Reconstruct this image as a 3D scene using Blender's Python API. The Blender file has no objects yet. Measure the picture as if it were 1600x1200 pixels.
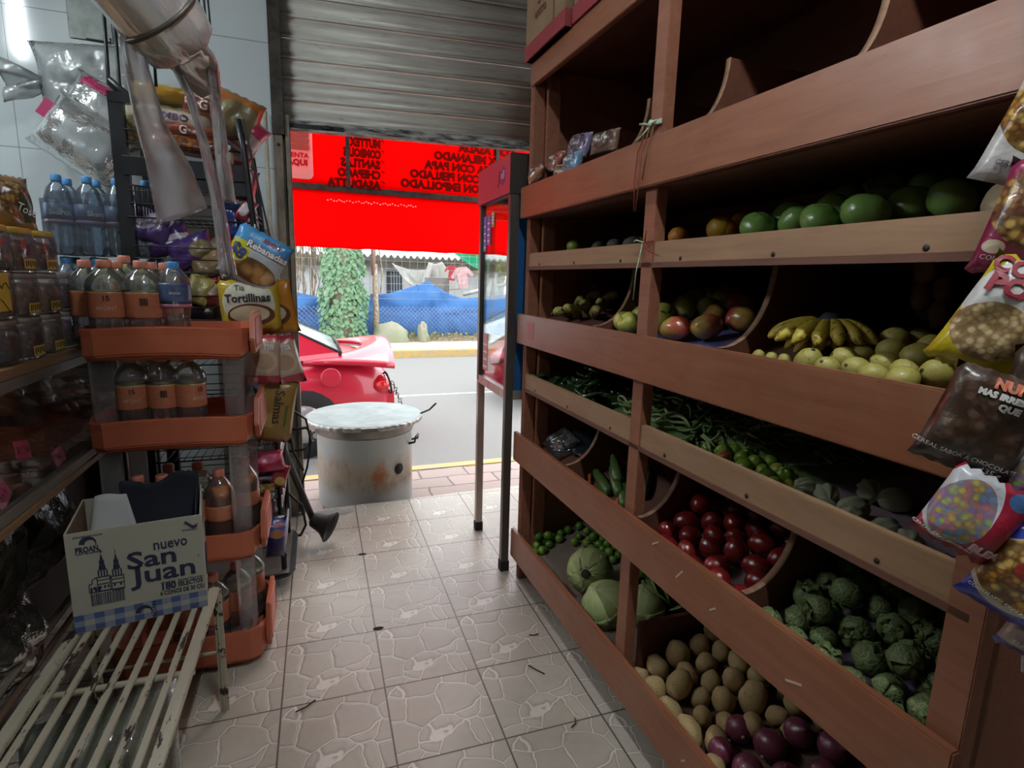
import bpy, bmesh, math, random
from math import sin, cos, pi, radians
from mathutils import Vector, Matrix, Euler, noise
random.seed(11)
SC = bpy.context.scene
COL = SC.collection
# ---------------------------------------------------------------- camera model (the real camera of the scene)
F_PX = 873.98; YAW, PITCH, ROLL = .333988568, .182904977, .0281544623
CAM = Vector((0, 0, 1.3902))
_cy, _sy, _cp, _sp, _cr, _sr = cos(YAW), sin(YAW), cos(PITCH), sin(PITCH), cos(ROLL), sin(ROLL)
FWD = Vector((_sy*_cp, _cy*_cp, -_sp)); _r = Vector((_cy, -_sy, 0)); _u = _r.cross(FWD)
RGT = _cr*_r + _sr*_u; UPV = -_sr*_r + _cr*_u
def ray(px, py): return FWD + (px-800)/F_PX*RGT - (py-600)/F_PX*UPV
def atX(px, py, X): d = ray(px, py); return CAM + d*(X/d.x)
def atY(px, py, Y): d = ray(px, py); return CAM + d*(Y/d.y)
def atZ(px, py, Z): d = ray(px, py); return CAM + d*((Z-CAM.z)/d.z)
def atD(px, py, D): return CAM + ray(px, py)*D
def project(P):
    d = P - CAM; z = max(d.dot(FWD), 1e-4)
    return 800 + F_PX*d.dot(RGT)/z, 600 - F_PX*d.dot(UPV)/z
# ---------------------------------------------------------------- materials
def lin(h):
    h = h.lstrip('#'); o = []
    for i in (0, 2, 4):
        c = int(h[i:i+2], 16)/255
        o.append(c/12.92 if c <= .04045 else ((c+.055)/1.055)**2.4)
    return (*o, 1)
def cc(c): return lin(c) if isinstance(c, str) else (*c[:3], 1)
class NT:
    def __init__(s, name):
        s.m = bpy.data.materials.new(name); s.m.use_nodes = True; s.t = s.m.node_tree; s.t.nodes.clear()
        s.out = s.n('ShaderNodeOutputMaterial'); s._co = None
    def n(s, typ, **kw):
        x = s.t.nodes.new(typ)
        for k, v in kw.items(): setattr(x, k, v)
        return x
    def l(s, a, b): s.t.links.new(a, b)
    def put(s, sock, v):
        if isinstance(v, bpy.types.NodeSocket): s.l(v, sock)
        else:
            try: sock.default_value = v
            except Exception: sock.default_value = cc(v)
    def co(s, kind='Object'):
        if s._co is None: s._co = s.n('ShaderNodeTexCoord')
        return s._co.outputs[kind]
    def math(s, op, a, b=0., c=None, clamp=False):
        x = s.n('ShaderNodeMath', operation=op, use_clamp=clamp); s.put(x.inputs[0], a); s.put(x.inputs[1], b)
        if c is not None: s.put(x.inputs[2], c)
        return x.outputs[0]
    def mix(s, f, a, b, typ='MIX'):
        x = s.n('ShaderNodeMix', data_type='RGBA', blend_type=typ); s.put(x.inputs[0], f)
        for i, v in ((6, a), (7, b)):
            if isinstance(v, bpy.types.NodeSocket): s.l(v, x.inputs[i])
            else: x.inputs[i].default_value = cc(v)
        return x.outputs[2]
    def noise(s, sc=5., det=3., rough=.55, vec=None, dist=0.):
        x = s.n('ShaderNodeTexNoise'); s.l(vec if vec is not None else s.co(), x.inputs['Vector'])
        x.inputs['Scale'].default_value = sc; x.inputs['Detail'].default_value = det; x.inputs['Roughness'].default_value = rough; x.inputs['Distortion'].default_value = dist
        return x.outputs['Fac']
    def vor(s, sc=5., feat='F1', vec=None, rnd=1., out=None):
        x = s.n('ShaderNodeTexVoronoi', feature=feat); s.l(vec if vec is not None else s.co(), x.inputs['Vector'])
        x.inputs['Scale'].default_value = sc; x.inputs['Randomness'].default_value = rnd
        return x.outputs[out or 'Distance']
    def ramp(s, f, stops):
        x = s.n('ShaderNodeValToRGB'); s.put(x.inputs[0], f); r = x.color_ramp
        while len(r.elements) < len(stops): r.elements.new(.5)
        for e, (p, c) in zip(r.elements, stops): e.position = p; e.color = cc(c)
        return x.outputs[0]
    def sep(s, v):
        x = s.n('ShaderNodeSeparateXYZ'); s.l(v, x.inputs[0]); return x.outputs
    def mapv(s, scale=(1, 1, 1), loc=(0, 0, 0), rot=(0, 0, 0), vec=None):
        x = s.n('ShaderNodeMapping'); s.l(vec if vec is not None else s.co(), x.inputs[0])
        x.inputs['Location'].default_value = loc; x.inputs['Rotation'].default_value = rot; x.inputs['Scale'].default_value = scale
        return x.outputs[0]
    def bump(s, h, st=.3, dist=.01):
        x = s.n('ShaderNodeBump'); s.put(x.inputs['Height'], h); x.inputs['Strength'].default_value = st; x.inputs['Distance'].default_value = dist
        return x.outputs[0]
    def pbr(s, c, rough=.5, metal=0., nrm=None, spec=.5, coat=0., sss=0., trans=None):
        b = s.n('ShaderNodeBsdfPrincipled'); s.put(b.inputs['Base Color'], c if isinstance(c, bpy.types.NodeSocket) else cc(c)); s.put(b.inputs['Roughness'], rough)
        s.put(b.inputs['Metallic'], metal); b.inputs['Specular IOR Level'].default_value = spec; b.inputs['Coat Weight'].default_value = coat
        if nrm is not None: s.l(nrm, b.inputs['Normal'])
        s.l(b.outputs[0], s.out.inputs[0]); s.b = b
        return s.m
MC = {}
def mat(name, c, rough=.5, metal=0., var=None, vs=6., bump=0., bs=40., spec=.5, coat=0., sc=(1, 1, 1), amt=1.):
    if name in MC: return MC[name]
    t = NT(name); v = t.mapv(sc) if sc != (1, 1, 1) else t.co()
    col = cc(c)
    if var is not None:
        f = t.ramp(t.noise(vs, 4, .6, v), [(.35, (0, 0, 0)), (.65, (amt,)*3)])
        col = t.mix(f, c, var)
    nrm = t.bump(t.noise(bs, 3, .6, v), bump, .004) if bump else None
    MC[name] = t.pbr(col, rough, metal, nrm, spec, coat)
    return MC[name]
def clear(name, tint=(.95, .97, .97), gloss=.75, rough=.06, haze=0., hazec=(.8, .8, .8), bump=0., bs=30.):
    if name in MC: return MC[name]
    t = NT(name); tr = t.n('ShaderNodeBsdfTransparent'); tr.inputs[0].default_value = cc(tint)
    gl = t.n('ShaderNodeBsdfGlossy'); gl.inputs['Roughness'].default_value = rough; gl.inputs[0].default_value = (1, 1, 1, 1)
    lw = t.n('ShaderNodeLayerWeight'); lw.inputs[0].default_value = .35
    if bump:
        nb = t.bump(t.noise(bs, 3, .6), bump, .01); t.l(nb, gl.inputs['Normal']); t.l(nb, lw.inputs['Normal'])
    f = t.math('MULTIPLY_ADD', lw.outputs['Fresnel'], gloss, .03, clamp=True)
    base = tr.outputs[0]
    if haze:
        df = t.n('ShaderNodeBsdfDiffuse'); df.inputs[0].default_value = cc(hazec); tl = t.n('ShaderNodeBsdfTranslucent'); tl.inputs[0].default_value = cc(hazec)
        a = t.n('ShaderNodeMixShader'); a.inputs[0].default_value = .5; t.l(df.outputs[0], a.inputs[1]); t.l(tl.outputs[0], a.inputs[2])
        h = t.n('ShaderNodeMixShader'); h.inputs[0].default_value = haze; t.l(base, h.inputs[1]); t.l(a.outputs[0], h.inputs[2]); base = h.outputs[0]
    m = t.n('ShaderNodeMixShader'); t.l(f, m.inputs[0]); t.l(base, m.inputs[1]); t.l(gl.outputs[0], m.inputs[2]); t.l(m.outputs[0], t.out.inputs[0])
    MC[name] = t.m; return t.m
def cloth(name, c, thin=.5, var=None, vs=5., rough=.9, tc=None):
    if name in MC: return MC[name]
    t = NT(name); col = cc(c)
    if var is not None: col = t.mix(t.noise(vs, 4), c, var)
    df = t.n('ShaderNodeBsdfDiffuse'); tl = t.n('ShaderNodeBsdfTranslucent')
    t.put(df.inputs[0], col); t.put(tl.inputs[0], cc(tc) if tc is not None else col)
    m = t.n('ShaderNodeMixShader'); m.inputs[0].default_value = thin
    t.l(df.outputs[0], m.inputs[1]); t.l(tl.outputs[0], m.inputs[2]); t.l(m.outputs[0], t.out.inputs[0])
    MC[name] = t.m; return t.m
# printed packaging: layers live in the package's own plane (x across, z up, both -.5 to .5)
def printed(name, w, h, base, layers, rough=.28, bump=.35, metal=0., axis='XZ'):
    if name in MC: return MC[name]
    t = NT(name); s = t.sep(t.co()); ax = {'X': 0, 'Y': 1, 'Z': 2}
    x = t.math('DIVIDE', s[ax[axis[0]]], w); z = t.math('DIVIDE', s[ax[axis[1]]], h)
    wob = t.math('MULTIPLY', t.math('SUBTRACT', t.noise(26, 2), .5), .06)
    col = cc(base)
    first = True
    for L in layers:
        k = L[0]
        if k == 'band':
            m = t.math('MULTIPLY', t.math('GREATER_THAN', t.math('ADD', z, wob), L[1]), t.math('LESS_THAN', t.math('ADD', z, wob), L[2])); c = L[3]
        elif k == 'rect':
            m = t.math('MULTIPLY', t.math('LESS_THAN', t.math('ABSOLUTE', t.math('SUBTRACT', x, L[1])), L[3]), t.math('LESS_THAN', t.math('ABSOLUTE', t.math('SUBTRACT', z, L[2])), L[4])); c = L[5]
        else:
            dx = t.math('DIVIDE', t.math('ADD', t.math('SUBTRACT', x, L[1]), wob), L[3]); dz = t.math('DIVIDE', t.math('SUBTRACT', z, L[2]), L[4])
            m = t.math('LESS_THAN', t.math('ADD', t.math('MULTIPLY', dx, dx), t.math('MULTIPLY', dz, dz)), 1.); c = L[5]
            if k == 'flakes':
                sc_, cols = L[6], L[5]
                sc_ *= 1.55; v = t.vor(sc_, out='Color'); d = t.vor(sc_)
                hue = t.sep(v)[0]
                c = t.ramp(hue, [(i/(len(cols)), q) for i, q in enumerate(cols)])
                c.node.color_ramp.interpolation = 'CONSTANT'
                c = t.mix(t.ramp(d, [(.30, (0, 0, 0)), (.62, (.75, .75, .75))]), c, L[7] if len(L) > 7 else '#3a2415')
        col = t.mix(m, col, c)
    n = t.bump(t.noise(38, 3, .6), bump, .008)
    MC[name] = t.pbr(col, rough, metal, n, .6, .2); return MC[name]
# ---------------------------------------------------------------- mesh builder
class MB:
    def __init__(s): s.v = []; s.f = []; s.mi = []; s.sm = []
    def add(s, vs, fs, mi=0, smooth=False, M=None):
        o = len(s.v)
        for v in vs: s.v.append(tuple(M @ Vector(v)) if M is not None else tuple(v))
        for f in fs: s.f.append(tuple(o+i for i in f)); s.mi.append(mi); s.sm.append(smooth)
        return s
    def box(s, lo, hi, mi=0, M=None):
        x0, y0, z0 = lo; x1, y1, z1 = hi
        vs = [(x0, y0, z0), (x1, y0, z0), (x1, y1, z0), (x0, y1, z0), (x0, y0, z1), (x1, y0, z1), (x1, y1, z1), (x0, y1, z1)]
        return s.add(vs, [(0, 3, 2, 1), (4, 5, 6, 7), (0, 1, 5, 4), (1, 2, 6, 5), (2, 3, 7, 6), (3, 0, 4, 7)], mi, False, M)
    def prism(s, poly, a, b, ax='z', mi=0, M=None, smooth=False):
        n = len(poly); P = {'z': lambda p, h: (p[0], p[1], h), 'x': lambda p, h: (h, p[0], p[1]), 'y': lambda p, h: (p[0], h, p[1])}[ax]
        vs = [P(p, a) for p in poly] + [P(p, b) for p in poly]
        fs = [(i, (i+1) % n, n+(i+1) % n, n+i) for i in range(n)]
        s.add(vs, fs, mi, smooth, M); o = len(s.v)-2*n
        s.f += [tuple(o+i for i in reversed(range(n))), tuple(o+n+i for i in range(n))]; s.mi += [mi]*2; s.sm += [False]*2
        return s
    def tube(s, path, r, n=8, mi=0, M=None, closed=False):
        path = [Vector(p) for p in path]; m = len(path); rs = r if isinstance(r, (list, tuple)) else [r]*m
        vs = []; fs = []; prev = None
        for i, p in enumerate(path):
            if closed: t = path[(i+1) % m]-path[i-1]
            else: t = path[min(i+1, m-1)]-path[max(i-1, 0)]
            t.normalize()
            if prev is None:
                a = Vector((0, 0, 1)) if abs(t.z) < .9 else Vector((1, 0, 0)); u = t.cross(a).normalized()
            else: u = (prev-t*prev.dot(t)); u = u.normalized() if u.length > 1e-6 else t.orthogonal().normalized()
            prev = u; w = t.cross(u)
            for k in range(n): vs.append(p+(u*cos(2*pi*k/n)+w*sin(2*pi*k/n))*rs[i])
        for i in range(m if closed else m-1):
            for k in range(n):
                j = (i+1) % m; fs.append((i*n+k, i*n+(k+1) % n, j*n+(k+1) % n, j*n+k))
        if not closed: fs += [tuple(reversed(range(n))), tuple((m-1)*n+k for k in range(n))]
        return s.add(vs, fs, mi, True, M)
    def lathe(s, prof, n=20, mi=0, M=None, fn=None):
        m = len(prof); vs = []; fs = []
        for (r, z) in prof:
            for k in range(n):
                a = 2*pi*k/n; q = r*(fn(a, z) if fn else 1); vs.append((q*cos(a), q*sin(a), z))
        for i in range(m-1):
            for k in range(n): fs.append((i*n+k, i*n+(k+1) % n, (i+1)*n+(k+1) % n, (i+1)*n+k))
        if prof[0][0] > 1e-4: fs.append(tuple(reversed(range(n))))
        if prof[-1][0] > 1e-4: fs.append(tuple((m-1)*n+k for k in range(n)))
        return s.add(vs, fs, mi, True, M)
    def blob(s, rx, ry, rz, seg=12, amp=0., fr=2., seed=0., mi=0, M=None, fn=None):
        vs = []; fs = []; rings = max(6, seg*2//3)
        for i in range(rings+1):
            th = pi*i/rings
            for k in range(seg):
                a = 2*pi*k/seg; d = Vector((sin(th)*cos(a), sin(th)*sin(a), cos(th)))
                q = 1+amp*noise.noise(d*fr+Vector((seed*7.3, seed*3.1, seed)))
                if fn: q *= fn(d, a, th)
                vs.append((d.x*rx*q, d.y*ry*q, d.z*rz*q))
        for i in range(rings):
            for k in range(seg): fs.append((i*seg+k, (i+1)*seg+k, (i+1)*seg+(k+1) % seg, i*seg+(k+1) % seg))
        return s.add(vs, fs, mi, True, M)
    def sheet(s, fn, nu, nv, mi=0, th=0., smooth=True):
        vs = [Vector(fn(i/nu, j/nv)) for j in range(nv+1) for i in range(nu+1)]
        W = nu+1; fs = [(j*W+i, j*W+i+1, (j+1)*W+i+1, (j+1)*W+i) for j in range(nv) for i in range(nu)]
        if th:
            nr = [Vector((0, 0, 0)) for _ in vs]
            for f in fs:
                q = (vs[f[1]]-vs[f[0]]).cross(vs[f[3]]-vs[f[0]])
                for i in f: nr[i] += q
            k = len(vs); back = [v-(q.normalized() if q.length else q)*th for v, q in zip(vs, nr)]
            bd = [i for i in range(W)] + [j*W+nu for j in range(1, nv+1)] + [nv*W+i for i in reversed(range(nu))] + [j*W for j in reversed(range(1, nv))]
            fs = fs + [tuple(k+i for i in reversed(f)) for f in fs] + [(a, k+a, k+b, b) for a, b in zip(bd, bd[1:]+bd[:1])]
            vs = vs + back
        return s.add(vs, fs, mi, smooth)
    def build(s, name, mats, parent=None, M=None, bevel=0., weld=False, sub=0):
        me = bpy.data.meshes.new(name); me.from_pydata(s.v, [], s.f)
        mats = mats if isinstance(mats, (list, tuple)) else [mats]
        for m in mats: me.materials.append(m)
        for p, a, b in zip(me.polygons, s.mi, s.sm): p.material_index = a; p.use_smooth = b
        bm = bmesh.new(); bm.from_mesh(me)
        bmesh.ops.remove_doubles(bm, verts=bm.verts, dist=1e-5)
        if bevel:
            es = [e for e in bm.edges if len(e.link_faces) == 2 and e.calc_face_angle(0) > .6]
            bmesh.ops.bevel(bm, geom=es, offset=bevel, segments=2, affect='EDGES', clamp_overlap=True)
        bmesh.ops.recalc_face_normals(bm, faces=bm.faces)
        bm.to_mesh(me); bm.free()
        o = bpy.data.objects.new(name, me); COL.objects.link(o)
        if parent is not None: o.parent = parent
        if M is not None: o.matrix_local = M
        if sub: d = o.modifiers.new('s', 'SUBSURF'); d.levels = d.render_levels = sub
        return o
def T(*p): return Matrix.Translation(Vector(p[0] if len(p) == 1 else p))
def RX(a): return Matrix.Rotation(a, 4, 'X')
def RY(a): return Matrix.Rotation(a, 4, 'Y')
def RZ(a): return Matrix.Rotation(a, 4, 'Z')
def S(x, y=None, z=None): return Matrix.Diagonal((x, y if y is not None else x, z if z is not None else x, 1))
def basis(x, y, z, o): return Matrix(((x[0], y[0], z[0], o[0]), (x[1], y[1], z[1], o[1]), (x[2], y[2], z[2], o[2]), (0, 0, 0, 1)))
def tag(o, label, cat, group=None):
    o['label'] = label; o['category'] = cat
    if group: o['group'] = group
    return o
def struct(o): o['kind'] = 'structure'; return o
def root(name, label, cat, M=None, group=None):
    o = bpy.data.objects.new(name, None); COL.objects.link(o); o.empty_display_size = .05
    if M is not None: o.matrix_world = M
    return tag(o, label, cat, group)
def kids(o): return [c for c in ALLK.get(o.name, [])]
ALLK = {}
def dup(o, M, label=None, group=None, mats=None):
    "a copy of a thing with copies of its parts and sub-parts"
    c = o.copy(); COL.objects.link(c); c.matrix_world = M
    for ch in list(o.children):
        k = ch.copy(); COL.objects.link(k); k.parent = c; k.matrix_parent_inverse = ch.matrix_parent_inverse.copy()
        for g in list(ch.children):
            q = g.copy(); COL.objects.link(q); q.parent = k
    if label: c['label'] = label
    if group: c['group'] = group
    return c
def words(s, size, m, parent=None, M=None, ext=.0004, al='CENTER', off=0., shear=0., sx=1., name='lettering', surf=None, thick=.0014, wid=None):
    "lettering as a thin mesh in its own XY plane"
    cu = bpy.data.curves.new('t', 'FONT'); cu.body = s; cu.size = size; cu.align_x = al; cu.align_y = 'CENTER'
    cu.extrude = ext; cu.offset = off; cu.shear = shear; cu.resolution_u = 2; cu.space_line = .85
    o = bpy.data.objects.new('t', cu); COL.objects.link(o)
    dg = bpy.context.evaluated_depsgraph_get(); me = bpy.data.meshes.new_from_object(o.evaluated_get(dg))
    bpy.data.objects.remove(o); bpy.data.curves.remove(cu)
    if wid: xs = [v.co.x for v in me.vertices]; sx = wid/max(1e-6, max(xs)-min(xs))
    if sx != 1.:
        for v in me.vertices: v.co.x *= sx
    if surf:
        # lay the lettering on a curved front: M places it in the (x,z) plane, surf gives the front's y
        for v in me.vertices:
            e = v.co.z; p = M @ Vector((v.co.x, v.co.y, 0)); v.co = Vector((p.x, surf(p.x, p.y)-thick-(e+ext), p.y))
        M = None
    me.materials.clear(); me.materials.append(m)
    q = bpy.data.objects.new(name, me); COL.objects.link(q)
    if parent is not None: q.parent = parent
    if M is not None: q.matrix_local = M
    return q
UP_XZ = RX(pi/2)        # turns a drawing in XY into one standing in XZ that faces -Y
ORD = ['', 'first', 'second', 'third', 'fourth', 'fifth', 'sixth', 'seventh', 'eighth', 'ninth', 'tenth', 'eleventh', 'twelfth', 'thirteenth', 'fourteenth', 'fifteenth', 'sixteenth', 'seventeenth', 'eighteenth', 'nineteenth', 'twentieth']
def rank(objs, text, per=6, far='row up'):
    "labels that count along the rows of a heap as it is seen from the doorway side"
    pr = sorted(((project(o.matrix_world.translation), i) for i, o in enumerate(objs)), key=lambda t: -t[0][1])
    for r in range(0, len(pr), per):
        row = sorted(pr[r:r+per])
        for k, (_, i) in enumerate(row): objs[i]['label'] = f"{text}, {ORD[k+1]} from left, {ORD[r//per+1]} {far}"
# a sealed bag: pillow with crimped ends; returns builder and the front surface function
def bagsurf(w, h, t, seed=0., wr=.004, crimp=.03):
    def g(x, z):
        a = min(1., abs(2*x/w)); b = min(1., abs(2*z/h)/(1-crimp))
        return max(0., (1-a**3.5))**.75*max(0., (1-b**3))**.8
    def front(x, z):
        q = g(x, z); return -(t/2)*q - wr*2*q*noise.noise(Vector((x*22, z*18, seed*5))) - .0003
    return g, front
def bag(w, h, t, seed=0., wr=.004, nx=14, nz=18, zig=.003):
    g, front = bagsurf(w, h, t, seed, wr); b = MB()
    def pt(i, j, side):
        x = (i/nx-.5)*w; z = (j/nz-.5)*h
        e = (abs(2*z/h))**6; sq = 1-.07*(1-e)+.03*noise.noise(Vector((z*9, seed, 0)))
        y = front(x, z) if side else -front(x, z)
        if j in (0, nz): y = .002*sin(i*2.4+seed) ; z += .0025*sin(i*3.1+seed)
        if i in (0, nx) : y = 0
        return (x*sq, y, z)
    for side in (1, 0):
        vs = [pt(i, j, side) for j in range(nz+1) for i in range(nx+1)]; W = nx+1
        fs = [(j*W+i, j*W+i+1, (j+1)*W+i+1, (j+1)*W+i) for j in range(nz) for i in range(nx)]
        b.add(vs, fs, 0, True)
    return b, front
# ================================================================ SETTING
TS = .33; TX0 = -.479349*TS; TY0 = 8.27851*TS
def tile_material():
    t = NT('floor_tile'); v = t.co(); s = t.sep(v)
    fx = t.math('FRACT', t.math('DIVIDE', t.math('SUBTRACT', s[0], TX0), TS)); fy = t.math('FRACT', t.math('DIVIDE', t.math('SUBTRACT', s[1], TY0), TS))
    ex = t.math('MINIMUM', fx, t.math('SUBTRACT', 1., fx)); ey = t.math('MINIMUM', fy, t.math('SUBTRACT', 1., fy)); e = t.math('MINIMUM', ex, ey)
    # the stone pattern repeats on every tile
    cb = t.n('ShaderNodeCombineXYZ'); t.l(fx, cb.inputs[0]); t.l(fy, cb.inputs[1])
    wv = t.n('ShaderNodeVectorMath', operation='ADD'); nz = t.n('ShaderNodeTexNoise'); t.l(cb.outputs[0], nz.inputs['Vector']); nz.inputs['Scale'].default_value = 3.5
    nm = t.n('ShaderNodeVectorMath', operation='SCALE'); t.l(nz.outputs['Color'], nm.inputs[0]); nm.inputs['Scale'].default_value = .16
    t.l(cb.outputs[0], wv.inputs[0]); t.l(nm.outputs[0], wv.inputs[1])
    d = t.vor(3.1, 'DISTANCE_TO_EDGE', wv.outputs[0], .85)
    vein = t.ramp(d, [(.014, (1, 1, 1)), (.026, (0, 0, 0))]); halo = t.ramp(d, [(.02, (1, 1, 1)), (.07, (0, 0, 0))])
    cell = t.sep(t.vor(3.1, 'F1', wv.outputs[0], .85, 'Color'))[0]
    idn = t.n('ShaderNodeCombineXYZ'); t.l(t.math('FLOOR', t.math('DIVIDE', t.math('SUBTRACT', s[0], TX0), TS)), idn.inputs[0]); t.l(t.math('FLOOR', t.math('DIVIDE', t.math('SUBTRACT', s[1], TY0), TS)), idn.inputs[1])
    wn = t.n('ShaderNodeTexWhiteNoise', noise_dimensions='3D'); t.l(idn.outputs[0], wn.inputs[0])
    base = t.mix(cell, '#b4ac9b', '#c4bcac'); base = t.mix(t.math('MULTIPLY', wn.outputs[0], .35), base, '#a9a094')
    base = t.mix(t.math('MULTIPLY', t.noise(30, 5, .7), .5), base, '#948a84')
    base = t.mix(t.math('MULTIPLY', halo, .5), base, '#7d7366'); base = t.mix(t.math('MULTIPLY', vein, .85), base, '#ded6ca')
    grout = t.math('LESS_THAN', e, .0085)
    base = t.mix(grout, base, '#4e463e')
    dirt = t.ramp(t.noise(2.3, 5, .65), [(.45, (0, 0, 0)), (.75, (.4, .4, .4))]); base = t.mix(dirt, base, '#7d7268')
    h = t.math('SUBTRACT', t.math('MULTIPLY', t.math('MINIMUM', d, .09), 6.), t.math('MULTIPLY', grout, .8))
    h = t.math('ADD', h, t.math('MULTIPLY', t.noise(60, 3), .12))
    r = t.math('MULTIPLY_ADD', t.noise(25, 3), .22, .24)
    return t.pbr(base, r, 0., t.bump(h, .35, .005), .55)
M_FLOOR = tile_material()
ED = [(-3.3, 3.3), (-.07, 3.363), (.142, 3.386), (.5, 3.40), (.847, 3.43), (1.25, 3.446), (1.7, 3.46)]
b = MB(); b.prism([(-3.3, -2.3), (1.7, -2.3)] + ED[::-1], -.11, 0, 'z')
struct(b.build('floor', M_FLOOR))
b = MB(); b.blob(.115, .05, .004, 14, .5, 2, 3, M=T(.035, 3.3, .0)); 
o = b.build('trim_1', mat('mortar', '#8f8d86', .95, bump=.6, bs=60)); struct(o)

def wall_material():
    t = NT('white_wall_tile'); s = t.sep(t.co())
    col = t.mix(t.noise(2., 4), '#c3ced1', '#d6dee0')
    def line(v, p, w=.0016): return t.math('LESS_THAN', t.math('ABSOLUTE', t.math('SUBTRACT', v, p)), w)
    m = None
    for a in ( ):
        pass
    fz = t.math('ABSOLUTE', t.math('SUBTRACT', t.math('FRACT', t.math('DIVIDE', t.math('SUBTRACT', s[2], .13), .6)), .5))
    fx = t.math('ABSOLUTE', t.math('SUBTRACT', t.math('FRACT', t.math('DIVIDE', t.math('SUBTRACT', s[0], -.88), .4)), .5))
    g = t.math('MAXIMUM', t.math('GREATER_THAN', fz, .4972), t.math('GREATER_THAN', fx, .4965))
    col = t.mix(g, col, '#7f898b')
    sm = t.ramp(t.noise(6, 5, .7), [(.55, (0, 0, 0)), (.8, (.35, .35, .35))]); col = t.mix(sm, col, '#a9b2b2')
    return t.pbr(col, .10, 0., t.bump(t.math('SUBTRACT', t.math('MULTIPLY', t.noise(3, 2), .5), g), .12, .004), .5)
WM = wall_material()
M_PLAIN = mat('plaster', '#77726a', .85, var='#665f57', vs=3)
b = MB(); b.box((-3.3, 3.32, 0), (-.192, 3.45, 3.0)); struct(b.build('wall_front', WM))
b = MB(); b.box((-3.4, -2.4, 0), (-3.3, 3.45, 3.0)); struct(b.build('wall_left', M_PLAIN))
b = MB(); b.box((1.56, -2.4, -.1), (1.66, 3.45, 3.0)); struct(b.build('wall_right', M_PLAIN))
b = MB(); b.box((-3.3, -2.4, 0), (1.6, -2.3, 3.0)); struct(b.build('wall_back', M_PLAIN))
b = MB(); b.box((-3.4, -2.4, 3.0), (1.66, 3.45, 3.08)); struct(b.build('ceiling', mat('ceiling_paint', '#a5a5a0', .9)))
# lintel and facade above the shutter
b = MB(); b.box((-.2, 3.40, 2.75), (1.56, 3.55, 3.6)); struct(b.build('wall_lintel', M_PLAIN))
# plain grey panel low on the front wall beside the jamb, a hair proud of the tiles
b = MB(); b.box((-.52, 3.305, 0), (-.235, 3.32, 1.62)); struct(b.build('trim_2', mat('grey_wall_panel', '#8f8a84', .6, var='#7c7772', vs=5)))
# ---- roller shutter with guide rail
M_SHUT = None
def shutter_material():
    t = NT('shutter_steel'); s = t.sep(t.co())
    streak = t.noise(3., 5, .7, t.mapv((.8, 1, 14))); c = t.mix(t.ramp(streak, [(.4, (0, 0, 0)), (.7, (1, 1, 1))]), '#d8d4ca', '#b8b2a8')
    d = t.ramp(t.noise(9, 5, .75, t.mapv((.5, 1, 5))), [(.6, (0, 0, 0)), (.68, (1, 1, 1))]); c = t.mix(t.math('MULTIPLY', d, .6), c, '#5e564c')
    return t.pbr(c, .5, .15, t.bump(t.noise(50, 3), .1, .003), .4)
M_SHUT = shutter_material()
M_DARKSTEEL = mat('blackened_steel', '#26221f', .55, .2, var='#4a433b', vs=18, bump=.3)
M_FLAKE = mat('flaking_paint', '#c9c9c2', .6, var='#2f2c29', vs=22, sc=(.5, 1, 3), bump=.3)
SH = T(-.14, 3.35, 0) @ RZ(-radians(4.664))
sh = root('roller_shutter', 'pale grey roller shutter of curved steel slats rolled up above the doorway', 'shutter', SH)
pitch = .0985; z0 = 2.185
prof = [(.0, 0), (-.007, .004), (-.007, .012), (.002, .018), (-.006, .034), (-.011, .052), (-.009, .07), (-.002, .084), (.006, .09), (.004, .0955)]
for k in range(8):
    b = MB(); z = z0+k*pitch
    b.sheet(lambda u, v: (1.56*u, prof[min(9, int(round(v*9)))][0], z+prof[min(9, int(round(v*9)))][1]*1.045-.002), 1, 9, 0, .0022)
    b.build('slat', M_SHUT, sh)
b = MB(); b.box((0.0, -.014, 2.136), (1.56, .012, 2.185)); b.box((0, -.03, 2.132), (1.56, .02, 2.140)); b.build('bottom_bar', M_FLAKE, sh)
b = MB(); b.box((.02, -.02, 2.142), (.30, -.0145, 2.166)); b.blob(.03, .006, .012, 8, .4, 3, 2, M=T(.22, -.02, 2.155)); b.build('rubber_scrap', mat('black_rubber', '#15151a', .6), sh)
jm = root('shutter_guide', 'tan worn steel guide channel on the left edge of the doorway', 'guide rail', T(-.19, 3.33, 0))
b = MB(); b.box((0, -.02, 0), (.04, .05, 2.2)); b.box((.055, -.02, 0), (.075, .05, 2.2)); b.box((.04, .035, 0), (.055, .05, 2.2))
M_TAN = mat('worn_tan_paint', '#9a8f7c', .6, var='#5d5447', vs=14, sc=(1, 1, .35), bump=.3)
b.build('channel', M_TAN, jm)
b = MB(); b.box((-.006, -.03, 2.1), (.052, .06, 2.98)); b.box((.0745, -.0195, .9), (.078, .0505, 2.2)); b.build('black_upper_rail', M_DARKSTEEL, jm)
for z in (.3, .9, 1.5, 2.05):
    b = MB(); b.lathe([(.008, 0), (.008, .004), (.004, .006)], 8, M=T(.02, -.02, z) @ RX(pi/2)); b.build('bolt', M_DARKSTEEL, jm)
b = MB(); b.tube([(-.225, 3.29, 0.02), (-.225, 3.29, 2.2)], .009, 8)
tag(b.build('conduit_pipe', mat('cream_pipe', '#c9c0ab', .6, var='#a59a84', vs=20)), 'thin cream conduit pipe running up beside the shutter guide', 'pipe')
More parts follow.
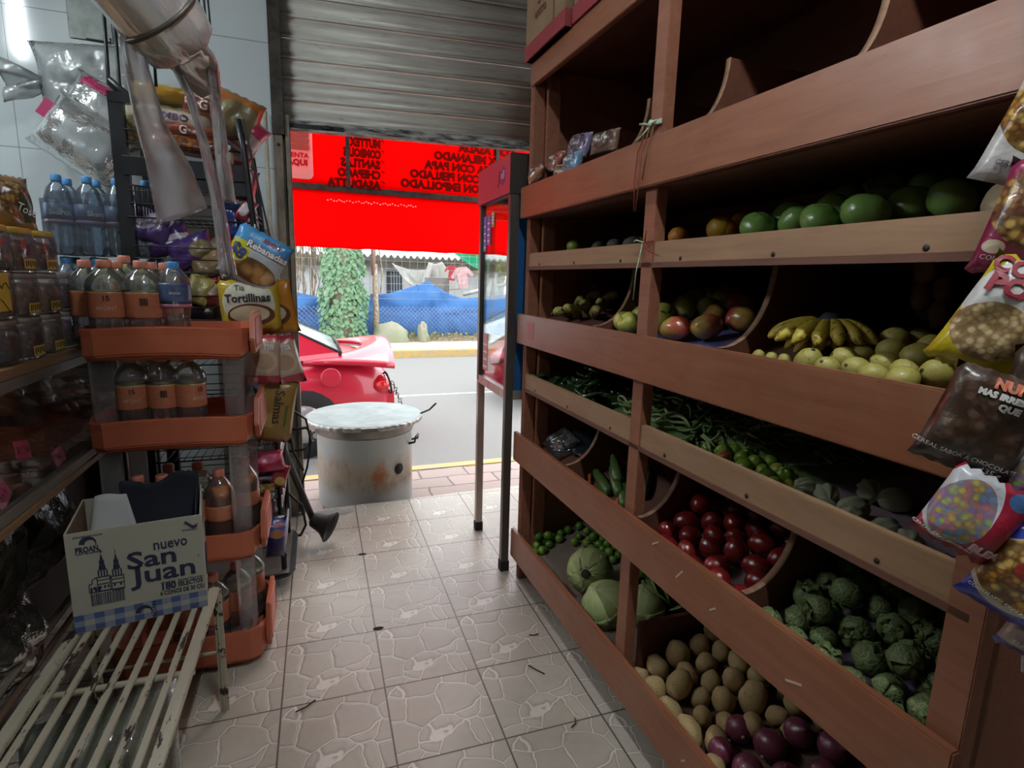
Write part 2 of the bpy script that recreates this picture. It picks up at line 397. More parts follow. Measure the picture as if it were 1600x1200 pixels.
# ================================================================ STREET
ZS = -.10; ZR = -.20
RD = T(0, 4.2, 0) @ RZ(radians(2.0))
def stamped():
    t = NT('stamped_concrete'); v = t.mapv((1, 1, 1)); b_ = t.n('ShaderNodeTexBrick'); t.l(v, b_.inputs['Vector'])
    nz = t.n('ShaderNodeTexNoise'); t.l(v, nz.inputs['Vector']); nz.inputs['Scale'].default_value = 7.
    sc = t.n('ShaderNodeVectorMath', operation='SCALE'); t.l(nz.outputs['Color'], sc.inputs[0]); sc.inputs['Scale'].default_value = .05
    ad = t.n('ShaderNodeVectorMath', operation='ADD'); t.l(v, ad.inputs[0]); t.l(sc.outputs[0], ad.inputs[1]); t.l(ad.outputs[0], b_.inputs['Vector'])
    for k, q in (('Color1', '#b09a94'), ('Color2', '#a2918b'), ('Mortar', '#6d605a')): b_.inputs[k].default_value = lin(q)
    b_.inputs['Scale'].default_value = 1.; b_.inputs['Brick Width'].default_value = .36; b_.inputs['Row Height'].default_value = .19; b_.inputs['Mortar Size'].default_value = .008
    c = t.mix(t.math('MULTIPLY', t.noise(40, 5, .7), .5), b_.outputs['Color'], '#8d827d')
    return t.pbr(c, .85, 0., t.bump(t.math('SUBTRACT', t.noise(30, 3), b_.outputs['Fac']), .5, .01), .3)
b = MB(); b.box((-6, -.95, -.5), (9, -.02, ZS)); struct(b.build('sidewalk', stamped(), M=RD))
M_YEL = mat('yellow_kerb_paint', '#c9a24a', .8, var='#a99a80', vs=7, sc=(1, 3, 1), bump=.3)
b = MB(); b.box((-6, -.02, -.5), (9, .10, ZS+.004)); struct(b.build('kerb', M_YEL, M=RD, bevel=.012))
def asphalt():
    t = NT('asphalt'); c = t.mix(t.noise(120, 4, .8), '#737371', '#908f8b'); c = t.mix(t.ramp(t.noise(.8, 5, .7), [(.4, (0, 0, 0)), (.7, (.5, .5, .5))]), c, '#83827e')
    sp = t.ramp(t.noise(26, 4, .8), [(.62, (0, 0, 0)), (.70, (.5, .5, .5))]); c = t.mix(sp, c, '#5f5f5f')
    return t.pbr(c, .9, 0., t.bump(t.noise(160, 3), .6, .01), .25)
b = MB(); b.box((-25, .1, -.5), (30, 8.6, ZR)); struct(b.build('road', asphalt(), M=RD))
b = MB(); b.box((-25, 3.25, ZR), (30, 3.33, ZR+.004)); struct(b.build('road_marking', mat('worn_white_paint', '#c2c2be', .9, var='#a3a29e', vs=9), M=RD))
FK = T(1.3, 11.25, 0) @ RZ(radians(3.5))
b = MB(); b.box((-26, 0, -.5), (30, .16, -.06)); struct(b.build('kerb', M_YEL, M=FK, bevel=.012))
b = MB(); b.box((-26, .16, -.5), (30, 1.75, -.055)); struct(b.build('sidewalk', mat('pale_concrete', '#b9b2a4', .9, var='#a39c8f', vs=2, bump=.2), M=FK))
b = MB()
b.sheet(lambda u, v: (-20+45*u, 1.7+20*v, -.06+.1*noise.noise(Vector((u*30, v*12, 1)))+.12*min(1, v*8)), 60, 24, 0, 0)
struct(b.build('ground', mat('dry_soil', '#8a7a63', .95, var='#6f6a4c', vs=3, bump=.4, bs=12), M=FK))
FP = lambda x, y, z: FK @ Vector((x, y, z))
def fk(px, py, dy=1.95):
    "point on the fence plane dy behind the far kerb"
    n = FK.to_3x3() @ Vector((0, 1, 0)); o = FK @ Vector((0, dy, 0)); d = ray(px, py); return FK.inverted() @ (CAM + d*((o-CAM).dot(n)/d.dot(n)))
# fence: posts and welded wire
fn = root('wire_fence', 'tall rusty welded wire fence standing along the far sidewalk', 'fence', FK)
M_RUST = mat('rusty_steel', '#7d6656', .8, .1, var='#a08a78', vs=15, bump=.4)
M_WIRE = mat('galvanised_wire', '#a5a29b', .6, .3)
FY = 1.95
for i, x in enumerate((-5.4, -2.7, 2.9, 5.6, 8.3)):
    b = MB(); b.tube([(x, FY+.03, -.1), (x, FY+.03, 2.7)], .03, 8); b.build('post', M_RUST, fn)
b = MB()
for i in range(82): x = -6+i*.18; b.tube([(x, FY, .9), (x, FY, 2.65)], .0035, 3)
for j in range(11): b.tube([(-6, FY, .9+.17*j), (9, FY, .9+.17*j)], .0035, 3)
b.build('wire_mesh', M_WIRE, fn)
b = MB(); 
for i in range(150): x = -6+i*.1; b.tube([(x, FY-.012, -.02), (x+.72, FY-.012, .72)], .0055, 3); b.tube([(x+.72, FY-.024, -.02), (x, FY-.024, .72)], .0055, 3)
b.build('chain_link', mat('dusty_chain_link', '#8797b0', .7, .1), fn)
# blue tarpaulin, peak tied up to the wire
pk = fk(672, 446); tl = fk(440, 464); tr = fk(745, 464); tb = fk(660, 540)
def tarp(u, v):
    x = -4.2+12.5*u; k = (x-pk.x)
    top = .98+.06*sin(x*2.3)+(.34*max(0, 1-abs(k)/.95)**1.5)-.07*math.exp(-((k+2.1)/.6)**2)
    z = .02+(top-.02)*(1-v); f = (1-v)
    y = FY+.16+.10*noise.noise(Vector((x*1.8, z*2.2, 0)))+.05*noise.noise(Vector((x*5, z*2.5, 3)))+.06*sin(22*k/(.30+v*1.5))*math.exp(-abs(k)*1.0)*(.3+v*.7)+.05*sin(9*z+3*sin(x*1.7))*(z > .55)
    return (x, y, z)
b = MB(); b.sheet(tarp, 170, 22, 0, .006)
tag(b.build('tarpaulin', cloth('blue_tarp', '#4f84c4', .35, '#6f9fd6', 2.2), M=FK), 'bright blue tarpaulin stretched along the wire fence with one peak tied up', 'tarp')
# ivy column
def leaf(b, P, s, q, mi=0):
    pts = [(0, 0), (.5, .18), (.42, .6), (0, 1), (-.42, .6), (-.5, .18)]
    b.add([q @ Vector((x*s, (abs(x)*.18)*s, -z*s))+P for x, z in pts], [(0, 1, 2, 3), (0, 3, 4, 5)], mi, False)
iv = fk(535, 540); ivt = fk(528, 395)
o = root('ivy_covered_trunk', 'broad tree trunk wrapped in pale green ivy behind the red car', 'ivy', FK @ T(iv.x, FY-.52, -.05))
b = MB(); b.tube([(0, .1, 0), (.02, .1, 1.2), (0, .12, 3.4)], [.34, .3, .3], 12); b.build('trunk', mat('grey_bark', '#8b8273', .95, var='#6a6052', vs=12, sc=(1, 1, .2), bump=.6), o)
b = MB(); rr = random.Random(5)
for i in range(2000):
    z = rr.uniform(.0, 3.3)*1.0; a = rr.uniform(pi*.98, pi*2.02); wd = .40+.10*noise.noise(Vector((z*1.6, 1, 2))) - (.06 if z > 1.2 else 0)
    r = wd+rr.uniform(-.02, .07); P = Vector((r*cos(a)*1.1, .1+r*sin(a)*.8, z))
    leaf(b, P, rr.uniform(.06, .115), Euler((rr.uniform(-.7, .3), rr.uniform(-.6, .6), a-pi*1.5+rr.uniform(-.6, .6))).to_matrix())
b.build('foliage', cloth('ivy_leaf', '#97b596', .35, '#6f9670', 9, tc='#a8c8a0'), o)
# dry vines hanging left of the ivy
b = MB(); rr = random.Random(8)
for i in range(70):
    x = rr.uniform(-1.5, .1); z1 = 2.9; z2 = rr.uniform(.4, 1.8); p = [(x+.12*noise.noise(Vector((k*.7, i, 0))), rr.uniform(-.03, .03), z1+(z2-z1)*k/7) for k in range(8)]; b.tube(p, rr.uniform(.006, .016), 4)
vx = fk(480, 420)
o = b.build('dry_vine', mat('dry_vine', '#a3937d', .95, var='#7a6b58', vs=8), M=FK @ T(vx.x+.2, FY+.2, 0)); o['kind'] = 'stuff'; o['label'] = 'tangle of dry brown vines hanging on the fence left of the ivy'; o['category'] = 'vines'
# rusty post beside the ivy
pp = fk(585, 470)
o = root('rusty_post', 'thin bark-crusted fence post right of the ivy covered trunk', 'post', FK @ T(pp.x, FY-.16, -.08))
b = MB(); b.tube([(0.0, 0, 0), (.01, 0, .6), (-.005, 0, 1.3), (0, 0, 1.75)], [.085, .07, .06, .05], 8); b.build('bark', mat('flaky_bark', '#7a6a5a', .95, var='#b5a892', vs=16, bump=.8), o)
b = MB(); b.tube([(-.03, 0, 1.5), (-.03, 0, 3.0)], .05, 8); b.build('pipe', mat('pinkish_pipe', '#a58078', .8, var='#8a6a62', vs=5), o)
b = MB(); b.tube([(.12, .05, 1.1), (.17, .05, 1.6), (.1, .05, 2.1), (.13, .05, 2.9)], .014, 5); b.build('stem', MC['flaky_bark'], o)
# rocks, weeds
for i, (px, py, rx, lab, nm) in enumerate(((612, 528, .42, 'moss-grown boulder at the foot of the blue tarpaulin', 'boulder'), (660, 527, .13, 'small pale stump stone standing upright against the tarpaulin', 'stone'))):
    g = fk(px, 540, FY-.3); b = MB(); b.blob(rx, .22, rx*.8 if i == 0 else .36, 14, .5, 2.3, i+4)
    tag(b.build(nm, mat('mossy_rock', '#9a9483', .95, var='#8b9474', vs=5, bump=.6, bs=10), M=FK @ T(g.x, FY-.34, .02)), lab, 'rock')
b = MB(); rr = random.Random(3)
for i in range(500):
    x = rr.uniform(-1, 6.5); h = rr.uniform(.05, .2)*(1.6 if .9 < x-iv.x+1 < 2.6 else 1)
    P = Vector((x, FY-rr.uniform(.02, .32), -.06)); a = rr.uniform(0, 6.28)
    b.add([P, P+Vector((.02*cos(a), .02*sin(a), 0)), P+Vector((.05*cos(a+1), .05*sin(a+1), h))], [(0, 1, 2)])
for i in range(160):
    P = FK.inverted() @ (FK @ Vector((rr.uniform(.6, 2.6), FY-rr.uniform(.1, .35), rr.uniform(0, .16)))); leaf(b, P, .06, Euler((rr.uniform(-1, 1), rr.uniform(-1, 1), rr.uniform(0, 6))).to_matrix())
o = b.build('weeds', cloth('weed_green', '#8f9f68', .4, '#b0a078', 6), M=FK); o['kind'] = 'stuff'; o['label'] = 'low weeds and dry grass along the foot of the fence'; o['category'] = 'weeds'
# dark dry hedge strip at the foot (leaf litter bank)
b = MB(); b.sheet(lambda u, v: (-5+14*u, FY-.42+.5*v, -.07+.17*sin(pi*min(1, v*1.3))*(.7+.5*noise.noise(Vector((u*60, v*4, 2))))), 140, 6)
struct(b.build('ground', mat('leaf_litter', '#8d7d66', .95, var='#5f5642', vs=16, bump=.8, bs=30), M=FK))
# house behind
hs = root('house', 'white single storey house with sheet roof behind the wire fence', 'house', FK @ T(0, 5.5, 0))
M_HW = mat('house_white', '#e2e4e6', .85, var='#d0d3d8', vs=1.2); M_GREY = mat('weathered_board', '#8e8a83', .9, var='#6f6b64', vs=3)
b = MB(); b.box((-6, 0, 0), (4.6, .2, 3.0)); b.build('wall', M_HW, hs)
def hp(px, py): q = fk(px, py, 5.48); return q
w0 = hp(604, 424); w1 = hp(628, 459)
wn = MB().box((w0.x, -.06, w1.z), (w1.x, .02, w0.z)).build('window', mat('window_frame_dark', '#3b4148', .6), hs)
b = MB()
for i in range(4): x = w0.x+.12+(w1.x-w0.x-.2)*i/3; b.box((x-.012, -.09, w1.z), (x+.012, -.065, w0.z))
b.build('window_bars', mat('pale_bars', '#a9b0b6', .6), wn)
MB().box((w0.x+.06, -.068, w1.z+.05), (w1.x-.06, -.062, w0.z-.05)).build('pane', mat('dark_pane', '#4d5963', .15), wn)
b = MB(); z1 = hp(600, 396).z
b.sheet(lambda u, v: (-6+14*u, -1.0+2.5*v, z1-.1+.5*v+.045*sin(u*14/.18*2*pi)), 500, 2, 0, .01); b.build('roof', mat('sheet_roof', '#d9dcdb', .7), hs)
b = MB(); b.box((-6, -.4, z1-.42), (8, -.34, z1-.2)); b.build('fascia', M_GREY, hs)
b = MB(); e0 = hp(590, 462); e1 = hp(640, 470); b.box((e0.x-.2, -.3, e1.z), (e1.x+.1, -.02, e0.z+.05)); b.build('brick_ledge', mat('terracotta', '#b0684a', .9, var='#8e5138', vs=6), hs)
# white cloth tied under the eaves, a second pale board, clothes, green awning sheet
def quadcloth(name, pts, sag, mtl, label, cat, dy=3.2, fold=.05):
    A, B, Cc, D = [fk(px, py, dy) for px, py in pts]
    def f(u, v):
        P = A.lerp(B, u).lerp(D.lerp(Cc, u), v); P.z -= sag*sin(pi*u)*(1-v); P.y += fold*sin(u*17+v*3)+.25*sin(pi*v)*sin(pi*u); return P
    b = MB(); b.sheet(f, 30, 16, 0, .008); return tag(b.build(name, mtl, M=FK), label, cat)
M_WC = cloth('white_sheet', '#e6e6e2', .5, '#d5d5d0', 2)
quadcloth('cloth_sheet', [(612, 411), (676, 420), (690, 456), (640, 446)], .1, M_WC, 'greyish white sheet slung in a sagging curve under the house eaves', 'sheet')
quadcloth('cloth_sheet', [(670, 409), (690, 409), (722, 452), (655, 458)], .05, M_WC, 'white tent shaped sheet hung from one point above the tarpaulin peak', 'sheet', 3.0)
quadcloth('awning_sheet', [(700, 388), (770, 388), (770, 428), (738, 417)], .0, cloth('green_sheet', '#3fae86', .5, '#58c49c', 2), 'sea green plastic awning sheet at the top right of the yard', 'awning', 2.6, .02)
M_SHIRT = cloth('patterned_shirt', '#ece4e2', .3, '#b8606a', 9); M_RED = cloth('red_cloth', '#b8505a', .35)
for i, (px, py, m, lab) in enumerate(((707, 424, M_RED, 'red shirt hung out to dry beside the white tent shaped sheet'), (722, 430, M_SHIRT, 'white shirt with red print hanging on the yard washing line'))):
    g = fk(px, py, 2.5); sh_ = root('shirt', lab, 'clothing', FK @ T(g) @ S(.5 if i == 0 else .72))
    b = MB(); pts = [(-.17, -.45), (.17, -.45), (.18, .05), (.36, -.1), (.42, 0), (.2, .26), (.07, .28), (-.07, .28), (-.2, .26), (-.42, 0), (-.36, -.1), (-.18, .05)]
    b.prism(pts, -.03, .03, 'y'); b.build('body', m, sh_, RY(.15*(1-2*i)))
    b = MB(); b.tube([(-.2, 0, .27), (0, 0, .36), (.2, 0, .27)], .008, 5); b.tube([(0, 0, .36), (0, 0, .46), (.04, 0, .5)], .006, 5); b.build('hanger', M_RUST, sh_)
b = MB(); b.box((0, 0, 0), (.62, .04, .42)); g = fk(664, 454, 2.7)
tag(b.build('board', M_GREY, M=FK @ T(g.x, 2.7, g.z-.1)), 'weathered grey board standing behind the tarpaulin peak', 'board')
# power pole-like white trestle seen through the cabinet glass
o = root('trestle', 'white painted timber trestle leaning behind the fence at right', 'trestle', FK @ T(fk(765, 470, 2.6)))
for x0, x1 in ((-.5, .15), (.35, .1)):
    b = MB(); b.tube([(x0, 0, -.9), (x1, 0, .7)], .06, 4); b.build('leg', mat('white_timber', '#c6c8c2', .8), o)
b = MB(); b.tube([(-.7, .05, .15), (.5, .05, .45)], .05, 4); b.build('brace', MC['white_timber'], o)
b = MB(); rr = random.Random(4)
for i in range(900):
    P = Vector((rr.gauss(.5, .35), rr.gauss(0, .3), rr.gauss(0, .35))); leaf(b, P, .13, Euler((rr.uniform(-1, 1), rr.uniform(-1, 1), rr.uniform(0, 6))).to_matrix(), 0)
o = root('yard_bush', 'yellow green bush rising above the fence on the right', 'bush', FK @ T(fk(770, 395, 3.3))); b.build('foliage', cloth('bush_leaf', '#8aa348', .4, '#c9b83c', 5), o)
b = MB(); b.tube([(0, 0, -2.3), (.05, 0, -1), (0, 0, .2)], [.12, .09, .05], 7); b.build('trunk', MC['grey_bark'], o)
# ---------------------------------------------------------------- cars
def car(name, label, paint, M, trimcol):
    r = root(name, label, 'car', M)       # x forward, z up, rear bumper at x = 0, near side at y = -.85
    P = mat(paint[0], paint[1], .32, 0, coat=.6, spec=.5); G = mat('car_glass', '#b9c9cc', .1, 0, var='#94a6aa', vs=3, coat=.5); K = mat('tyre_black', '#1b1b1c', .8); A = mat('alloy_silver', '#b7babd', .3, .8)
    # stations along the car: x, belt height, half width, hood/deck height
    st = [(.0, .34, .58, .68), (.05, .26, .70, .78), (.3, .22, .80, .90), (.75, .2, .83, .92), (1.3, .2, .84, .93), (2.4, .2, .84, .93), (3.0, .2, .84, .93), (3.7, .22, .80, .80), (4.05, .28, .70, .66), (4.15, .36, .58, .55)]
    b = MB(); n = 14; vs = []; fs = []
    for (x, lo, hw, hi) in st:
        for k in range(n):
            a = 2*pi*k/n; c, s_ = cos(a), sin(a); e = .45
            vs.append((x, hw*abs(c)**e*(1 if c >= 0 else -1), (lo+hi)/2+(hi-lo)/2*abs(s_)**.6*(1 if s_ >= 0 else -1)))
    m = len(st)
    for i in range(m-1):
        for k in range(n): fs.append((i*n+k, i*n+(k+1) % n, (i+1)*n+(k+1) % n, (i+1)*n+k))
    fs += [tuple(range(n)), tuple((m-1)*n+k for k in range(n))]
    b.add(vs, fs, 0, True); b.build('body', P, r, sub=1)
    b = MB(); cab = [(.46, .925, .66), (1.15, 1.27, .58), (1.6, 1.36, .57), (2.2, 1.36, .56), (2.65, 1.24, .6), (3.1, .9, .7)]
    vs = []; fs = []
    for (x, z, hw) in cab: vs += [(x, -.74, .86), (x, -hw, z), (x, hw, z), (x, .74, .86)]
    for i in range(len(cab)-1):
        for k in range(3): fs.append((i*4+k, i*4+k+1, (i+1)*4+k+1, (i+1)*4+k))
    b.add(vs, [f for n_, f in enumerate(fs) if n_ not in (0, 2)], 0, True); b.build('window_glass', G, r); [MB().add([vs[i] for i in f], [(0, 1, 2, 3)]).build('rear_pillar', P, r) for f in (fs[0], fs[2])]
    b = MB(); b.sheet(lambda u, v: (1.3+1.0*u, -.58+1.16*v, 1.325+.035*sin(pi*u)*1+.02*sin(pi*v)), 6, 6, 0, .025); b.build('roof', P, r)
    b = MB(); b.tube([(.46, .7, .90), (.47, .66, .925), (1.15, .58, 1.27), (1.6, .57, 1.36)], .012, 6); b.tube([(.46, -.7, .90), (.47, -.66, .925), (1.15, -.58, 1.27), (1.6, -.57, 1.36)], .012, 6); b.tube([(.455, -.68, .92), (.44, 0, .935), (.455, .68, .92)], .014, 6); b.build('window_seal', K, r)
    for x in (.78, 3.35):
        for y in (-.72, .72):
            w = MB().lathe([(.2, -.1), (.3, -.09), (.315, -.05), (.315, .05), (.3, .09), (.2, .1)], 24, M=T(x, y, .315) @ RX(pi/2)).build('wheel', K, r)
            MB().lathe([(0, -.1), (.1, -.11), (.2, -.095), (.2, .095), (.1, .11), (0, .1)], 20, M=T(x, y, .315) @ RX(pi/2)).build('wheel_rim', A, w)
    return r, P
RC = T(.60, 5.85, ZR) @ RZ(pi+radians(2))
rc, PR = car('red_car', 'red sports car with a rear wing parked beyond the steel drum', ('car_red', '#c3203c'), RC, 0)
b = MB()   # rear wing: swept blade on the boot lid
def wing(u, v):
    y = -.80+1.6*u; k = 1-abs(2*u-1)**2.2
    x = .0+.22*v+.55*v*(1-k)-.03*k; return (x, y, .78+.17*k+(.03*sin(pi*v))*(k*.6+.4)-.06*v*k+.05*v*(1-k))
b.sheet(wing, 24, 8, 0, .035); b.build('rear_wing', PR, rc)
for y in (-.62, .62):
    t_ = MB().blob(.09, .15, .085, 14, M=T(.10, y*1.02, .62) @ RY(.25)).build('tail_light', mat('tail_light_red', '#d8202c', .12, coat=.6), rc)
    MB().tube([(.035+.02*sin(a), y*1.02+.165*cos(a), .625+.095*sin(a)) for a in [2*pi*k/20 for k in range(20)]], .01, 6, closed=True).build('light_seal', mat('tyre_black', '#1b1b1c', .8), t_)
b = MB(); b.lathe([(.085, 0), (.085, .006), (.075, .008), (0, .008)], 24, M=T(.55, .828, .72) @ RX(-pi/2)); b.build('fuel_door', PR, rc)
b = MB(); b.lathe([(.025, 0), (.025, .02), (.012, .03), (0, .03)], 12, M=T(.85, .835, .62) @ RX(-pi/2)); b.build('antenna_cap', mat('alloy_silver', '#b7babd', .3, .8), rc)
b = MB(); b.box((-.03, -.6, .38), (.05, .6, .55)); b.build('bumper', PR, rc, bevel=.02)
o = root('chain', 'short dark chain looped from the red car tail to its bumper', 'chain', RC @ T(-.02, .42, .48))
b = MB()
for i in range(9):
    A_ = T(-.02-.012*i, .03*sin(i), .10-.03*i) @ RZ(i*1.57) @ RY(.5)
    b.tube([A_ @ Vector((.012*cos(a), 0, .022*sin(a))) for a in [2*pi*k/10 for k in range(10)]], .004, 5, closed=True)
b.build('links', M_DARKSTEEL, o)
g = atZ(800, 655, ZR)
car('silver_car', 'silver car standing on the road behind the glass cabinet, only nose showing', ('car_silver', '#c3c6ca'), T(g.x+4.30, g.y+1.0, ZR) @ RZ(pi) , 0)
# ---------------------------------------------------------------- red awning banner
BN = T(0, 4.1, 0) @ RZ(radians(2.3))
bn = root('menu_banner', 'translucent red awning banner with mirrored menu lettering hung across the doorway', 'banner', BN)
M_BAN = cloth('red_vinyl', (.93, .012, .012), .72, (.86, .01, .01), 3, tc=(.97, .013, .010))
def ban(u, v, z0, z1, x0=-1.0, x1=2.6): x = x0+(x1-x0)*u; z = z0+(z1-z0)*v; return (x, .012*noise.noise(Vector((x*3, z*2.5, 1)))+.008*sin(z*13+x*.7), z)
b = MB(); b.sheet(lambda u, v: ban(u, v, 1.975, 2.75), 40, 10, 0, .002); b.build('menu_panel', M_BAN, bn)
b = MB(); b.sheet(lambda u, v: ban(u, v, 1.575+.012*noise.noise(Vector((u*30, 0, 0))), 1.96), 40, 10, 0, .002); fl = b.build('lower_flap', M_BAN, bn)
b = MB(); b.box((-1.0, -.02, 1.945), (2.6, .03, 1.982)); b.build('frame_bar', M_DARKSTEEL, bn)
for x in (.215, 1.27, 2.2, -.75):
    b = MB(); b.box((x-.013, -.035, 1.97), (x+.013, -.012, 2.75)); b.build('frame_upright', M_DARKSTEEL, bn)
b = MB()
for i in range(34):
    x = .08+i*.018+.004*sin(i*7); b.blob(.0055, .004, .004, 6, M=T(x, -.014, 1.885+.006*sin(i*1.9)))
b.build('worn_holes', cloth('worn_white', '#efe6e2', .6), fl)
M_PRINT = cloth('dark_red_print', '#8e1a14', .35)
def mirrored(s, size, xr, z, al, wd=None): # the print is on the street side and shows mirrored in here
    words(s, size, M_PRINT, bn, T(xr, -.022, z) @ UP_XZ @ S(-1, 1, 1), .002, al, .0055, name='menu_lettering', wid=wd)
for i, s in enumerate(('*TORTILLA', '*MUTTEX', '*COMBOLES', '*SANTLAS', '*CHEPACO', '*ASADUTTA')): mirrored(s, .072, .452, 2.332-.0665*i, 'LEFT', (.24, .23, .27, .29, .31, .38)[i])
for i, s in enumerate(('CON ASADA', 'MIX MILANADO', 'TIA CON PAPA', 'CON PERLADO', 'CON EMPOLLADO')): mirrored(s, .074, (.98, .80, .735, .63, .565)[i], 2.305-.068*i, 'RIGHT')
# white corner patch with a water-jug photograph and lettering
b = MB(); pts = [(-.32, 2.004), (-.035, 2.004), (-.015, 2.012), (-.006, 2.03), (-.006, 2.42), (-.32, 2.42)]
b.prism(pts, -.032, -.026, 'y'); b.build('white_patch', cloth('patch_white', '#f3d5d0', .6), bn)
b = MB(); 
for k in range(5): b.prism([(-.30, 2.18+.04*k), (-.03, 2.18+.04*k), (-.024, 2.2+.04*k), (-.03, 2.216+.04*k), (-.30, 2.216+.04*k)], -.037, -.033, 'y')
b.build('jug_picture', cloth('jug_pink', '#d98a7d', .6, '#c46f64', 20), bn)
M_RL = cloth('print_red', '#c41f2e', .4)
words('VENTA', .042, M_RL, bn, T(-.098, -.035, 2.146) @ UP_XZ, .001, off=.001); words('AQUI', .05, M_RL, bn, T(-.10, -.035, 2.102) @ UP_XZ, .001, off=.002)
# ---------------------------------------------------------------- steamer drum
DR = T(.27, 3.78, ZS)
dr = root('steamer_drum', 'galvanised steel steamer drum with rust stains and a lid outside the doorway', 'drum', DR)
def galv():
    t = NT('galvanised'); s = t.sep(t.co()); z = s[2]
    c = t.mix(t.noise(5, 5, .7), '#bcc4c3', '#a3abaa')
    n = t.noise(6, 5, .7); nx = t.noise(9, 5, .75, t.mapv((1, 1, .4)))
    band = t.math('SUBTRACT', 1., t.math('DIVIDE', t.math('ABSOLUTE', t.math('SUBTRACT', z, .24)), .15), clamp=True)
    c = t.mix(t.math('MULTIPLY', band, t.ramp(n, [(.3, (0, 0, 0)), (.6, (.8, .8, .8))])), c, '#b09a72')
    c = t.mix(t.math('MULTIPLY', band, t.ramp(nx, [(.5, (0, 0, 0)), (.62, (1, 1, 1))])), c, '#a8683c')
    b2 = t.math('SUBTRACT', 1., t.math('DIVIDE', t.math('ABSOLUTE', t.math('SUBTRACT', z, .18)), .07), clamp=True)
    c = t.mix(t.math('MULTIPLY', b2, t.ramp(t.noise(3.3, 4, .7), [(.48, (0, 0, 0)), (.7, (.9, .9, .9))])), c, '#6d675c')
    c = t.mix(t.ramp(t.noise(11, 5, .75), [(.62, (0, 0, 0)), (.75, (.6, .6, .6))]), c, '#c7cfce')
    return t.pbr(c, .48, .35, t.bump(t.noise(20, 4), .2, .006), .5)
MG = galv()
b = MB(); b.lathe([(.305, 0), (.31, .004), (.31, .475), (.316, .48), (.316, .488), (.309, .492)], 48); b.build('body', MG, dr)
b = MB(); b.lathe([(.318, .485), (.322, .50), (.328, .545), (.33, .552), (.31, .556)], 48); b.build('steel_collar', mat('bright_steel', '#8d8a86', .35, .7, var='#77736e', vs=5), dr)
lid = MB().lathe([(0, .592), (.2, .590), (.36, .584), (.374, .58), (.376, .574), (.372, .556), (.366, .556), (.30, .570)], 56).build('lid', mat('zinc_sheet', '#8a9593', .5, .25, var='#707b79', vs=6, bump=.5, bs=12), dr)
b = MB(); b.lathe([(.374, .580), (.378, .576), (.377, .553), (.372, .552)], 176, fn=lambda a, z: 1+(.010 if z < .578 else .004)*(1 if sin(44*a) > 0 else -.6))
b.build('crimped_rim', mat('dark_crimp', '#b5b3ae', .4, .6), lid)
b = MB(); b.box((-.05, -.388, .556), (.05, -.376, .58)); b.build('clip', mat('bright_steel', '#8d8a86'), lid)
b = MB(); b.tube([(.36, -.05, .575), (.42, -.09, .61), (.46, -.12, .66)], .007, 6); b.build('lid_hook', M_DARKSTEEL, lid)
a = radians(-52)
b = MB(); b.lathe([(0, 0), (.036, 0), (.036, .004)], 24, M=RZ(a) @ T(.3085, 0, .26) @ RY(pi/2)); b.build('vent_hole', mat('black_void', '#0d0d0d', .9), dr)
for aa in (radians(-20), radians(160)):
    b = MB(); Q = RZ(aa); b.tube([Q @ Vector(p) for p in ((.305, -.05, .40), (.345, -.05, .41), (.35, -.045, .44), (.35, .045, .44), (.345, .05, .41), (.305, .05, .40))], .008, 6); b.build('handle', M_DARKSTEEL, dr)
# ---------------------------------------------------------------- glass food cabinet on legs beyond the shelves
vt = root('glass_cabinet', 'tall glass food cabinet on stainless legs with pink red sign top, beyond the shelves', 'cabinet', T(.795, 2.376, 0))
M_SS = mat('stainless', '#c2bab0', .35, .6, var='#a79f95', vs=8, sc=(1, 1, .3)); M_SS2 = mat('stainless_dark', '#6a655e', .4, .6, var='#4d4943', vs=6, sc=(1, 1, .3))
W_, L_ = .42, .50
for x in (.0, W_-.036):
    for y in (.0, L_-.036):
        lg = MB().box((x, y, .03), (x+.036, y+.036, .86)).build('leg', M_SS if y else M_SS2, vt, bevel=.002)
        MB().box((x-.003, y-.003, 0), (x+.039, y+.039, .05)).build('rubber_foot', mat('foot_rubber', '#161616', .8), lg)
b = MB()
for x in (0, W_-.036):
    for y in (0, L_-.036): b.box((x, y, .86), (x+.036, y+.036, 1.76))
b.build('corner_frame', M_SS2, vt, bevel=.002)
b = MB(); b.box((.001, .03, .85), (.03, L_-.03, .892)); b.box((W_-.03, .03, .85), (W_-.001, L_-.03, .892)); b.box((.03, .001, .85), (W_-.03, .03, .892)); b.box((.03, L_-.03, .85), (W_-.03, L_-.001, .892)); b.build('bottom_rail', M_SS, vt)
b = MB(); b.box((.02, .02, .88), (W_-.02, L_-.02, .895)); b.build('bottom_tray', mat('tray_red', '#b3343a', .5), vt)
b = MB(); b.box((-.004, -.004, 1.755), (W_+.004, L_+.004, 1.925)); b.build('sign_box', mat('dark_brown_metal', '#3a322c', .5, .3), vt, bevel=.003)
def signface():
    t = NT('sign_pink'); c = t.mix(t.noise(5, 4), '#c24a5a', '#b53c4a'); c = t.mix(t.ramp(t.noise(18, 5, .8), [(.62, (0, 0, 0)), (.75, (.4, .4, .4))]), c, '#8d5a5a'); return t.pbr(c, .45)
sg = MB().box((-.0075, .0, 1.76), (-.0045, L_, 1.92)).build('sign_face', signface(), vt)
b = MB(); b.blob(.0012, .03, .042, 14, M=T(-.0082, .09, 1.845)); b.build('oval_emblem', mat('emblem_purple', '#7c3a78', .5), sg)
words('eB', .05, mat('emblem_pale', '#d9a9b8', .5), sg, T(-.0098, .09, 1.845) @ RZ(-pi/2) @ UP_XZ, .0003)
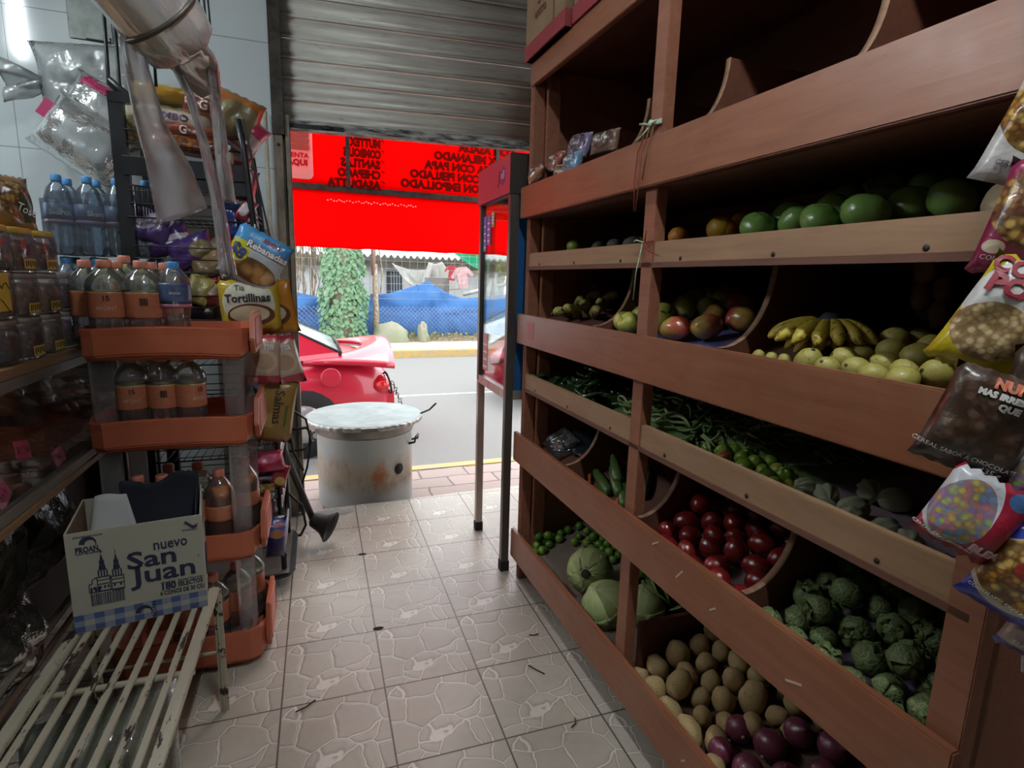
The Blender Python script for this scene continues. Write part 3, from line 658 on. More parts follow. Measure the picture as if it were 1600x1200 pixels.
b = MB(); b.tube([(-.008, .16, 1.80), (-.008, .145, 1.83), (-.008, .15, 1.86), (-.008, .13, 1.87), (-.008, .14, 1.84), (-.008, .125, 1.815)], .002, 4); b.build('brush_mark', mat('emblem_brown', '#7d3a44', .6), sg)
MG_ = clear('cabinet_glass', (.93, .95, .94), .55, .03)
MB().box((.012, .036, .892), (.016, L_-.036, 1.755)).build('front_glass', MG_, vt)
MB().box((.036, L_-.016, .892), (W_-.036, L_-.012, 1.755)).build('end_glass', MG_, vt)
MB().box((.036, .012, .86), (W_-.02, .018, 1.755)).build('blue_side_panel', mat('blue_panel', '#1f5f96', .5, var='#1a4f80', vs=3), vt)
MB().box((.034, .004, .88), (.0405, .011, 1.755)).build('steel_trim', mat('trim_bright', '#c9c2b5', .25, .9), vt)
b = MB(); b.box((.025, .43, 1.69), (.2, .455, 1.752)); b.box((.042, .43, 1.40), (.066, .455, 1.70)); b.box((.03, .2, 1.735), (.2, .43, 1.752)); b.build('amber_bars', mat('amber_tone', '#c07f2e', .5, var='#a5651f', vs=6), vt)  # amber coloured bars inside the top and far end of the cabinet
tr_ = MB().blob(.13, .19, .055, 18, .35, 5, 2, M=T(.165, .27, .94)).build('fried_snack', mat('fried_orange', '#d2713c', .6, var='#b5402c', vs=22, bump=.8, bs=30), vt)
b = MB(); b.prism([(.05, .895), (.3, .895), (.3, 1.05), (.2, 1.15), (.1, 1.05)], .05, .06, 'y', M=T(0, .3, 0)); b.build('paper_card', mat('paper_white', '#d5d9d6', .8), vt)
for (y0, y1, z0_, z1_, c) in ((.40, .445, 1.53, 1.70, '#6d6bb5'), (.335, .385, 1.56, 1.70, '#7a6fb5'), (.27, .315, 1.64, 1.71, '#b58d5a'), (.34, .42, .93, 1.12, '#c77a72')):
    st_ = MB().box((.0095, y0, z0_), (.0118, y1, z1_)).build('sticker', mat('sticker'+c, c, .5), vt)
    b = MB()
    for k in range(4): b.box((.0085, y0+.008, z0_+.015+k*(z1_-z0_)*.2), (.0094, y1-.008, z0_+.015+k*(z1_-z0_)*.2+.008))
    b.build('sticker_print', mat('sticker_white', '#e2dcea', .5), st_)
# ================================================================ FRUIT AND VEGETABLE SHELVES
E_ = Vector((.0253242, -.9996793, 0)); V_ = Vector((.9996793, .0253242, 0)); SO = Vector((.850, 2.345, 0))
SM = basis(E_, V_, (0, 0, 1), SO); SI = SM.inverted()
def wood(name, a, b_, rough=.5, dark='#3a2018', worn=None):
    t = NT(name); v = t.mapv((.9, 9, 9)); g = t.noise(5, 6, .65, v, .6)
    c = t.mix(t.ramp(g, [(.3, (0, 0, 0)), (.7, (1, 1, 1))]), a, b_)
    c = t.mix(t.math('MULTIPLY', t.ramp(t.noise(3, 5, .7), [(.5, (0, 0, 0)), (.75, (1, 1, 1))]), .35), c, worn or b_)
    c = t.mix(t.ramp(t.noise(28, 4, .8), [(.68, (0, 0, 0)), (.76, (.7, .7, .7))]), c, dark)
    return t.pbr(c, t.math('MULTIPLY_ADD', t.noise(9, 3), .25, rough-.12), 0., t.bump(g, .12, .003), .45)
M_BOARD = wood('varnished_red_board', '#925c41', '#7e4c34', .36, worn='#9b7661')
M_POST = wood('varnished_post', '#946049', '#7e4e39', .45)
M_LIP = wood('bare_pale_lip', '#9d7a5c', '#86664b', .6, worn='#a88b72')
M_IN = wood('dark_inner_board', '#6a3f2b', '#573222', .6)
M_FLR = wood('shelf_bottom_board', '#6f4a38', '#5a3a2c', .7)
M_PLY = wood('plywood_edge', '#8d6a50', '#6f4f3a', .7)
DEP = .60; UL = 1.877
shelf = root('produce_shelf', 'big brown wooden produce shelf with six sloping tiers along the right wall', 'shelf', SM)
def sb(name, lo, hi, m, par=None, bev=.002): return MB().box(lo, hi).build(name, m, par or shelf, bevel=bev)
sb('end_panel', (.03, .0, .0), (.048, DEP, 2.25), M_POST); sb('end_panel', (UL-.02, .03, .0), (UL, DEP, 2.25), M_POST)
sb('back_panel', (.03, DEP, .02), (UL, DEP+.012, 2.25), M_IN)
sb('top_panel', (.03, .0, 2.235), (UL, DEP, 2.252), M_IN)
sb('top_rail', (.03, -.004, 2.167), (UL, .018, 2.254), M_BOARD)
sb('post', (.03, .002, .0), (.062, .05, 2.17), M_POST); sb('post', (.92, .0, .12), (.975, .036, 2.167), M_POST); sb('post', (UL-.052, .0, .0), (UL, .05, 2.17), M_POST)
sb('inner_post', (.062, .055, .1), (.085, .11, 2.2), M_POST)
for z0_, z1_ in ((1.651, 1.778), (1.118, 1.248), (.575, .711), (.098, .238)): sb('front_board', (.0, -.022, z0_), (UL+.004, -.002, z1_), M_BOARD, bev=.003)
for z0_, z1_ in ((1.444, 1.506), (.918, .987)):
    for u0, u1 in ((.05, .921), (.974, UL-.05)):
        lp = sb('lip_board', (u0, .004, z0_), (u1, .024, z1_), M_LIP)
        b = MB()
        for k in range(3): MB().lathe([(.0055, 0), (.0055, .0012), (0, .0012)], 10, M=T(u0+.12+k*(u1-u0-.24)/2, .0042, z0_+.014) @ RX(pi/2)).build('nail_hole', mat('nail_dark', '#1c120d', .7), lp)
ROW = {'A': (1.662, .06), 'B': (1.450, .30), 'C': (1.212, .25), 'D': (.922, .06), 'E': (.612, .36), 'F': (.125, .36)}
def shelf_floor(k):
    z, s = ROW[k]; b = MB(); b.prism([(.0, z-.014), (DEP, z-.014+s*DEP), (DEP, z+s*DEP), (.0, z)], .05, UL-.02, 'x'); return b.build('shelf_floor', M_FLR, shelf)
for k in ROW: shelf_floor(k)
def divider(u, zf, top, k, r=.14):
    z, s = ROW[k]; p = [(0.0, zf-.01)]
    for i in range(11): t = pi/2*i/10; p.append((r*sin(t), zf+(top-zf)*(1-cos(t))))
    p += [(DEP, top), (DEP, z+s*DEP+.001), (0.0, z+.001)]
    d = MB().prism(p, u-.008, u+.008, 'x').build('divider', M_IN, shelf)
    b = MB(); b.sheet(lambda a, c: (u-.0085+.017*a, r*sin(pi/2*c)-.0008, zf+(top-zf)*(1-cos(pi/2*c))+.0012), 1, 12, 0, .0015); b.build('raw_edge', M_PLY, d)
for u in (.687, 1.045, 1.473): divider(u, 1.778, 1.965, 'A')
for u in (.668, 1.274): divider(u, 1.249, 1.445, 'C')
for u in (.508, 1.0, 1.427): divider(u, .712, .905, 'E')
b = MB(); b.prism([(.056, .16), (.056, .333), (.42, .333), (.42, .28)], .958, .974, 'x'); b.build('divider', M_IN, shelf)
for z in (1.66, 1.12, .58): sb('back_batten', (1.33, DEP-.03, z), (1.37, DEP, z+.3), M_IN)
sb('ledger', (.05, .02, 2.2), (UL-.02, .06, 2.235), M_IN)
b = MB()
for (u, z, l, a) in ((1.23, .655, .018, .9), (1.36, .635, .012, .7), (1.31, .17, .01, .8), (1.6, .62, .02, .4), (1.12, .69, .016, .6)): b.box((-l, -.0232, -.0022), (l, -.0218, .0022), 0, T(u, 0, z) @ RY(-a))
b.build('paint_chip', mat('chipped_pale', '#b9a79a', .9), shelf)
b = MB(); b.box((.13, -.0228, 1.15), (.20, -.0218, 1.222)); b.build('red_paint_mark', mat('red_rub', '#b04a4c', .5, var='#9a5a48', vs=30), shelf)
# liners (paper/plastic under the produce)
def liner(name, k, u0, u1, v0, v1, m, label, seed=0, lift=.003):
    z, s = ROW[k]; b = MB()
    b.sheet(lambda a, c: (u0+(u1-u0)*a, v0+(v1-v0)*c, z+s*(v0+(v1-v0)*c)+lift+.003*abs(noise.noise(Vector((a*6, c*6, seed))))), 16, 12, 0, .0015)
    o = b.build(name, m); o.matrix_world = SM; return tag(o, label, 'liner')
liner('cardboard_liner', 'F', .06, .92, .03, .58, mat('grey_cardboard', '#7d6e60', .9, var='#6a5c50', vs=6), 'flat grey brown cardboard lining the bottom bin under limes and cabbages', 1)
liner('cardboard_liner', 'F', .98, UL-.06, .03, .58, mat('brown_cardboard', '#5f4839', .9, var='#523c2f', vs=6), 'brown cardboard lining the bottom bin under potatoes and red onions', 2)
liner('plastic_liner', 'D', .98, UL-.055, .03, .58, mat('dusty_mauve_plastic', '#a58f9a', .6, var='#917a87', vs=5, bump=.3, bs=14), 'dusty mauve plastic sheet lining the tier of beans and peppers', 3)
liner('plastic_liner', 'C', .68, 1.26, .01, .58, mat('violet_bag', '#5c5a86', .5, var='#45436a', vs=7, bump=.4, bs=12), 'violet plastic sheet under the apples and red mangoes', 4)
liner('plastic_liner', 'E', 1.01, 1.42, .02, .58, mat('clear_grey_liner', '#7f7470', .5, var='#6a5a58', vs=7, bump=.4, bs=14), 'greyish plastic sheet lining the bin under the red tomatoes', 5)
liner('plastic_liner', 'E', 1.44, UL-.06, .02, .58, mat('mauve_liner', '#6f6470', .6, var='#5d5260', vs=7), 'mauve plastic sheet lining the bin under the husk tomatoes', 6)
# --- placing by the point seen on a tier
def on(k, px, py, r, lift=0.):
    z0_, s = ROW[k]; d = SI.to_3x3() @ ray(px, py); c = SI @ CAM
    t = (z0_+r*1.06+lift+s*c.y-c.z)/(d.z-s*d.y); p = c+d*t
    if p.y < r+.004: p = c+d*((r+.004-c.y)/d.y)
    return p
def relax(ps, rs, k, u0, u1, it=80, v0=.0, v1=.585):
    z0_, s = ROW[k]; n = len(ps); nn = Vector((0, -s, 1)).normalized()
    for q in range(it):
        for i in range(n):
            for j in range(i+1, n):
                d = ps[i]-ps[j]; m = rs[i]+rs[j]; L = d.length
                if L < m and L > 1e-5:
                    w = d*((m-L)/L*.5); w.z = abs(w.z)*.5*(1 if d.z > 0 else -1); ps[i] += w; ps[j] -= w
        for i in range(n):
            p = ps[i]; r = rs[i]
            p.x = min(max(p.x, u0+r), u1-r); p.y = min(max(p.y, v0+r), v1-r)
            h = (p-Vector((0, 0, z0_))).dot(nn)
            if h < r: p += nn*(r-h)
            elif q > it*.4 and h > r*1.02:
                # settle: slide down unless something carries it
                stp = min(.004, h-r); tst = p-Vector((0, 0, stp))
                if all((tst-ps[j]).length > (r+rs[j])*.93 for j in range(n) if j != i): ps[i] = tst
    return ps
def place(protos, ps, sc, group, rots=None, rnd=random):
    out = []
    used = set()
    for i, p in enumerate(ps):
        pr = protos[i % len(protos)]; R = (rots(i) if rots else Euler((rnd.uniform(0, 6.3), rnd.uniform(0, 6.3), rnd.uniform(0, 6.3))).to_matrix().to_4x4())
        M = SM @ T(p) @ R @ S(sc[i] if isinstance(sc, list) else sc)
        if id(pr) not in used: used.add(id(pr)); pr.matrix_world = M; o = pr
        else: o = dup(pr, M)
        o['group'] = group; out.append(o)
    for pr in protos:
        if id(pr) not in used:
            for c in list(pr.children): bpy.data.objects.remove(c)
            bpy.data.objects.remove(pr)
    return out
def heap(k, pts, r, u0, u1, v0=.0, jit=.1, lifts=None):
    rs = [r*(1+jit*random.uniform(-1, 1)) for _ in pts]; ps = [on(k, x, y, q, (lifts or {}).get(i, 0)) for i, ((x, y), q) in enumerate(zip(pts, rs))]
    return relax(ps, rs, k, u0, u1, v0=v0), rs
def veg(name, cat, b, m, label='x'): return tag(b.build(name, m), label, cat)
def spots(name, a, b_, c, s1=4, s2=30, rough=.5, coat=0., thr=.62, spec=.5):
    if name in MC: return MC[name]
    t = NT(name); col = t.mix(t.noise(s1, 3), a, b_); col = t.mix(t.ramp(t.noise(s2, 4, .75), [(thr, (0, 0, 0)), (thr+.06, (.9, .9, .9))]), col, c)
    MC[name] = t.pbr(col, rough, 0., t.bump(t.noise(14, 3), .12, .02), spec, coat); return MC[name]
# potatoes
M_POT = spots('potato_skin', '#b79c6c', '#a5875a', '#6d5238', 3, 9, .7, thr=.57)
pts = [(1003,1041),(1035,1037),(1046,1014),(1076,1018),(1075,1043),(1097,997),(1111,1014),(1142,1025),(1180,1033),(1181,1063),(1222,1076),(1061,1063),(1064,1082),(1039,1074),(1045,1096),(1089,1102),(1160,1096),(1012,1063),(1130,1000),(1137,1117),(1112,1077),(1206,1117),(1175,1123),(1125,1132),(1219,1141),(1278,1120),(1197,1145),(1110,1145),(1100,1165),(1075,1125),(1150,1075),(1245,1100)]
protos = [veg('potato', 'potato', MB().blob(1.22, .92, .9, 16, .13, 1.6, s), M_POT) for s in (1, 2, 3, 4, 5)]
ps, rs = heap('F', pts, .036, .976, UL-.06, .0, .2)
POT = place(protos, ps, [r*.96 for r in rs], 'loose potatoes in the bottom bin'); rank(POT, 'brown potato in bottom right bin', 6)
# red onions
pts = [(1169,1148),(1209,1172),(1138,1180),(1256,1160),(1296,1135),(1237,1188),(1172,1192),(1300,1172),(1330,1165),(1270,1195)]
M_ONI = spots('onion_skin', '#5c2338', '#7a3a4c', '#9a6a70', 5, 14, .32, .3, .6)
def onion(s): 
    o = veg('red_onion', 'onion', MB().lathe([(0, -.86), (.2, -.84), (.62, -.7), (.95, -.3), (1.0, .05), (.85, .5), (.5, .8), (.22, .95), (.12, 1.2), (.0, 1.3)], 18), M_ONI)
    MB().lathe([(.12, -.83), (.16, -.9), (.05, -.97), (0, -.97)], 8).build('root_tuft', mat('onion_root', '#8f7a5f', .9), o); return o
ps, rs = heap('F', pts, .043, .976, UL-.055, .0, .12)
ONI = place([onion(1), onion(2)], ps, [r*.93 for r in rs], 'red onions at the near end of the bottom bin'); rank(ONI, 'dark red onion beside the potatoes', 4)
# limes
M_LIM = spots('lime_skin', '#5c8a2c', '#47752a', '#7f9c3a', 2, 3, .35, .2, .57)
def lime(): return MB().blob(1, 1, 1.06, 14, .03, 2, 1, fn=lambda d, a, th: 1+.10*max(0, abs(d.z)-.9)*8*.5)
pl = [(826,852),(833,838),(842,831),(852,833),(862,826),(845,845),(858,840),(868,834),(856,848),(846,860),(880,829),(836,862)]
pr_ = [(905,822),(917,830),(930,822),(898,847),(905,838),(917,848),(928,838),(937,830),(943,842),(926,856),(936,850),(949,849),(956,841),(930,864),(941,858),(952,862),(961,855),(964,846),(966,868),(959,874),(948,836),(940,825),(995,880),(1003,893),(1010,900),(1000,872),(1015,888),(1023,898),(990,868),(1018,907),(1030,908),(985,858),(975,850),(1008,880)]
ps, rs = heap('F', pl+pr_, .0195, .065, .95, .02, .08)
protos = [veg('lime', 'lime', lime(), M_LIM), veg('lime', 'lime', lime(), spots('lime_skin_pale', '#7d9a3c', '#668a30', '#95a84a', 3, 9, .35, .2, .6))]
LIM = place(protos, ps, [r*.98 for r in rs], 'limes loose in the bottom bin'); rank(LIM[:len(pl)], 'small green lime in group by far left post', 4); rank(LIM[len(pl):], 'small green lime in heap behind cabbages', 9)
# cabbages
def cab_mat():
    t = NT('cabbage_leaf'); s = t.sep(t.co()); c = t.mix(t.noise(2.2, 4), '#a9b078', '#86965a')
    an = t.math('ARCTAN2', s[1], s[0]); w = t.math('ABSOLUTE', t.math('SINE', t.math('ADD', t.math('MULTIPLY', an, 5.), t.math('MULTIPLY', t.noise(2.2, 4, .7), 4.)))); h = t.ramp(w, [(0, (1, 1, 1)), (.16, (0, 0, 0))])
    c = t.mix(t.math('MULTIPLY', h, .85), c, '#dcdcb8'); c = t.mix(t.ramp(t.noise(7, 4, .7), [(.5, (0, 0, 0)), (.7, (.4, .4, .4))]), c, '#b3b581'); return t.pbr(c, .5, 0., t.bump(h, .4, .02), .4)
M_CAB = cab_mat()
def cabbage(lab, cut, seed, M):
    o = root('cabbage', lab, 'cabbage', M)
    MB().blob(.97, .97, .9, 22, .05, 2, seed, fn=lambda d, a, th: 1+.025*sin(a*5+th*3)).build('head', M_CAB, o)
    for i in range(5):
        a0 = i*2*pi/5+seed
        def lf(u, v):
            th = .25+1.55*v; a = a0+(u-.5)*1.7*(.4+.6*sin(min(1, v*1.3)*pi/2)); r = 1.0+.03*noise.noise(Vector((u*5, v*5, i+seed)))+.05*max(0, v-.75)*4*(.5+.5*sin(u*15))
            return (r*sin(th)*cos(a), r*sin(th)*sin(a), -.92*r*cos(th))
        MB().sheet(lf, 14, 12, 0, .015).build('outer_leaf', M_CAB, o)
    if cut: MB().lathe([(.19, -.9), (.19, -.97), (.12, -1.0), (0, -.99)], 16).build('stalk_end', mat('stalk_dark', '#3a2d20', .9), o)
    return o
for (px, py, r, lab, cut, R) in ((921, 892, .090, 'pale cabbage with its dark cut stalk end facing out, behind another cabbage', 1, Vector((0, 0, -1)).rotation_difference(Vector((1.6, -1.35, .75))).to_matrix().to_4x4() @ RZ(.4)), (944, 944, .092, 'round green cabbage against the bottom board, left of the post', 0, RX(.6) @ RZ(.7))):
    p = on('F', px, py, r); p.y = max(p.y, r+.01); cabbage(lab, cut, px % 7, SM @ T(p) @ R @ S(r))
p = on('F', 1003, 955, .07); cabbage('pale cabbage half hidden behind the post, beside the dividing board', 0, 3, SM @ T(min(p.x, .87), max(.14, p.y), p.z+.02) @ S(.078))
# leafy bunch and chard by the divider
M_LF = cloth('lettuce_leaf', '#a9b97c', .3, '#7f9a55', 4)
def leafy(nm, lab, M, n, seed, m):
    o = root(nm, lab, 'leafy greens', M); r_ = random.Random(seed)
    for i in range(n):
        a = r_.uniform(0, 6.28); tl_ = r_.uniform(.3, 1.2); L = r_.uniform(.8, 1.1); Q = RZ(a) @ RY(tl_)
        def f(u, v): w = .42*sin(pi*min(1, .12+v*.85))**.7; return Q @ Vector((.06*sin(v*3)+.12*(u-.5)**2, (u-.5)*2*w+.0, v*L)) + Vector((.05*noise.noise(Vector((u*6, v*6, i))), .05*sin(u*16+v*4)*v, 0))
        MB().sheet(f, 10, 8, 0, .012).build('leaf', m, o)
    return o
for (px, py, lab, sz, n, sd, m, vv) in ((1040, 932, 'ruffled pale lettuce lying just behind the dividing board', .125, 14, 1, M_LF, 0), (1012, 922, 'dark leafy bunch between the limes and the lettuce', .085, 10, 2, cloth('dark_leaf', '#4a5a38', .3, '#36452c', 5), 0), (1025, 905, 'small green sprig bunch touching the limes', .05, 9, 3, cloth('sprig_leaf', '#7d9a5a', .3, '#a9b583', 7), 0)):
    p = on('F', px, py, sz*.5); leafy('lettuce' if sd == 1 else 'leafy_bunch', lab, SM @ T(p.x, p.y, p.z-sz*.25) @ S(sz), n, sd, m)
# tomatoes
M_TOM = spots('tomato_skin', '#7d1e1b', '#681817', '#8a3628', 2, 5, .18, .5, .68)
pts = [(1078,780),(1115,793),(1071,806),(1047,822),(1094,817),(1132,824),(1151,798),(1164,812),(1049,835),(1105,840),(1124,851),(1155,837),(1177,848),(1204,831),(1199,859),(1116,866),(1225,838),(1119,873),(1163,890),(1155,862),(1179,868),(1208,864),(1133,843),(1060,829),(1141,898),(1085,838),(1185,815),(1140,775),(1100,770),(1180,890),(1150,905)]
def tomato(s):
    o = veg('tomato', 'tomato', MB().blob(.9, .9, 1.12, 18, .04, 1.5, s), M_TOM)
    MB().lathe([(.02, 1.1), (.05, 1.115), (.03, 1.13), (0, 1.13)], 8).build('stem_scar', mat('scar_brown', '#6a4a28', .8), o); return o
ps, rs = heap('E', pts, .033, 1.01, 1.417, .0, .1)
TOM = place([tomato(i) for i in range(3)], ps, [r*.98 for r in rs], 'red tomatoes heaped in the middle bin'); rank(TOM, 'shiny red plum tomato in bin', 6)
# husk tomatoes
def husk_mat():
    t = NT('husk_green'); c = t.mix(t.noise(2, 4), '#6b7a4c', '#4d5e38'); w = t.vor(3.2, 'DISTANCE_TO_EDGE'); c = t.mix(t.ramp(w, [(.0, (.8, .8, .8)), (.05, (0, 0, 0))]), c, '#98996a'); return t.pbr(c, .55, 0., t.bump(w, .25, .04), .4)
M_HUSK = husk_mat()
pts = [(1294,901),(1288,932),(1265,944),(1236,969),(1271,963),(1323,984),(1311,1013),(1271,987),(1373,981),(1367,953),(1394,960),(1370,1012),(1348,1037),(1419,1000),(1439,1030),(1397,1046),(1434,1080),(1465,990),(1373,1064),(1407,1027),(1444,972),(1428,1058),(1363,932),(1388,1015),(1286,996),(1345,960),(1330,925),(1420,945),(1255,955),(1300,960)]
def husk(s):
    o = veg('husk_tomato', 'husk tomato', MB().blob(1, 1, .95, 16, .10, 2.2, s, fn=lambda d, a, th: 1+.06*cos(a*6+s)), M_HUSK)
    b = MB(); r_ = random.Random(s)
    for i in range(5):
        a = i*1.257+s; 
        b.sheet(lambda u, v: ((.30+.42*v)*cos(a+(u-.5)*1.1), (.30+.42*v)*sin(a+(u-.5)*1.1), .80+.22*v-.25*(u-.5)**2*4*v), 2, 3, 0, .02)
    b.build('papery_husk', cloth('papery_husk', '#77844f', .35, '#5c693e', 3), o); return o
ps, rs = heap('E', pts, .031, 1.437, UL-.055, .0, .15)
HUS = place([husk(i) for i in range(4)], ps, [r*.93 for r in rs], 'green husk tomatoes in the right hand bin'); rank(HUS, 'green husk tomato in right bin', 6)
# courgettes, carrots and a bag in the left bin of the same tier
def lathe_veg(nm, cat, prof, m, tip=None):
    o = veg(nm, cat, MB().lathe(prof, 14, fn=lambda a, z: 1+.02*cos(a*5)), m)
    if tip: MB().lathe(tip[0], 8).build('stem', tip[1], o)
    return o
M_ZUC = spots('courgette_skin', '#4d6a34', '#3d5a2a', '#8a9a5c', 4, 60, .4, .2, .58); M_STM = mat('pale_stem', '#8f9566', .8)
zp = lambda: lathe_veg('courgette', 'courgette', [(0, -1), (.12, -.99), (.2, -.9), (.22, -.4), (.2, .2), (.16, .75), (.12, .95)], M_ZUC, ([(.1, .94), (.08, 1.02), (.1, 1.12), (0, 1.13)], M_STM))
def laid(k, px, py, r, yaw, lift=0., roll=0.):
    p = on(k, px, py, r, lift); s = ROW[k][1]; return SM @ T(p) @ RX(math.atan(s)) @ RZ(yaw) @ RY(pi/2) @ RZ(roll)
for i, (px, py, yw, lf, lab) in enumerate(((975, 768, 2.6, 0, 'green courgette lowest in the bin against the front board'), (962, 752, 2.75, .012, 'pale striped courgette lying across the middle of its small pile'), (962, 733, 2.7, .03, 'dark courgette topmost of the small pile left of the post'), (1008, 752, 2.4, 0, 'courgette just right of the post, against the divider'), (940, 752, 2.9, -.002, 'slim courgette tucked left under the others'))):
    o = zp(); o.matrix_world = laid('E', px, py, .022, yw, lf) @ S(.095); o['label'] = lab; o['group'] = 'courgettes in the middle left bin'
M_CAR = spots('carrot_skin', '#b5622c', '#a0501f', '#7d3a18', 6, 20, .5, 0, .66)
for i, (px, py, yw, lab) in enumerate(((922, 738, 2.6, 'orange carrot lying beyond the courgettes'), (968, 780, 2.2, 'short carrot stub poking out under the lowest courgette'), (930, 730, 2.9, 'orange carrot behind the first carrot, nearer the divider'))):
    o = lathe_veg('carrot', 'carrot', [(0, -1), (.05, -.9), (.12, -.2), (.17, .6), (.18, .85), (.12, .97)], M_CAR, ([(.06, .96), (.06, 1.06), (0, 1.08)], mat('carrot_top', '#6a7a3a', .8))); o.matrix_world = laid('E', px, py, .016, yw) @ S(.08); o['label'] = lab; o['group'] = 'carrots in the middle left bin'
p = on('E', 878, 692, .04); b, fr = bag(.15, .13, .07, 3, .012); o = b.build('produce_bag', clear('crinkled_clear', (.8, .84, .84), .9, .12, .12, (.7, .75, .75), .8, 40)); o.matrix_world = SM @ T(p.x, p.y, p.z) @ RX(-1.0) @ RZ(.3); tag(o, 'crumpled clear plastic bag in the far left middle bin', 'bag')
b = MB(); b.sheet(lambda a, c: (.1+.38*a, .14+.4*c, ROW['E'][0]+.36*(.14+.4*c)+.01+.035*abs(noise.noise(Vector((a*4, c*4, 9))))), 20, 16, 0, .004); o = b.build('dark_sack', mat('dark_plastic', '#20262a', .4, bump=.4, bs=12)); o.matrix_world = SM; tag(o, 'dark plastic sack lying flat in the far left middle bin', 'sack')
o = MB().box((.0, 0, 0), (.12, .003, .2)).build('cardboard_sheet', mat('mauve_card', '#7c6a66', .9)); o.matrix_world = SM @ T(1.0+.02, .35, .78) @ RX(-.5); tag(o, 'grey card scrap leaning at the back right of the post', 'cardboard')
# ---- tier of chillies, beans, small peppers and chayotes
M_JAL = spots('chilli_skin', '#2f4a26', '#24401f', '#4c6634', 3, 7, .2, .5, .66)
def chilli(m, bend, L=1.):
    n = 9; pth = [(bend*sin(pi*.8*i/(n-1))*.5, 0, L*(i/(n-1)*2-1)) for i in range(n)]
    o = veg('green_chilli' if m is M_JAL else 'red_chilli', 'chilli', MB().tube(pth, [.04, .16, .22, .27, .3, .31, .3, .25, .1], 10), m)
    MB().tube([(pth[-1][0], 0, L*.98), (pth[-1][0]-.05, 0, L*1.15), (pth[-1][0]-.2, .04, L*1.35)], [.08, .04, .04], 6).build('stem', mat('chilli_stem', '#6f8a4c', .7), o); return o
protos = [chilli(M_JAL, .2), chilli(M_JAL, .5), chilli(M_JAL, -.2, 1.15)]; rr = random.Random(21); ps = []; 
for k in range(46):
    u = .085+.50*((k*.618) % 1); v = .04+.30*((k*.377+.1) % 1); ps.append(Vector((u, v, ROW['D'][0]+.06*v+.014+.02*min(1, v*8)+.065*((k*.271) % 1)*min(1, v*6))))
for p in ps: p.z += .036
rs = [.0135]*len(ps)
def cm(u, v): return zD+.004+.06*v+.042*min(1, max(0, v-.03)/.05)*min(1, max(0, u-.07)/.05)*min(1, max(0, .60-u)/.05)
b = MB(); zD, sD = ROW['D']; b.sheet(lambda a, c: (.06+.55*a, .03+.5*c, cm(.06+.55*a, .03+.5*c)+.004*noise.noise(Vector((a*30, c*24, 1)))), 30, 24)
for k in range(60):
    u = .09+.48*rr.random(); v = .09+.36*rr.random(); a = rr.uniform(0, 6.3); d = Vector((cos(a), sin(a), 0))*.03; P = Vector((u, v, cm(u, v))); b.tube([P-d, P-d*.5, P, P+d*.6, P+d], [.004, .010, .012, .010, .002], 7)
o = b.build('green_chillies', M_JAL); o.matrix_world = SM; o['kind'] = 'stuff'; tag(o, 'underlying mass of dark green chillies in the left narrow tier', 'chillies')
JAL = place(protos, ps, .037, 'green chillies in the narrow left tier', lambda i: RZ(rr.uniform(0, 6.3)) @ RY(pi/2+rr.uniform(-.35, .35)))
rank(JAL, 'dark green chilli in left narrow tier', 12)
o = chilli(mat('red_chilli_skin', '#a81d2a', .2, coat=.5), .3); o.matrix_world = SM @ T(.33, .22, 1.03) @ RZ(.4) @ RY(1.1) @ S(.035); o['label'] = 'single red chilli standing up among the dark green chillies'
M_BEAN = mat('bean_skin', '#6f8650', .45, var='#566f3c', vs=9); M_BEAN2 = mat('bean_skin_pale', '#93a06a', .45, var='#7d8f58', vs=9)
def bean(m, bend):
    n = 9; return veg('green_bean', 'green bean', MB().tube([(bend*sin(pi*i/(n-1)), .12*bend*sin(2*pi*i/(n-1)), i/(n-1)*2-1) for i in range(n)], [.02, .07, .095, .1, .095, .1, .095, .07, .012], 6), m)
protos = [bean(M_BEAN, .12), bean(M_BEAN, .3), bean(M_BEAN, .5), bean(M_BEAN2, .2), bean(M_BEAN2, .42)]
b = MB(); zD, sD = ROW['D']
def mound(u, v): e = min(1, (u-.60)/.08, (1.5-u)/.35)*min(1, (v+.02)/.1)*(1 if u < 1.04 else min(1, max(0, v-.10-.25*(u-1.04))/.06)); return zD+.004+.06*v+max(0, e)*(.035+.17*v)
for i in range(260):
    u = .66+.72*rr.random(); v = .09+.44*rr.random(); u = min(u, 1.05) if v < .2 else u; z = mound(u, v)-.008; a = rr.uniform(0, 6.3); d = Vector((cos(a), sin(a), 0))*.05
    b.tube([Vector((u, v, z))-d, Vector((u, v, z+.006)), Vector((u, v, z))+d], .004, 5)
b.sheet(lambda a, c: (.6+.85*a, .03+.55*c, mound(.6+.85*a, .03+.55*c)-.016), 24, 16)
o = b.build('green_beans', M_BEAN); o.matrix_world = SM; o['kind'] = 'stuff'; tag(o, 'underlying mass of the green bean heap on the narrow middle tier', 'green beans')
ps = []
for i in range(150):
    u = .66+.62*((i*.618) % 1); v = .085+.30*((i*.7548+.3) % 1); u = min(u, 1.06+.05*rr.random()) if v < .19 else u; ps.append(Vector((u, v, mound(u, v)+.004+.006*rr.random())))
BEA = place(protos, ps, .047, 'green beans lying on top of the heap', lambda i: RX(.2) @ RZ(rr.uniform(0, 6.3) if ps[i].y > .14 else rr.choice((0, pi))+rr.uniform(-.35, .35)) @ RY(pi/2+rr.uniform(-.12, .12)) @ RZ(rr.uniform(0, 6.3)))
for o in BEA: o['label'] = 'slender green bean lying on the bean heap of the narrow tier'
rank(BEA, 'green bean on the bean heap', 15)
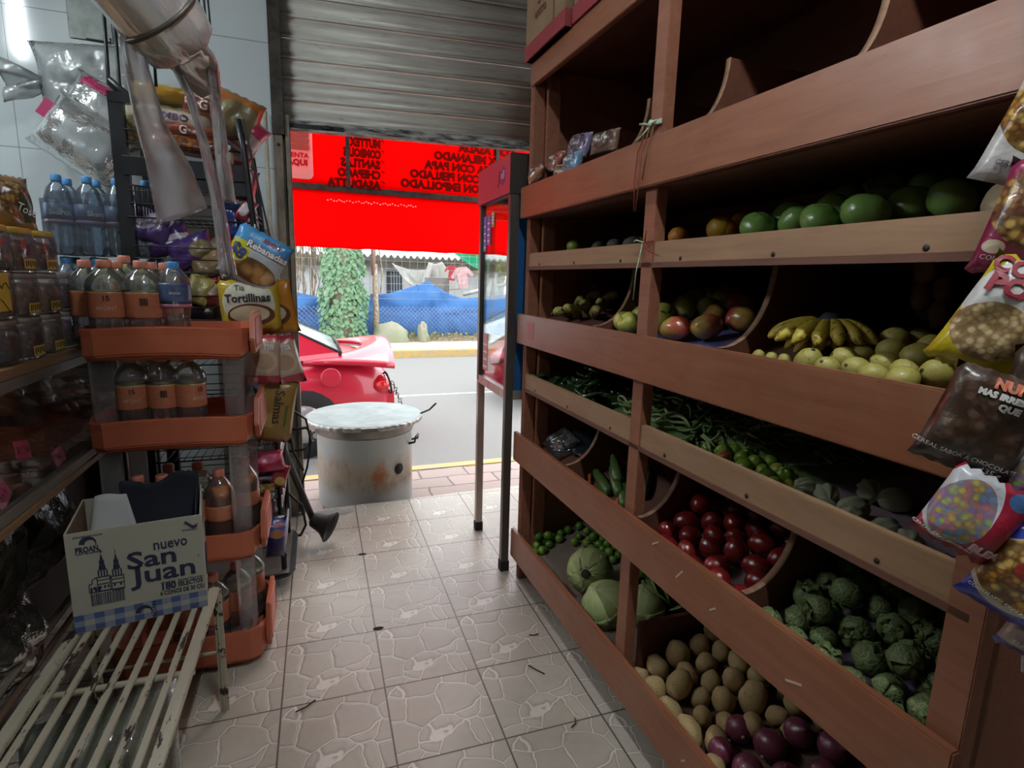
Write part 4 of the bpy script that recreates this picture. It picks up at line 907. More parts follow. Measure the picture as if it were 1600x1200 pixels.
# small lobed peppers
pts = [(1105,700),(1120,692),(1130,706),(1150,705),(1143,696),(1165,700),(1155,715),(1175,692),(1190,705),(1180,722),(1165,728),(1195,735),(1215,735),(1225,745),(1200,747),(1212,756),(1226,760),(1187,712),(1140,716),(1170,712),(1150,690),(1185,692),(1205,722),(1128,720)]
cols = [('#7f9a36', '#6a8a2c'), ('#93a53c', '#7f963a'), ('#a8a544', '#8f9a3a'), ('#a8582c', '#8d4422'), ('#5d7a30', '#4c6a28')]
def hab(i):
    o = veg('lobed_pepper', 'pepper', MB().blob(1, 1, 1.15, 18, .06, 2, i, fn=lambda d, a, th: (1+.16*abs(cos(a*2+i)))*(1-.25*max(0, -d.z))), spots('pepper_%d' % i, cols[i][0], cols[i][1], '#b8a850', 3, 6, .25, .5, .68))
    MB().tube([(0, 0, 1.0), (.05, 0, 1.3), (.25, 0, 1.6)], [.16, .1, .09], 6).build('stem', mat('pepper_stem', '#7f8f50', .7), o); return o
ps, rs = heap('D', pts, .0195, 1.0, UL-.1, .024, .15)
order = [0, 3, 1, 0, 1, 4, 0, 4, 4, 1, 0, 1, 2, 0, 4, 0, 2, 3, 3, 0, 1, 4, 0, 1]
PEP = []
hp_ = [hab(i) for i in range(5)]; us = set()
for i, p in enumerate(ps):
    pr = hp_[order[i]]; M = SM @ T(p) @ Euler((rr.uniform(0, 6), rr.uniform(0, 6), 0)).to_matrix().to_4x4() @ S(rs[i]*.95)
    if order[i] not in us: us.add(order[i]); pr.matrix_world = M; o = pr
    else: o = dup(pr, M)
    o['group'] = 'small lobed peppers beside the beans'; o['cn'] = ['bright green', 'yellow green', 'yellowish', 'reddish', 'deep green'][order[i]]; PEP.append(o)
for o in PEP: o['x'] = project(o.matrix_world.translation)[0]
for cn in set(o['cn'] for o in PEP):
    for k, o in enumerate(sorted([o for o in PEP if o['cn'] == cn], key=lambda o: o['x'])): o['label'] = f'{cn} lobed pepper beside the green beans, {ORD[k+1]} of that colour from left'
for o in PEP: del o['cn']; del o['x']
# ridged chayotes
def chay_mat():
    t = NT('chayote_skin'); c = t.mix(t.noise(3, 5, .7), '#bfc3a4', '#a3aa8a'); c = t.mix(t.ramp(t.noise(9, 4, .7), [(.5, (0, 0, 0)), (.7, (.7, .7, .7))]), c, '#a39478'); return t.pbr(c, .75, 0., t.bump(t.noise(14, 5, .7), .5, .04), .3)
M_CHA = chay_mat()
def chay(s):
    o = veg('chayote', 'chayote', MB().blob(.92, .85, 1.2, 26, .07, 2, s, fn=lambda d, a, th: (1+.10*cos(a*7))*(1-.12*d.z)), M_CHA)
    MB().lathe([(.06, 1.02), (.07, 1.1), (0, 1.12)], 8).build('stem', mat('dry_stem', '#6d5d44', .9), o); return o
L = [(1259, 763, 'ridged chayote touching the peppers, leftmost of the chayotes'), (1292, 774, 'greenish ridged chayote second from the peppers'), (1294, 794, 'small chayote against the lip board under the second one'), (1336, 794, 'wrinkled chayote in the middle of the front row'), (1330, 810, 'pale chayote resting on the lip board below the middle one'), (1358, 766, 'plump green chayote lying alone further back on the mauve sheet'), (1396, 781, 'upright grey green chayote standing alone near the cereal bags'), (1380, 829, 'shrivelled brown chayote pressed to the lip board'), (1418, 848, 'brownish chayote nearest the right end of the lip board')]
for i, (px, py, lab) in enumerate(L):
    r = .027 if i not in (2,) else .02; p = on('D', px, py, r); p.y = max(p.y, .026+r); o = chay(i); o.matrix_world = SM @ T(p) @ Euler((1.3+.3*(i % 3), .3*i, .9*i)).to_matrix().to_4x4() @ S(r*.98); o['label'] = lab; o['group'] = 'ridged chayotes on the mauve sheet'
# ---- tier with apples, mangoes, bananas, guavas
M_APP = spots('apple_skin', '#b0ad52', '#a09c45', '#8a7a3a', 2, 14, .3, .3, .64)
def apple():
    o = veg('green_apple', 'apple', MB().lathe([(0, -.72), (.12, -.8), (.4, -.88), (.75, -.65), (.98, -.1), (1.0, .25), (.85, .66), (.5, .85), (.22, .78), (.06, .58), (0, .55)], 20), M_APP)
    MB().tube([(0, 0, .55), (.03, 0, .8), (.1, 0, 1.05)], .035, 6).build('stem', mat('apple_stem', '#4d3a22', .9), o); return o
pts = [(969,493),(982,505),(1032,467),(1034,503),(1069,483),(1047,482),(1060,462),(1091,481),(1113,450),(1130,470),(1155,450),(1100,468),(1039,488),(1006,491),(1020,480)]
ps, rs = heap('C', pts, .036, .68, 1.26, .0, .08)
APP = place([apple()], ps, [r*.98 for r in rs], 'yellow green apples in the upper middle bin', lambda i: Euler((rr.uniform(-.9, .9) + (1.2 if i in (0, 4) else 0), rr.uniform(-.8, .8), rr.uniform(0, 6))).to_matrix().to_4x4()); rank(APP, 'yellow green apple in upper bin', 5)
def mango_mat():
    t = NT('mango_skin'); s = t.sep(t.co()); c = t.mix(t.ramp(t.math('ADD', t.math('MULTIPLY', s[2], .5), t.noise(2, 3)), [(.35, lin('#9c7a3c')), (.75, lin('#9c3a34'))]), (0, 0, 0), (0, 0, 0))
    c = t.ramp(t.math('ADD', t.math('MULTIPLY', s[2], .35), t.noise(1.6, 3)), [(.25, '#a5873f'), (.5, '#a2543c'), (.8, '#8f2f30')]); c = t.mix(t.ramp(t.noise(40, 3), [(.62, (0, 0, 0)), (.7, (.6, .6, .6))]), c, '#c08a5a'); return t.pbr(c, .3, 0, None, .5, .3)
M_MAN = mango_mat()
L = [(1060, 512, 'brownish red mango nearest the post on the front board'), (1105, 509, 'red mango on the front board, middle of the three front ones'), (1118, 492, 'red mango resting behind the front middle mango'), (1156, 497, 'deep red shiny mango beside the curved divider'), (1155, 475, 'dark mango at the back beside the curved divider')]
ps, rs = heap('C', [(a, b_) for a, b_, _ in L], .044, .68, 1.262, .0, .05)
for i, p in enumerate(ps):
    o = veg('red_mango', 'mango', MB().blob(.84, .78, 1.05, 18, .05, 1.5, i, fn=lambda d, a, th: 1-.08*d.z), M_MAN, L[i][2]); MB().lathe([(.05, .94), (.04, 1.0), (0, 1.01)], 8).build('stem', mat('apple_stem', '#4d3a22', .9), o)
    o.matrix_world = SM @ T(p) @ Euler((1.4, .3*i, 2.2+.8*i)).to_matrix().to_4x4() @ S(.043); o['group'] = 'red mangoes in the upper middle bin'
M_BAN_ = spots('banana_skin', '#bfa63c', '#ad9636', '#4c3c22', 8, 75, .5, 0, .54)
M_PLA = spots('plantain_skin', '#a39a4e', '#8a8444', '#3a3224', 8, 45, .55, 0, .53); M_TIPB = mat('banana_tip', '#2c2620', .8)
def finger(b, o, d, up, L, r, curve, mi=0):
    pth = []; rs_ = []
    for i in range(9):
        t = i/8; pth.append(o+d*(L*t)+up*(curve*sin(pi*t*.9))); rs_.append(r*(.35+.65*min(1, t*4))*(1 if t < .75 else 1-.75*((t-.75)/.25)**1.5))
    b.tube(pth, rs_, 6, mi); return pth[-1]
bc = SM.inverted() @ (SM @ Vector((0, 0, 0)))
p0 = on('C', 1296, 513, .055); p0.z += .016
bb = root('banana_bunch', 'spotted yellow banana hand with black crown resting on the guavas', 'bananas', SM @ T(p0))
MB().blob(.028, .02, .016, 10, .3, 3, 1).build('crown', mat('banana_crown', '#20242a', .8), bb)
for i in range(9):
    a = radians(-208+27*i) ; d = Vector((sin(a)*-1, -abs(cos(a))*.55-.12, -.30-.18*abs(cos(a)))); d = Vector((cos(radians(200+19*i)), sin(radians(200+19*i))*.8, -.33)).normalized()
    b = MB(); e = finger(b, d*.015, d, Vector((0, 0, 1)), .112, .0155, .012); b.build('banana', M_BAN_, bb)
for i in range(6):
    an = radians(208+28*i); d = Vector((cos(an), sin(an)*.8, -.72)).normalized(); b = MB(); finger(b, d*.012, d, Vector((0, 0, 1)), .095, .0145, .01); b.build('banana', M_BAN_, bb)
L = [(895, 492, .2), (915, 486, .35), (905, 478, .15), (925, 470, .5), (918, 460, .75), (880, 495, -.1), (940, 482, .1), (930, 494, 0.), (952, 472, .4)]
for i, (px, py, up) in enumerate(L):
    p = on('C', px, py, .022, .03*up); b = MB(); e = finger(b, Vector((-.07, 0, 0)), Vector((1, 0, 0)), Vector((0, 0, 1)), .15, .02, .022); o = veg('plantain', 'plantain', b, M_PLA, 'x')
    MB().blob(.008, .006, .006, 8, M=T(e)).build('tip', M_TIPB, o); o.matrix_world = SM @ T(p) @ RZ(-1.0+.32*(i % 5)) @ RY(-.12-.35*up); o['group'] = 'spotted plantains in the upper left bin'; L[i] = o
rank(L, 'dark spotted plantain in upper left bin', 3)
M_GUA = spots('guava_skin', '#ab9f4e', '#988b45', '#4c3c24', 2, 2.6, .5, .1, .60)
pts = [(1385,549),(1433,560),(1399,583),(1425,597),(1456,590),(1490,588),(1342,577),(1362,590),(1471,570),(1404,530),(1431,530),(1350,555),(1323,560),(1380,570),(1455,545),(1300,575),(1270,572)]
ps, rs = heap('C', pts, .0255, 1.29, UL-.055, .0, .15)
def guava(s):
    o = veg('guava', 'guava', MB().blob(.95, .95, 1.05, 16, .06, 2, s), M_GUA); MB().lathe([(.14, -1.0), (.12, -1.08), (0, -1.04)], 8).build('crown_end', mat('guava_crown', '#3a2f20', .9), o); return o
GUA = place([guava(i) for i in range(3)], ps, [r*.98 for r in rs], 'guavas heaped below the bananas'); rank(GUA, 'yellow guava with brown marks in upper right bin', 6)
for i, (px, py) in enumerate(((1205, 560), (1185, 556), (1225, 563))):
    p = on('C', px, py, .014); o = guava(5+i); o.matrix_world = SM @ T(p) @ S(.014); o['label'] = ('small pale guava peeping over the board left of the bananas, ' + ('middle one', 'leftmost one', 'rightmost one')[i])
for i, (px, py, lab) in enumerate(((1448, 500, 'knobbly brown ginger root standing behind the guavas'), (1475, 470, 'second darker ginger root further back in the corner'))):
    p = on('C', px, py, .03); p.y = min(p.y, .45); p.z = ROW['C'][0]+.36*p.y+.05; b = MB()
    for k in range(6): b.blob(.022, .018, .03, 9, .3, 3, k+i, M=T(.022*cos(k*2.1), .015*sin(k*2.1), .018*(k-2.5)))
    o = b.build('ginger_root', mat('ginger_skin', '#8d7652', .85, var='#6a5638', vs=20, bump=.5)); o.matrix_world = SM @ T(p); tag(o, lab, 'ginger')
# ---- upper narrow tier: oranges, lemon, avocados, big green fruit, melon
M_GF = spots('green_fruit_skin', '#7fa256', '#6b9248', '#3a4a2a', 1.5, 12, .22, .5, .68)
pts = [(1188,352),(1243,344),(1305,332),(1360,330),(1419,320),(1277,316),(1376,312),(1382,297),(1336,300),(1478,312),(1285,345),(1222,342),(1450,300)]
ps, rs = heap('B', pts, .043, 1.16, UL-.12, .024, .06)
def gfruit(s): 
    o = veg('green_tomato', 'green fruit', MB().blob(1.06, 1.06, .86, 22, .04, 2, s, fn=lambda d, a, th: 1-.05*abs(cos(a*1.5+s))**8*(d.z > -.5)), M_GF); MB().lathe([(.09, .82), (.06, .9), (0, .88)], 8).build('stem_scar', mat('scar_brown', '#6a4a28', .8), o); return o
GFR = place([gfruit(i) for i in range(3)], ps, [r*.98 for r in rs], 'big shiny green fruit on the upper narrow tier', lambda i: Euler((rr.uniform(-.7, .7), rr.uniform(-.7, .7), rr.uniform(0, 6))).to_matrix().to_4x4()); rank(GFR, 'big shiny green fruit on narrow tier', 5)
M_ORA = spots('orange_skin', '#c58426', '#b9751e', '#8a6a24', 3, 60, .45, .1, .72); M_YOR = spots('yellow_orange_skin', '#c49a2c', '#b98c22', '#8a7a2c', 3, 60, .45, .1, .72)
for (px, py, r, m, nm, lab) in ((1060, 366, .030, M_ORA, 'orange', 'deep orange fruit just right of the post on the narrow tier'), (1104, 357, .037, M_YOR, 'orange', 'largest yellow orange with a nipple end, second from the post'), (1134, 356, .032, M_ORA, 'orange', 'orange half hidden at the right of the yellow one'), (1122, 351, .033, M_YOR, 'orange', 'yellowish orange behind the two front oranges'), (884, 383, .030, spots('lemon_green', '#93a044', '#7f9038', '#8f6a30', 3, 30, .4, .2, .7), 'lemon', 'yellow green lemon alone at the left on the narrow tier'), (998, 377, .022, M_YOR, 'lemon', 'small yellow lemon touching the left side of the post')):
    p = on('B', px, py+4, r); p.y = max(p.y, .026+r); q = .065+r; p.x = max(p.x, q) if p.x < .9 else max(p.x, .98+r)
    if nm == 'lemon' and px > 900: p.x = min(p.x, .90)
    o = veg(nm, 'citrus fruit', MB().blob(1, 1, 1.02, 18, .03, 2, px, fn=lambda d, a, th: 1+.5*max(0, d.z-.94)), m, lab); MB().lathe([(.07, .98), (.04, 1.03), (0, 1.02)], 8).build('navel', M_STM, o); o.matrix_world = SM @ T(p) @ Euler((.9, -1.2, .4*r)).to_matrix().to_4x4() @ S(r)
M_AVO = spots('avocado_skin', '#4a443c', '#37332c', '#6a6250', 5, 40, .6, 0, .66)
for i, (px, py, lab) in enumerate(((935, 383, 'dull dark avocado, leftmost of three behind the lip'), (960, 379, 'dull dark avocado in the middle of the three'), (990, 376, 'grey green avocado nearest the post'))):
    p = on('B', px, py+5, .028); p.y = max(p.y, .06); o = veg('avocado', 'avocado', MB().blob(.9, .9, 1.2, 16, .05, 2, i, fn=lambda d, a, th: 1-.12*d.z), M_AVO, lab); MB().lathe([(.05, 1.02), (.03, 1.08), (0, 1.08)], 7).build('stem', M_STM, o)
    o.matrix_world = SM @ T(p) @ RZ(.5+i) @ RX(1.5) @ S(.028); o['group'] = 'dark avocados on the upper narrow tier'
p = on('B', 1512, 303, .06); p.x = UL-.052-.046; o = veg('melon', 'melon', MB().blob(1, 1, .95, 22, .03, 3, 1), spots('melon_skin', '#a39476', '#94866a', '#6d6048', 6, 60, .75, 0, .6), 'pale tan melon at the right end of the upper narrow tier'); o.matrix_world = SM @ T(p.x, .082, ROW['B'][0]+.3*.082+.046) @ S(.045); MB().lathe([(.08, .93), (.06, 1.0), (0, 1.0)], 8).build('stem_scar', mat('scar_brown', '#6a4a28', .8), o)
# ---- top tier: bread rolls in film
COLS = (('#a06a4c', '#7a3a3a', '#c9b8b4'), ('#8a7a9a', '#574a78', '#b9b0b8'), ('#6f8fa8', '#3f6f9a', '#b8c6cc'), ('#8a6a58', '#5c4238', '#a79a94'), ('#9a5648', '#8a3030', '#c0b0ac'))
L = [(838, 272, .11, .09, 0, .35, 'snack bag with red white print hanging over the shelf end', .0), (868, 252, .13, .09, 4, .2, 'orange printed snack bag lying second from the shelf end', .05), (895, 255, .1, .08, 2, -.1, 'light blue snack bag in front of the others on the top tier', .03), (905, 228, .15, .1, 1, .1, 'violet printed snack bag at the back of the top tier', .13), (945, 222, .15, .08, 3, 0., 'grey brown snack bag against the curved divider of the top tier', .14), (880, 270, .1, .06, 0, .1, 'red striped snack bag pressed along the top board', .02)]
for i, (px, py, w, h, c, ry, lab, v) in enumerate(L):
    d = SI.to_3x3() @ ray(px, py); c_ = SI @ CAM; P = c_+d*((v+.02-c_.y)/d.y); P.z = max(P.z, 1.675+h*.38)
    if i: P.x = max(P.x, .07+w*.42)
    b, fr = bag(w, h, .05, i+2, .006, 10, 10); C_ = COLS[c]
    o = b.build('snack_bag', printed('topbag%d' % i, w, h, C_[0], [('flakes', .0, .05, .42, .38, [C_[1], C_[2], C_[0], '#c8bcb2'], 55), ('band', -.5, -.4, C_[2]), ('band', .41, .5, C_[2])]))
    o.matrix_world = SM @ T(P) @ RZ(.12*i-.2) @ RX(-.6+.12*i) @ RY(ry); tag(o, lab, 'snack bag', 'snack bags on the top tier')
    words('PAN', .02, mat('print_white', '#e6e2dc', .5), o, T(0, 0, 0), .0004, surf=fr)
b = MB(); b.blob(.012, .012, .008, 10, .3, 3, 1); o = b.build('green_scrap', mat('neon_green', '#a5c43a', .5)); o.matrix_world = SM @ T(.42, .03, 1.685); tag(o, 'bright green wrapper scrap at the bottom of the top tier', 'scrap')
# ties and strings round the middle post
o = root('string_tie', 'knotted green and red plastic tie around the middle post above the top board', 'string', SM @ T(.945, -.004, 1.81))
b = MB()
for k in range(3): b.tube([(-.034, .0, .004*k), (0, -.008, .004*k+.002), (.034, .0, .004*k)], .003, 5)
b.blob(.012, .008, .01, 8, .3, 3, 2, M=T(.0, -.01, .004)); b.tube([(0, -.01, .0), (-.03, -.014, .01), (-.055, -.01, .015)], .003, 5); b.tube([(0, -.01, 0), (-.02, -.02, -.02), (-.05, -.02, -.03)], .003, 5); b.tube([(0, -.01, .004), (.03, -.016, .004)], .003, 5); b.build('green_knot', mat('tie_green', '#7d9a7a', .6, var='#b5bda5', vs=60), o)
b = MB(); b.tube([(-.01, -.012, 0), (-.035, -.024, -.06), (-.04, -.026, -.14), (-.032, -.026, -.22)], .0018, 5); b.build('red_string', mat('string_red', '#7f2a22', .7), o)
b = MB(); b.tube([(.0, -.012, 0), (-.012, -.026, -.07), (-.018, -.026, -.16), (-.024, -.026, -.22)], .0016, 5); b.tube([(.02, -.012, 0), (.016, -.026, -.06), (.0, -.026, -.14)], .0015, 5); b.build('brown_string', mat('string_brown', '#6f4026', .7), o)
o = root('string_tie', 'thin red and green tie round the middle post at the pale lip board', 'string', SM @ T(.945, -.003, 1.505))
b = MB(); b.tube([(-.034, .0, 0), (0, -.006, .0), (.034, .0, .004)], .0022, 5); b.tube([(0, -.006, 0), (.02, -.012, -.02), (.05, -.01, -.03)], .002, 5); b.tube([(.0, -.006, 0), (.014, -.012, .03)], .002, 5); b.build('red_string', mat('string_red', '#7f2a22', .7), o)
b = MB(); b.tube([(-.005, -.006, 0), (-.04, -.008, .008), (-.05, -.008, .004)], .0024, 5); b.tube([(-.01, -.006, 0), (-.03, -.008, -.08), (-.036, -.008, -.16)], .0018, 5); b.build('green_string', mat('tie_green', '#7d9a7a'), o)
# ---- boxes on top of the shelves
M_CB = mat('kraft_board', '#8d7357', .85, var='#7a6147', vs=4, bump=.15); M_CR = mat('red_print_board', '#8a2f33', .7)
for i, (u0, u1, v0, lab, tx) in enumerate(((.03, .40, -.03, 'brown cardboard carton with red base on the far end of the shelf top', 'TOMATE\nSA\nextra'), (.42, .85, -.01, 'second brown carton with red base, nearer, on the shelf top', 'EXTRA'))):
    o = root('cardboard_box', lab, 'box', SM @ T(u0, v0, 2.2545)); w = u1-u0
    MB().box((0, 0, .0), (w, .34, .30)).build('carton', M_CB, o, bevel=.004); MB().box((-.002, -.0025, 0), (w+.002, .343, .055)).build('red_band', M_CR, o)
    words(tx, .05, mat('box_print', '#6d3a2c', .8), o, T(w*.4, -.004, .18) @ UP_XZ, .0006); MB().box((w*.72, -.003, .06), (w*.74, .0, .30)).build('tape', mat('tape_brown', '#6b5236', .4), o)
o = MB().blob(.13, .07, .035, 16, .25, 3, 3).build('black_bundle', mat('black_plastic', '#1c1b1c', .4, bump=.4, bs=20)); o.matrix_world = SM @ T(.1, .04, 2.585); tag(o, 'black plastic bundle lying on the far carton', 'bundle')
SKY = 3.6; SUN = 1.6; EXPO = 0.0
LAMPS = (('ceiling fluorescent tube beyond the sweets counter', (-1.72, 2.0, 2.86), radians(69.6), 185), ('ceiling fluorescent tube above the middle of the aisle', (.32, .2, 2.86), pi/2, 190))
# ================================================================ LEFT SIDE OF THE SHOP
M_WHITEP = mat('chipped_white_paint', '#b3ab98', .55, var='#8f8672', vs=10, bump=.3)
def chipped():
    t = NT('chipped_white'); c = t.mix(t.noise(6, 4, .7), '#b8b09c', '#9a917c'); n = t.noise(24, 5, .75, t.mapv((1, .25, 1))); c = t.mix(t.ramp(n, [(.555, (0, 0, 0)), (.585, (1, 1, 1))]), c, '#2e261e'); return t.pbr(c, .5, 0., t.bump(n, .15, .002), .45)
M_CHIP = chipped()
# ---- slatted metal stand
sx0, sx1, sy0, sy1, sz = -.665, -.322, .70, 1.80, .425
st = root('slatted_stand', 'low white slatted metal stand with chipped paint in the near left corner', 'stand', T(sx0, sy0, 0))
w, l = sx1-sx0, sy1-sy0
for x in (0, w-.028): MB().box((x, 0, sz-.012), (x+.028, l, sz+.003)).build('side_rail', M_CHIP, st, bevel=.002)
for k in range(7): x = .028+(w-.056)*(k+.5)/7+.0; MB().box((x-.007, 0, sz-.004), (x+.007, l, sz+.003), 0, T(0, 0, 0)).build('slat', M_CHIP, st)
for y in (.02, .40, .72, l-.03): b = MB(); b.tube([(.0, y, sz-.014), (w, y, sz-.014)], .008, 8); b.build('cross_bar', M_WHITEP, st)
for x in (.006, w-.006):
    for y in (.02, l-.012): b = MB(); b.prism([(-.012, -.003), (.012, -.003), (.012, .003), (-.012, .003)], 0, sz, 'z', M=T(x, y, 0)); b.prism([(-.003, -.012), (.003, -.012), (.003, .012), (-.003, .012)], 0, sz, 'z', M=T(x-.0, y, 0)); b.build('leg', M_CHIP, st)
for y in (.02, l-.012): b = MB(); b.tube([(.006, y, .21), (w-.006, y, .21)], .005, 6); b.build('stretcher', M_WHITEP, st)
# under the stand: sack with greens
p = Vector((-.58, 1.32, .1)); b, fr = bag(.34, .30, .16, 5, .02, 12, 12); o = b.build('produce_sack', clear('hazy_sack', (.8, .84, .8), .7, .2, .35, (.55, .58, .5), .8, 25)); o.matrix_world = T(-.54, 1.45, .17) @ RZ(.3) @ RX(-.5); tag(o, 'hazy plastic sack of greens on the floor under the slatted stand', 'sack')
leafy('leafy_bunch', 'wilted green leaves lying under the slatted stand', T(-.56, 1.36, .05) @ S(.15), 9, 7, M_LF)
o = MB().box((0, 0, 0), (.02, .3, .14)).build('plank', mat('reddish_plank', '#6d4a40', .8, var='#553730', vs=6)); o.matrix_world = T(-.50, 1.3, .0) @ RZ(.2); tag(o, 'short reddish plank on edge under the slatted stand', 'plank')
# ---- egg carton
FL, FR = Vector((-.643, 1.643, 0)), Vector((-.336, 1.694, 0)); bx = (FR-FL).normalized(); by = Vector((-bx.y, bx.x, 0)); BW = (FR-FL).length; BH = .284; BD = .262
BX = basis(bx, by, (0, 0, 1), FL + Vector((0, 0, sz+.0035)))
eb = root('egg_carton', 'open white egg carton with navy church print sitting on the slatted stand', 'box', BX)
def carton_mat():
    t = NT('white_carton'); c = t.mix(t.noise(5, 5, .7), '#a9a697', '#9a9686'); c = t.mix(t.ramp(t.noise(16, 4, .75), [(.6, (0, 0, 0)), (.75, (.4, .4, .4))]), c, '#857c68'); return t.pbr(c, .75, 0., t.bump(t.noise(30, 3), .1, .003), .3)
MCW = carton_mat(); M_KR = mat('inside_kraft', '#7c5f44', .85, var='#6a5038', vs=5)
def panel(nm, lo, hi): return MB().box(lo, hi).build(nm, MCW, eb)
panel('front_panel', (0, 0, 0), (BW, .004, BH)); panel('side_panel', (0, .004, 0), (.004, BD, BH)); panel('side_panel', (BW-.004, .004, 0), (BW, BD, BH)); panel('back_panel', (.004, BD-.004, 0), (BW-.004, BD, BH)); panel('bottom_panel', (.004, .004, 0), (BW-.004, BD-.004, .005))
MB().box((.0045, .0045, .005), (.0052, BD-.005, BH-.001)).build('kraft_lining', M_KR, eb); MB().box((.0045, .0042, .005), (BW-.0045, .005, BH-.001)).build('kraft_lining', M_KR, eb)
M_NAVY = mat('navy_ink', '#24263f', .7); M_NAVY2 = mat('check_blue', '#46547c', .75); M_NAVY3 = mat('check_pale', '#7d8296', .75)
def on_box(s, size, fx, fz, w_, m=M_NAVY, off=.0, shear=0.): words(s, size, m, eb, T(BW*fx, -.0006, BH*fz) @ UP_XZ, .0004, 'CENTER', off, shear, wid=BW*w_)
on_box('nuevo', .044, .745, .755, .26, off=.0006); on_box('San', .068, .60, .625, .37, off=.0014); on_box('Juan', .072, .69, .465, .50, off=.0014)
on_box('PROAN.', .022, .15, .825, .17, off=.0008); on_box('huevo de confianza', .008, .155, .79, .18); on_box('180', .030, .70, .305, .11, off=.0012); on_box('huevos frescos', .009, .70, .352, .11); on_box('Sanidad Nacional', .012, .875, .345, .2, shear=.2); on_box('SELECTOS', .018, .875, .30, .2, off=.0006); on_box('6 CONOS DE 30 C/U', .018, .81, .235, .35, off=.0006); on_box('o', .009, .955, .575, .012); on_box('HECHO EN MEXICO', .007, .9, .86, .12); on_box('EMPACADO CON CALIDAD', .006, .16, .955, .2)
b = MB(); y0, y1 = -.0011, -.0003
def bp(pts, m=0): b.prism([(BW*x, BH*z) for x, z in pts], y0, y1, 'y', m)
# church drawing: nave, two spired towers, openings as gaps between strokes
def stroke(x0, z0, x1, z1, w=.006): 
    a = Vector((x0*BW, z0*BH)); c = Vector((x1*BW, z1*BH)); n = Vector((-(c-a).y, (c-a).x)).normalized()*w*BW/2; b.prism([tuple(a-n), tuple(c-n), tuple(c+n), tuple(a+n)], y0, y1, 'y')
for tx, tz in ((.235, 0), (.335, -.015)):
    bp([(tx-.012, .70+tz), (tx, .765+tz), (tx+.012, .70+tz)]); bp([(tx-.018, .655+tz), (tx-.018, .695+tz), (tx+.018, .695+tz), (tx+.018, .655+tz)]); bp([(tx-.026, .60+tz), (tx-.026, .605+tz), (tx-.02, .65+tz), (tx+.02, .65+tz), (tx+.026, .605+tz), (tx+.026, .60+tz)])
    for q in (-.03, -.01, .01, .03): stroke(tx+q, .535+tz, tx+q, .60+tz, .01)
    for z in (.53, .50, .46, .39): stroke(tx-.045, z+tz, tx+.045, z+tz)
    for q in (-.045, .045): stroke(tx+q, .385, tx+q, .535+tz)
    stroke(tx, .765+tz, tx, .80+tz, .004)
for a in ((.13, .385, .38, .385), (.13, .385, .13, .47), (.13, .47, .155, .475), (.155, .475, .155, .515), (.155, .515, .19, .535), (.29, .39, .29, .50), (.285, .5, .29, .53)): stroke(*a)
for x in (.165, .21, .24, .265, .31, .355): stroke(x, .415, x, .44, .014)
for x in (.145, .175, .2): bp([(x-.008, .39), (x-.008, .43), (x, .445), (x+.008, .43), (x+.008, .39)])
k = 0; x = .135; rr = random.Random(6)
while x < .375: w_ = rr.choice((.003, .005, .008)); bp([(x, .25), (x, .37), (x+w_, .37), (x+w_, .25)]); x += w_+rr.choice((.003, .004, .006))
# swirl emblems
def swirl(cx, cz, r):
    p = [(cx+r*cos(a)/BW, cz+r*sin(a)/BH) for a in [radians(-40+22*i) for i in range(11)]] + [(cx+(r*.25+r*.62*cos(a))/BW, cz+(-r*.12+r*.62*sin(a))/BH) for a in [radians(180-22*i) for i in range(9)]]
    bp(p)
swirl(.155, .885, .019); swirl(.5, .085, .02)
p = [(.86, .93), (.875, .96), (.9, .93), (.93, .9), (.955, .905), (.97, .925), (.96, .88), (.925, .87), (.9, .895), (.88, .92)]; bp(p)
b.build('navy_print', M_NAVY, eb)
b = MB()
for i in range(14):
    for j in range(3):
        if (i % 2) and j == 1: continue
        m = 0 if (i % 2 == 0) == (j % 2 == 0) else 1
        b.box((i*BW/14, -.0007, .002+j*.0165), ((i+1)*BW/14, -.0002, .002+(j+1)*.0165), m)
b.build('gingham_band', [M_NAVY2, M_NAVY3], eb)
words('PROAN', .016, M_NAVY, eb, T(BW*.58, -.0012, BH*.085) @ RY(-pi/2) @ UP_XZ, .0003)
SP = T(BW+.0008, 0, 0) @ RZ(pi/2) @ UP_XZ
for s, sz_, y, z in (('MANEJESE CON CUIDADO', .011, .12, .24), ('CONSERVESE EN LUGAR FRESCO', .009, .13, .215), ('LOTE', .012, .12, .10)): words(s, sz_, M_NAVY, eb, T(BW+.0008, y, z) @ RZ(pi/2) @ UP_XZ, .0003)
b = MB(); b.tube([(BW+.001, .13+.05*cos(a), .09+.07*sin(a)*.7) for a in [2*pi*i/20 for i in range(20)]], .0016, 4, closed=True); b.build('side_emblem', M_NAVY, eb)
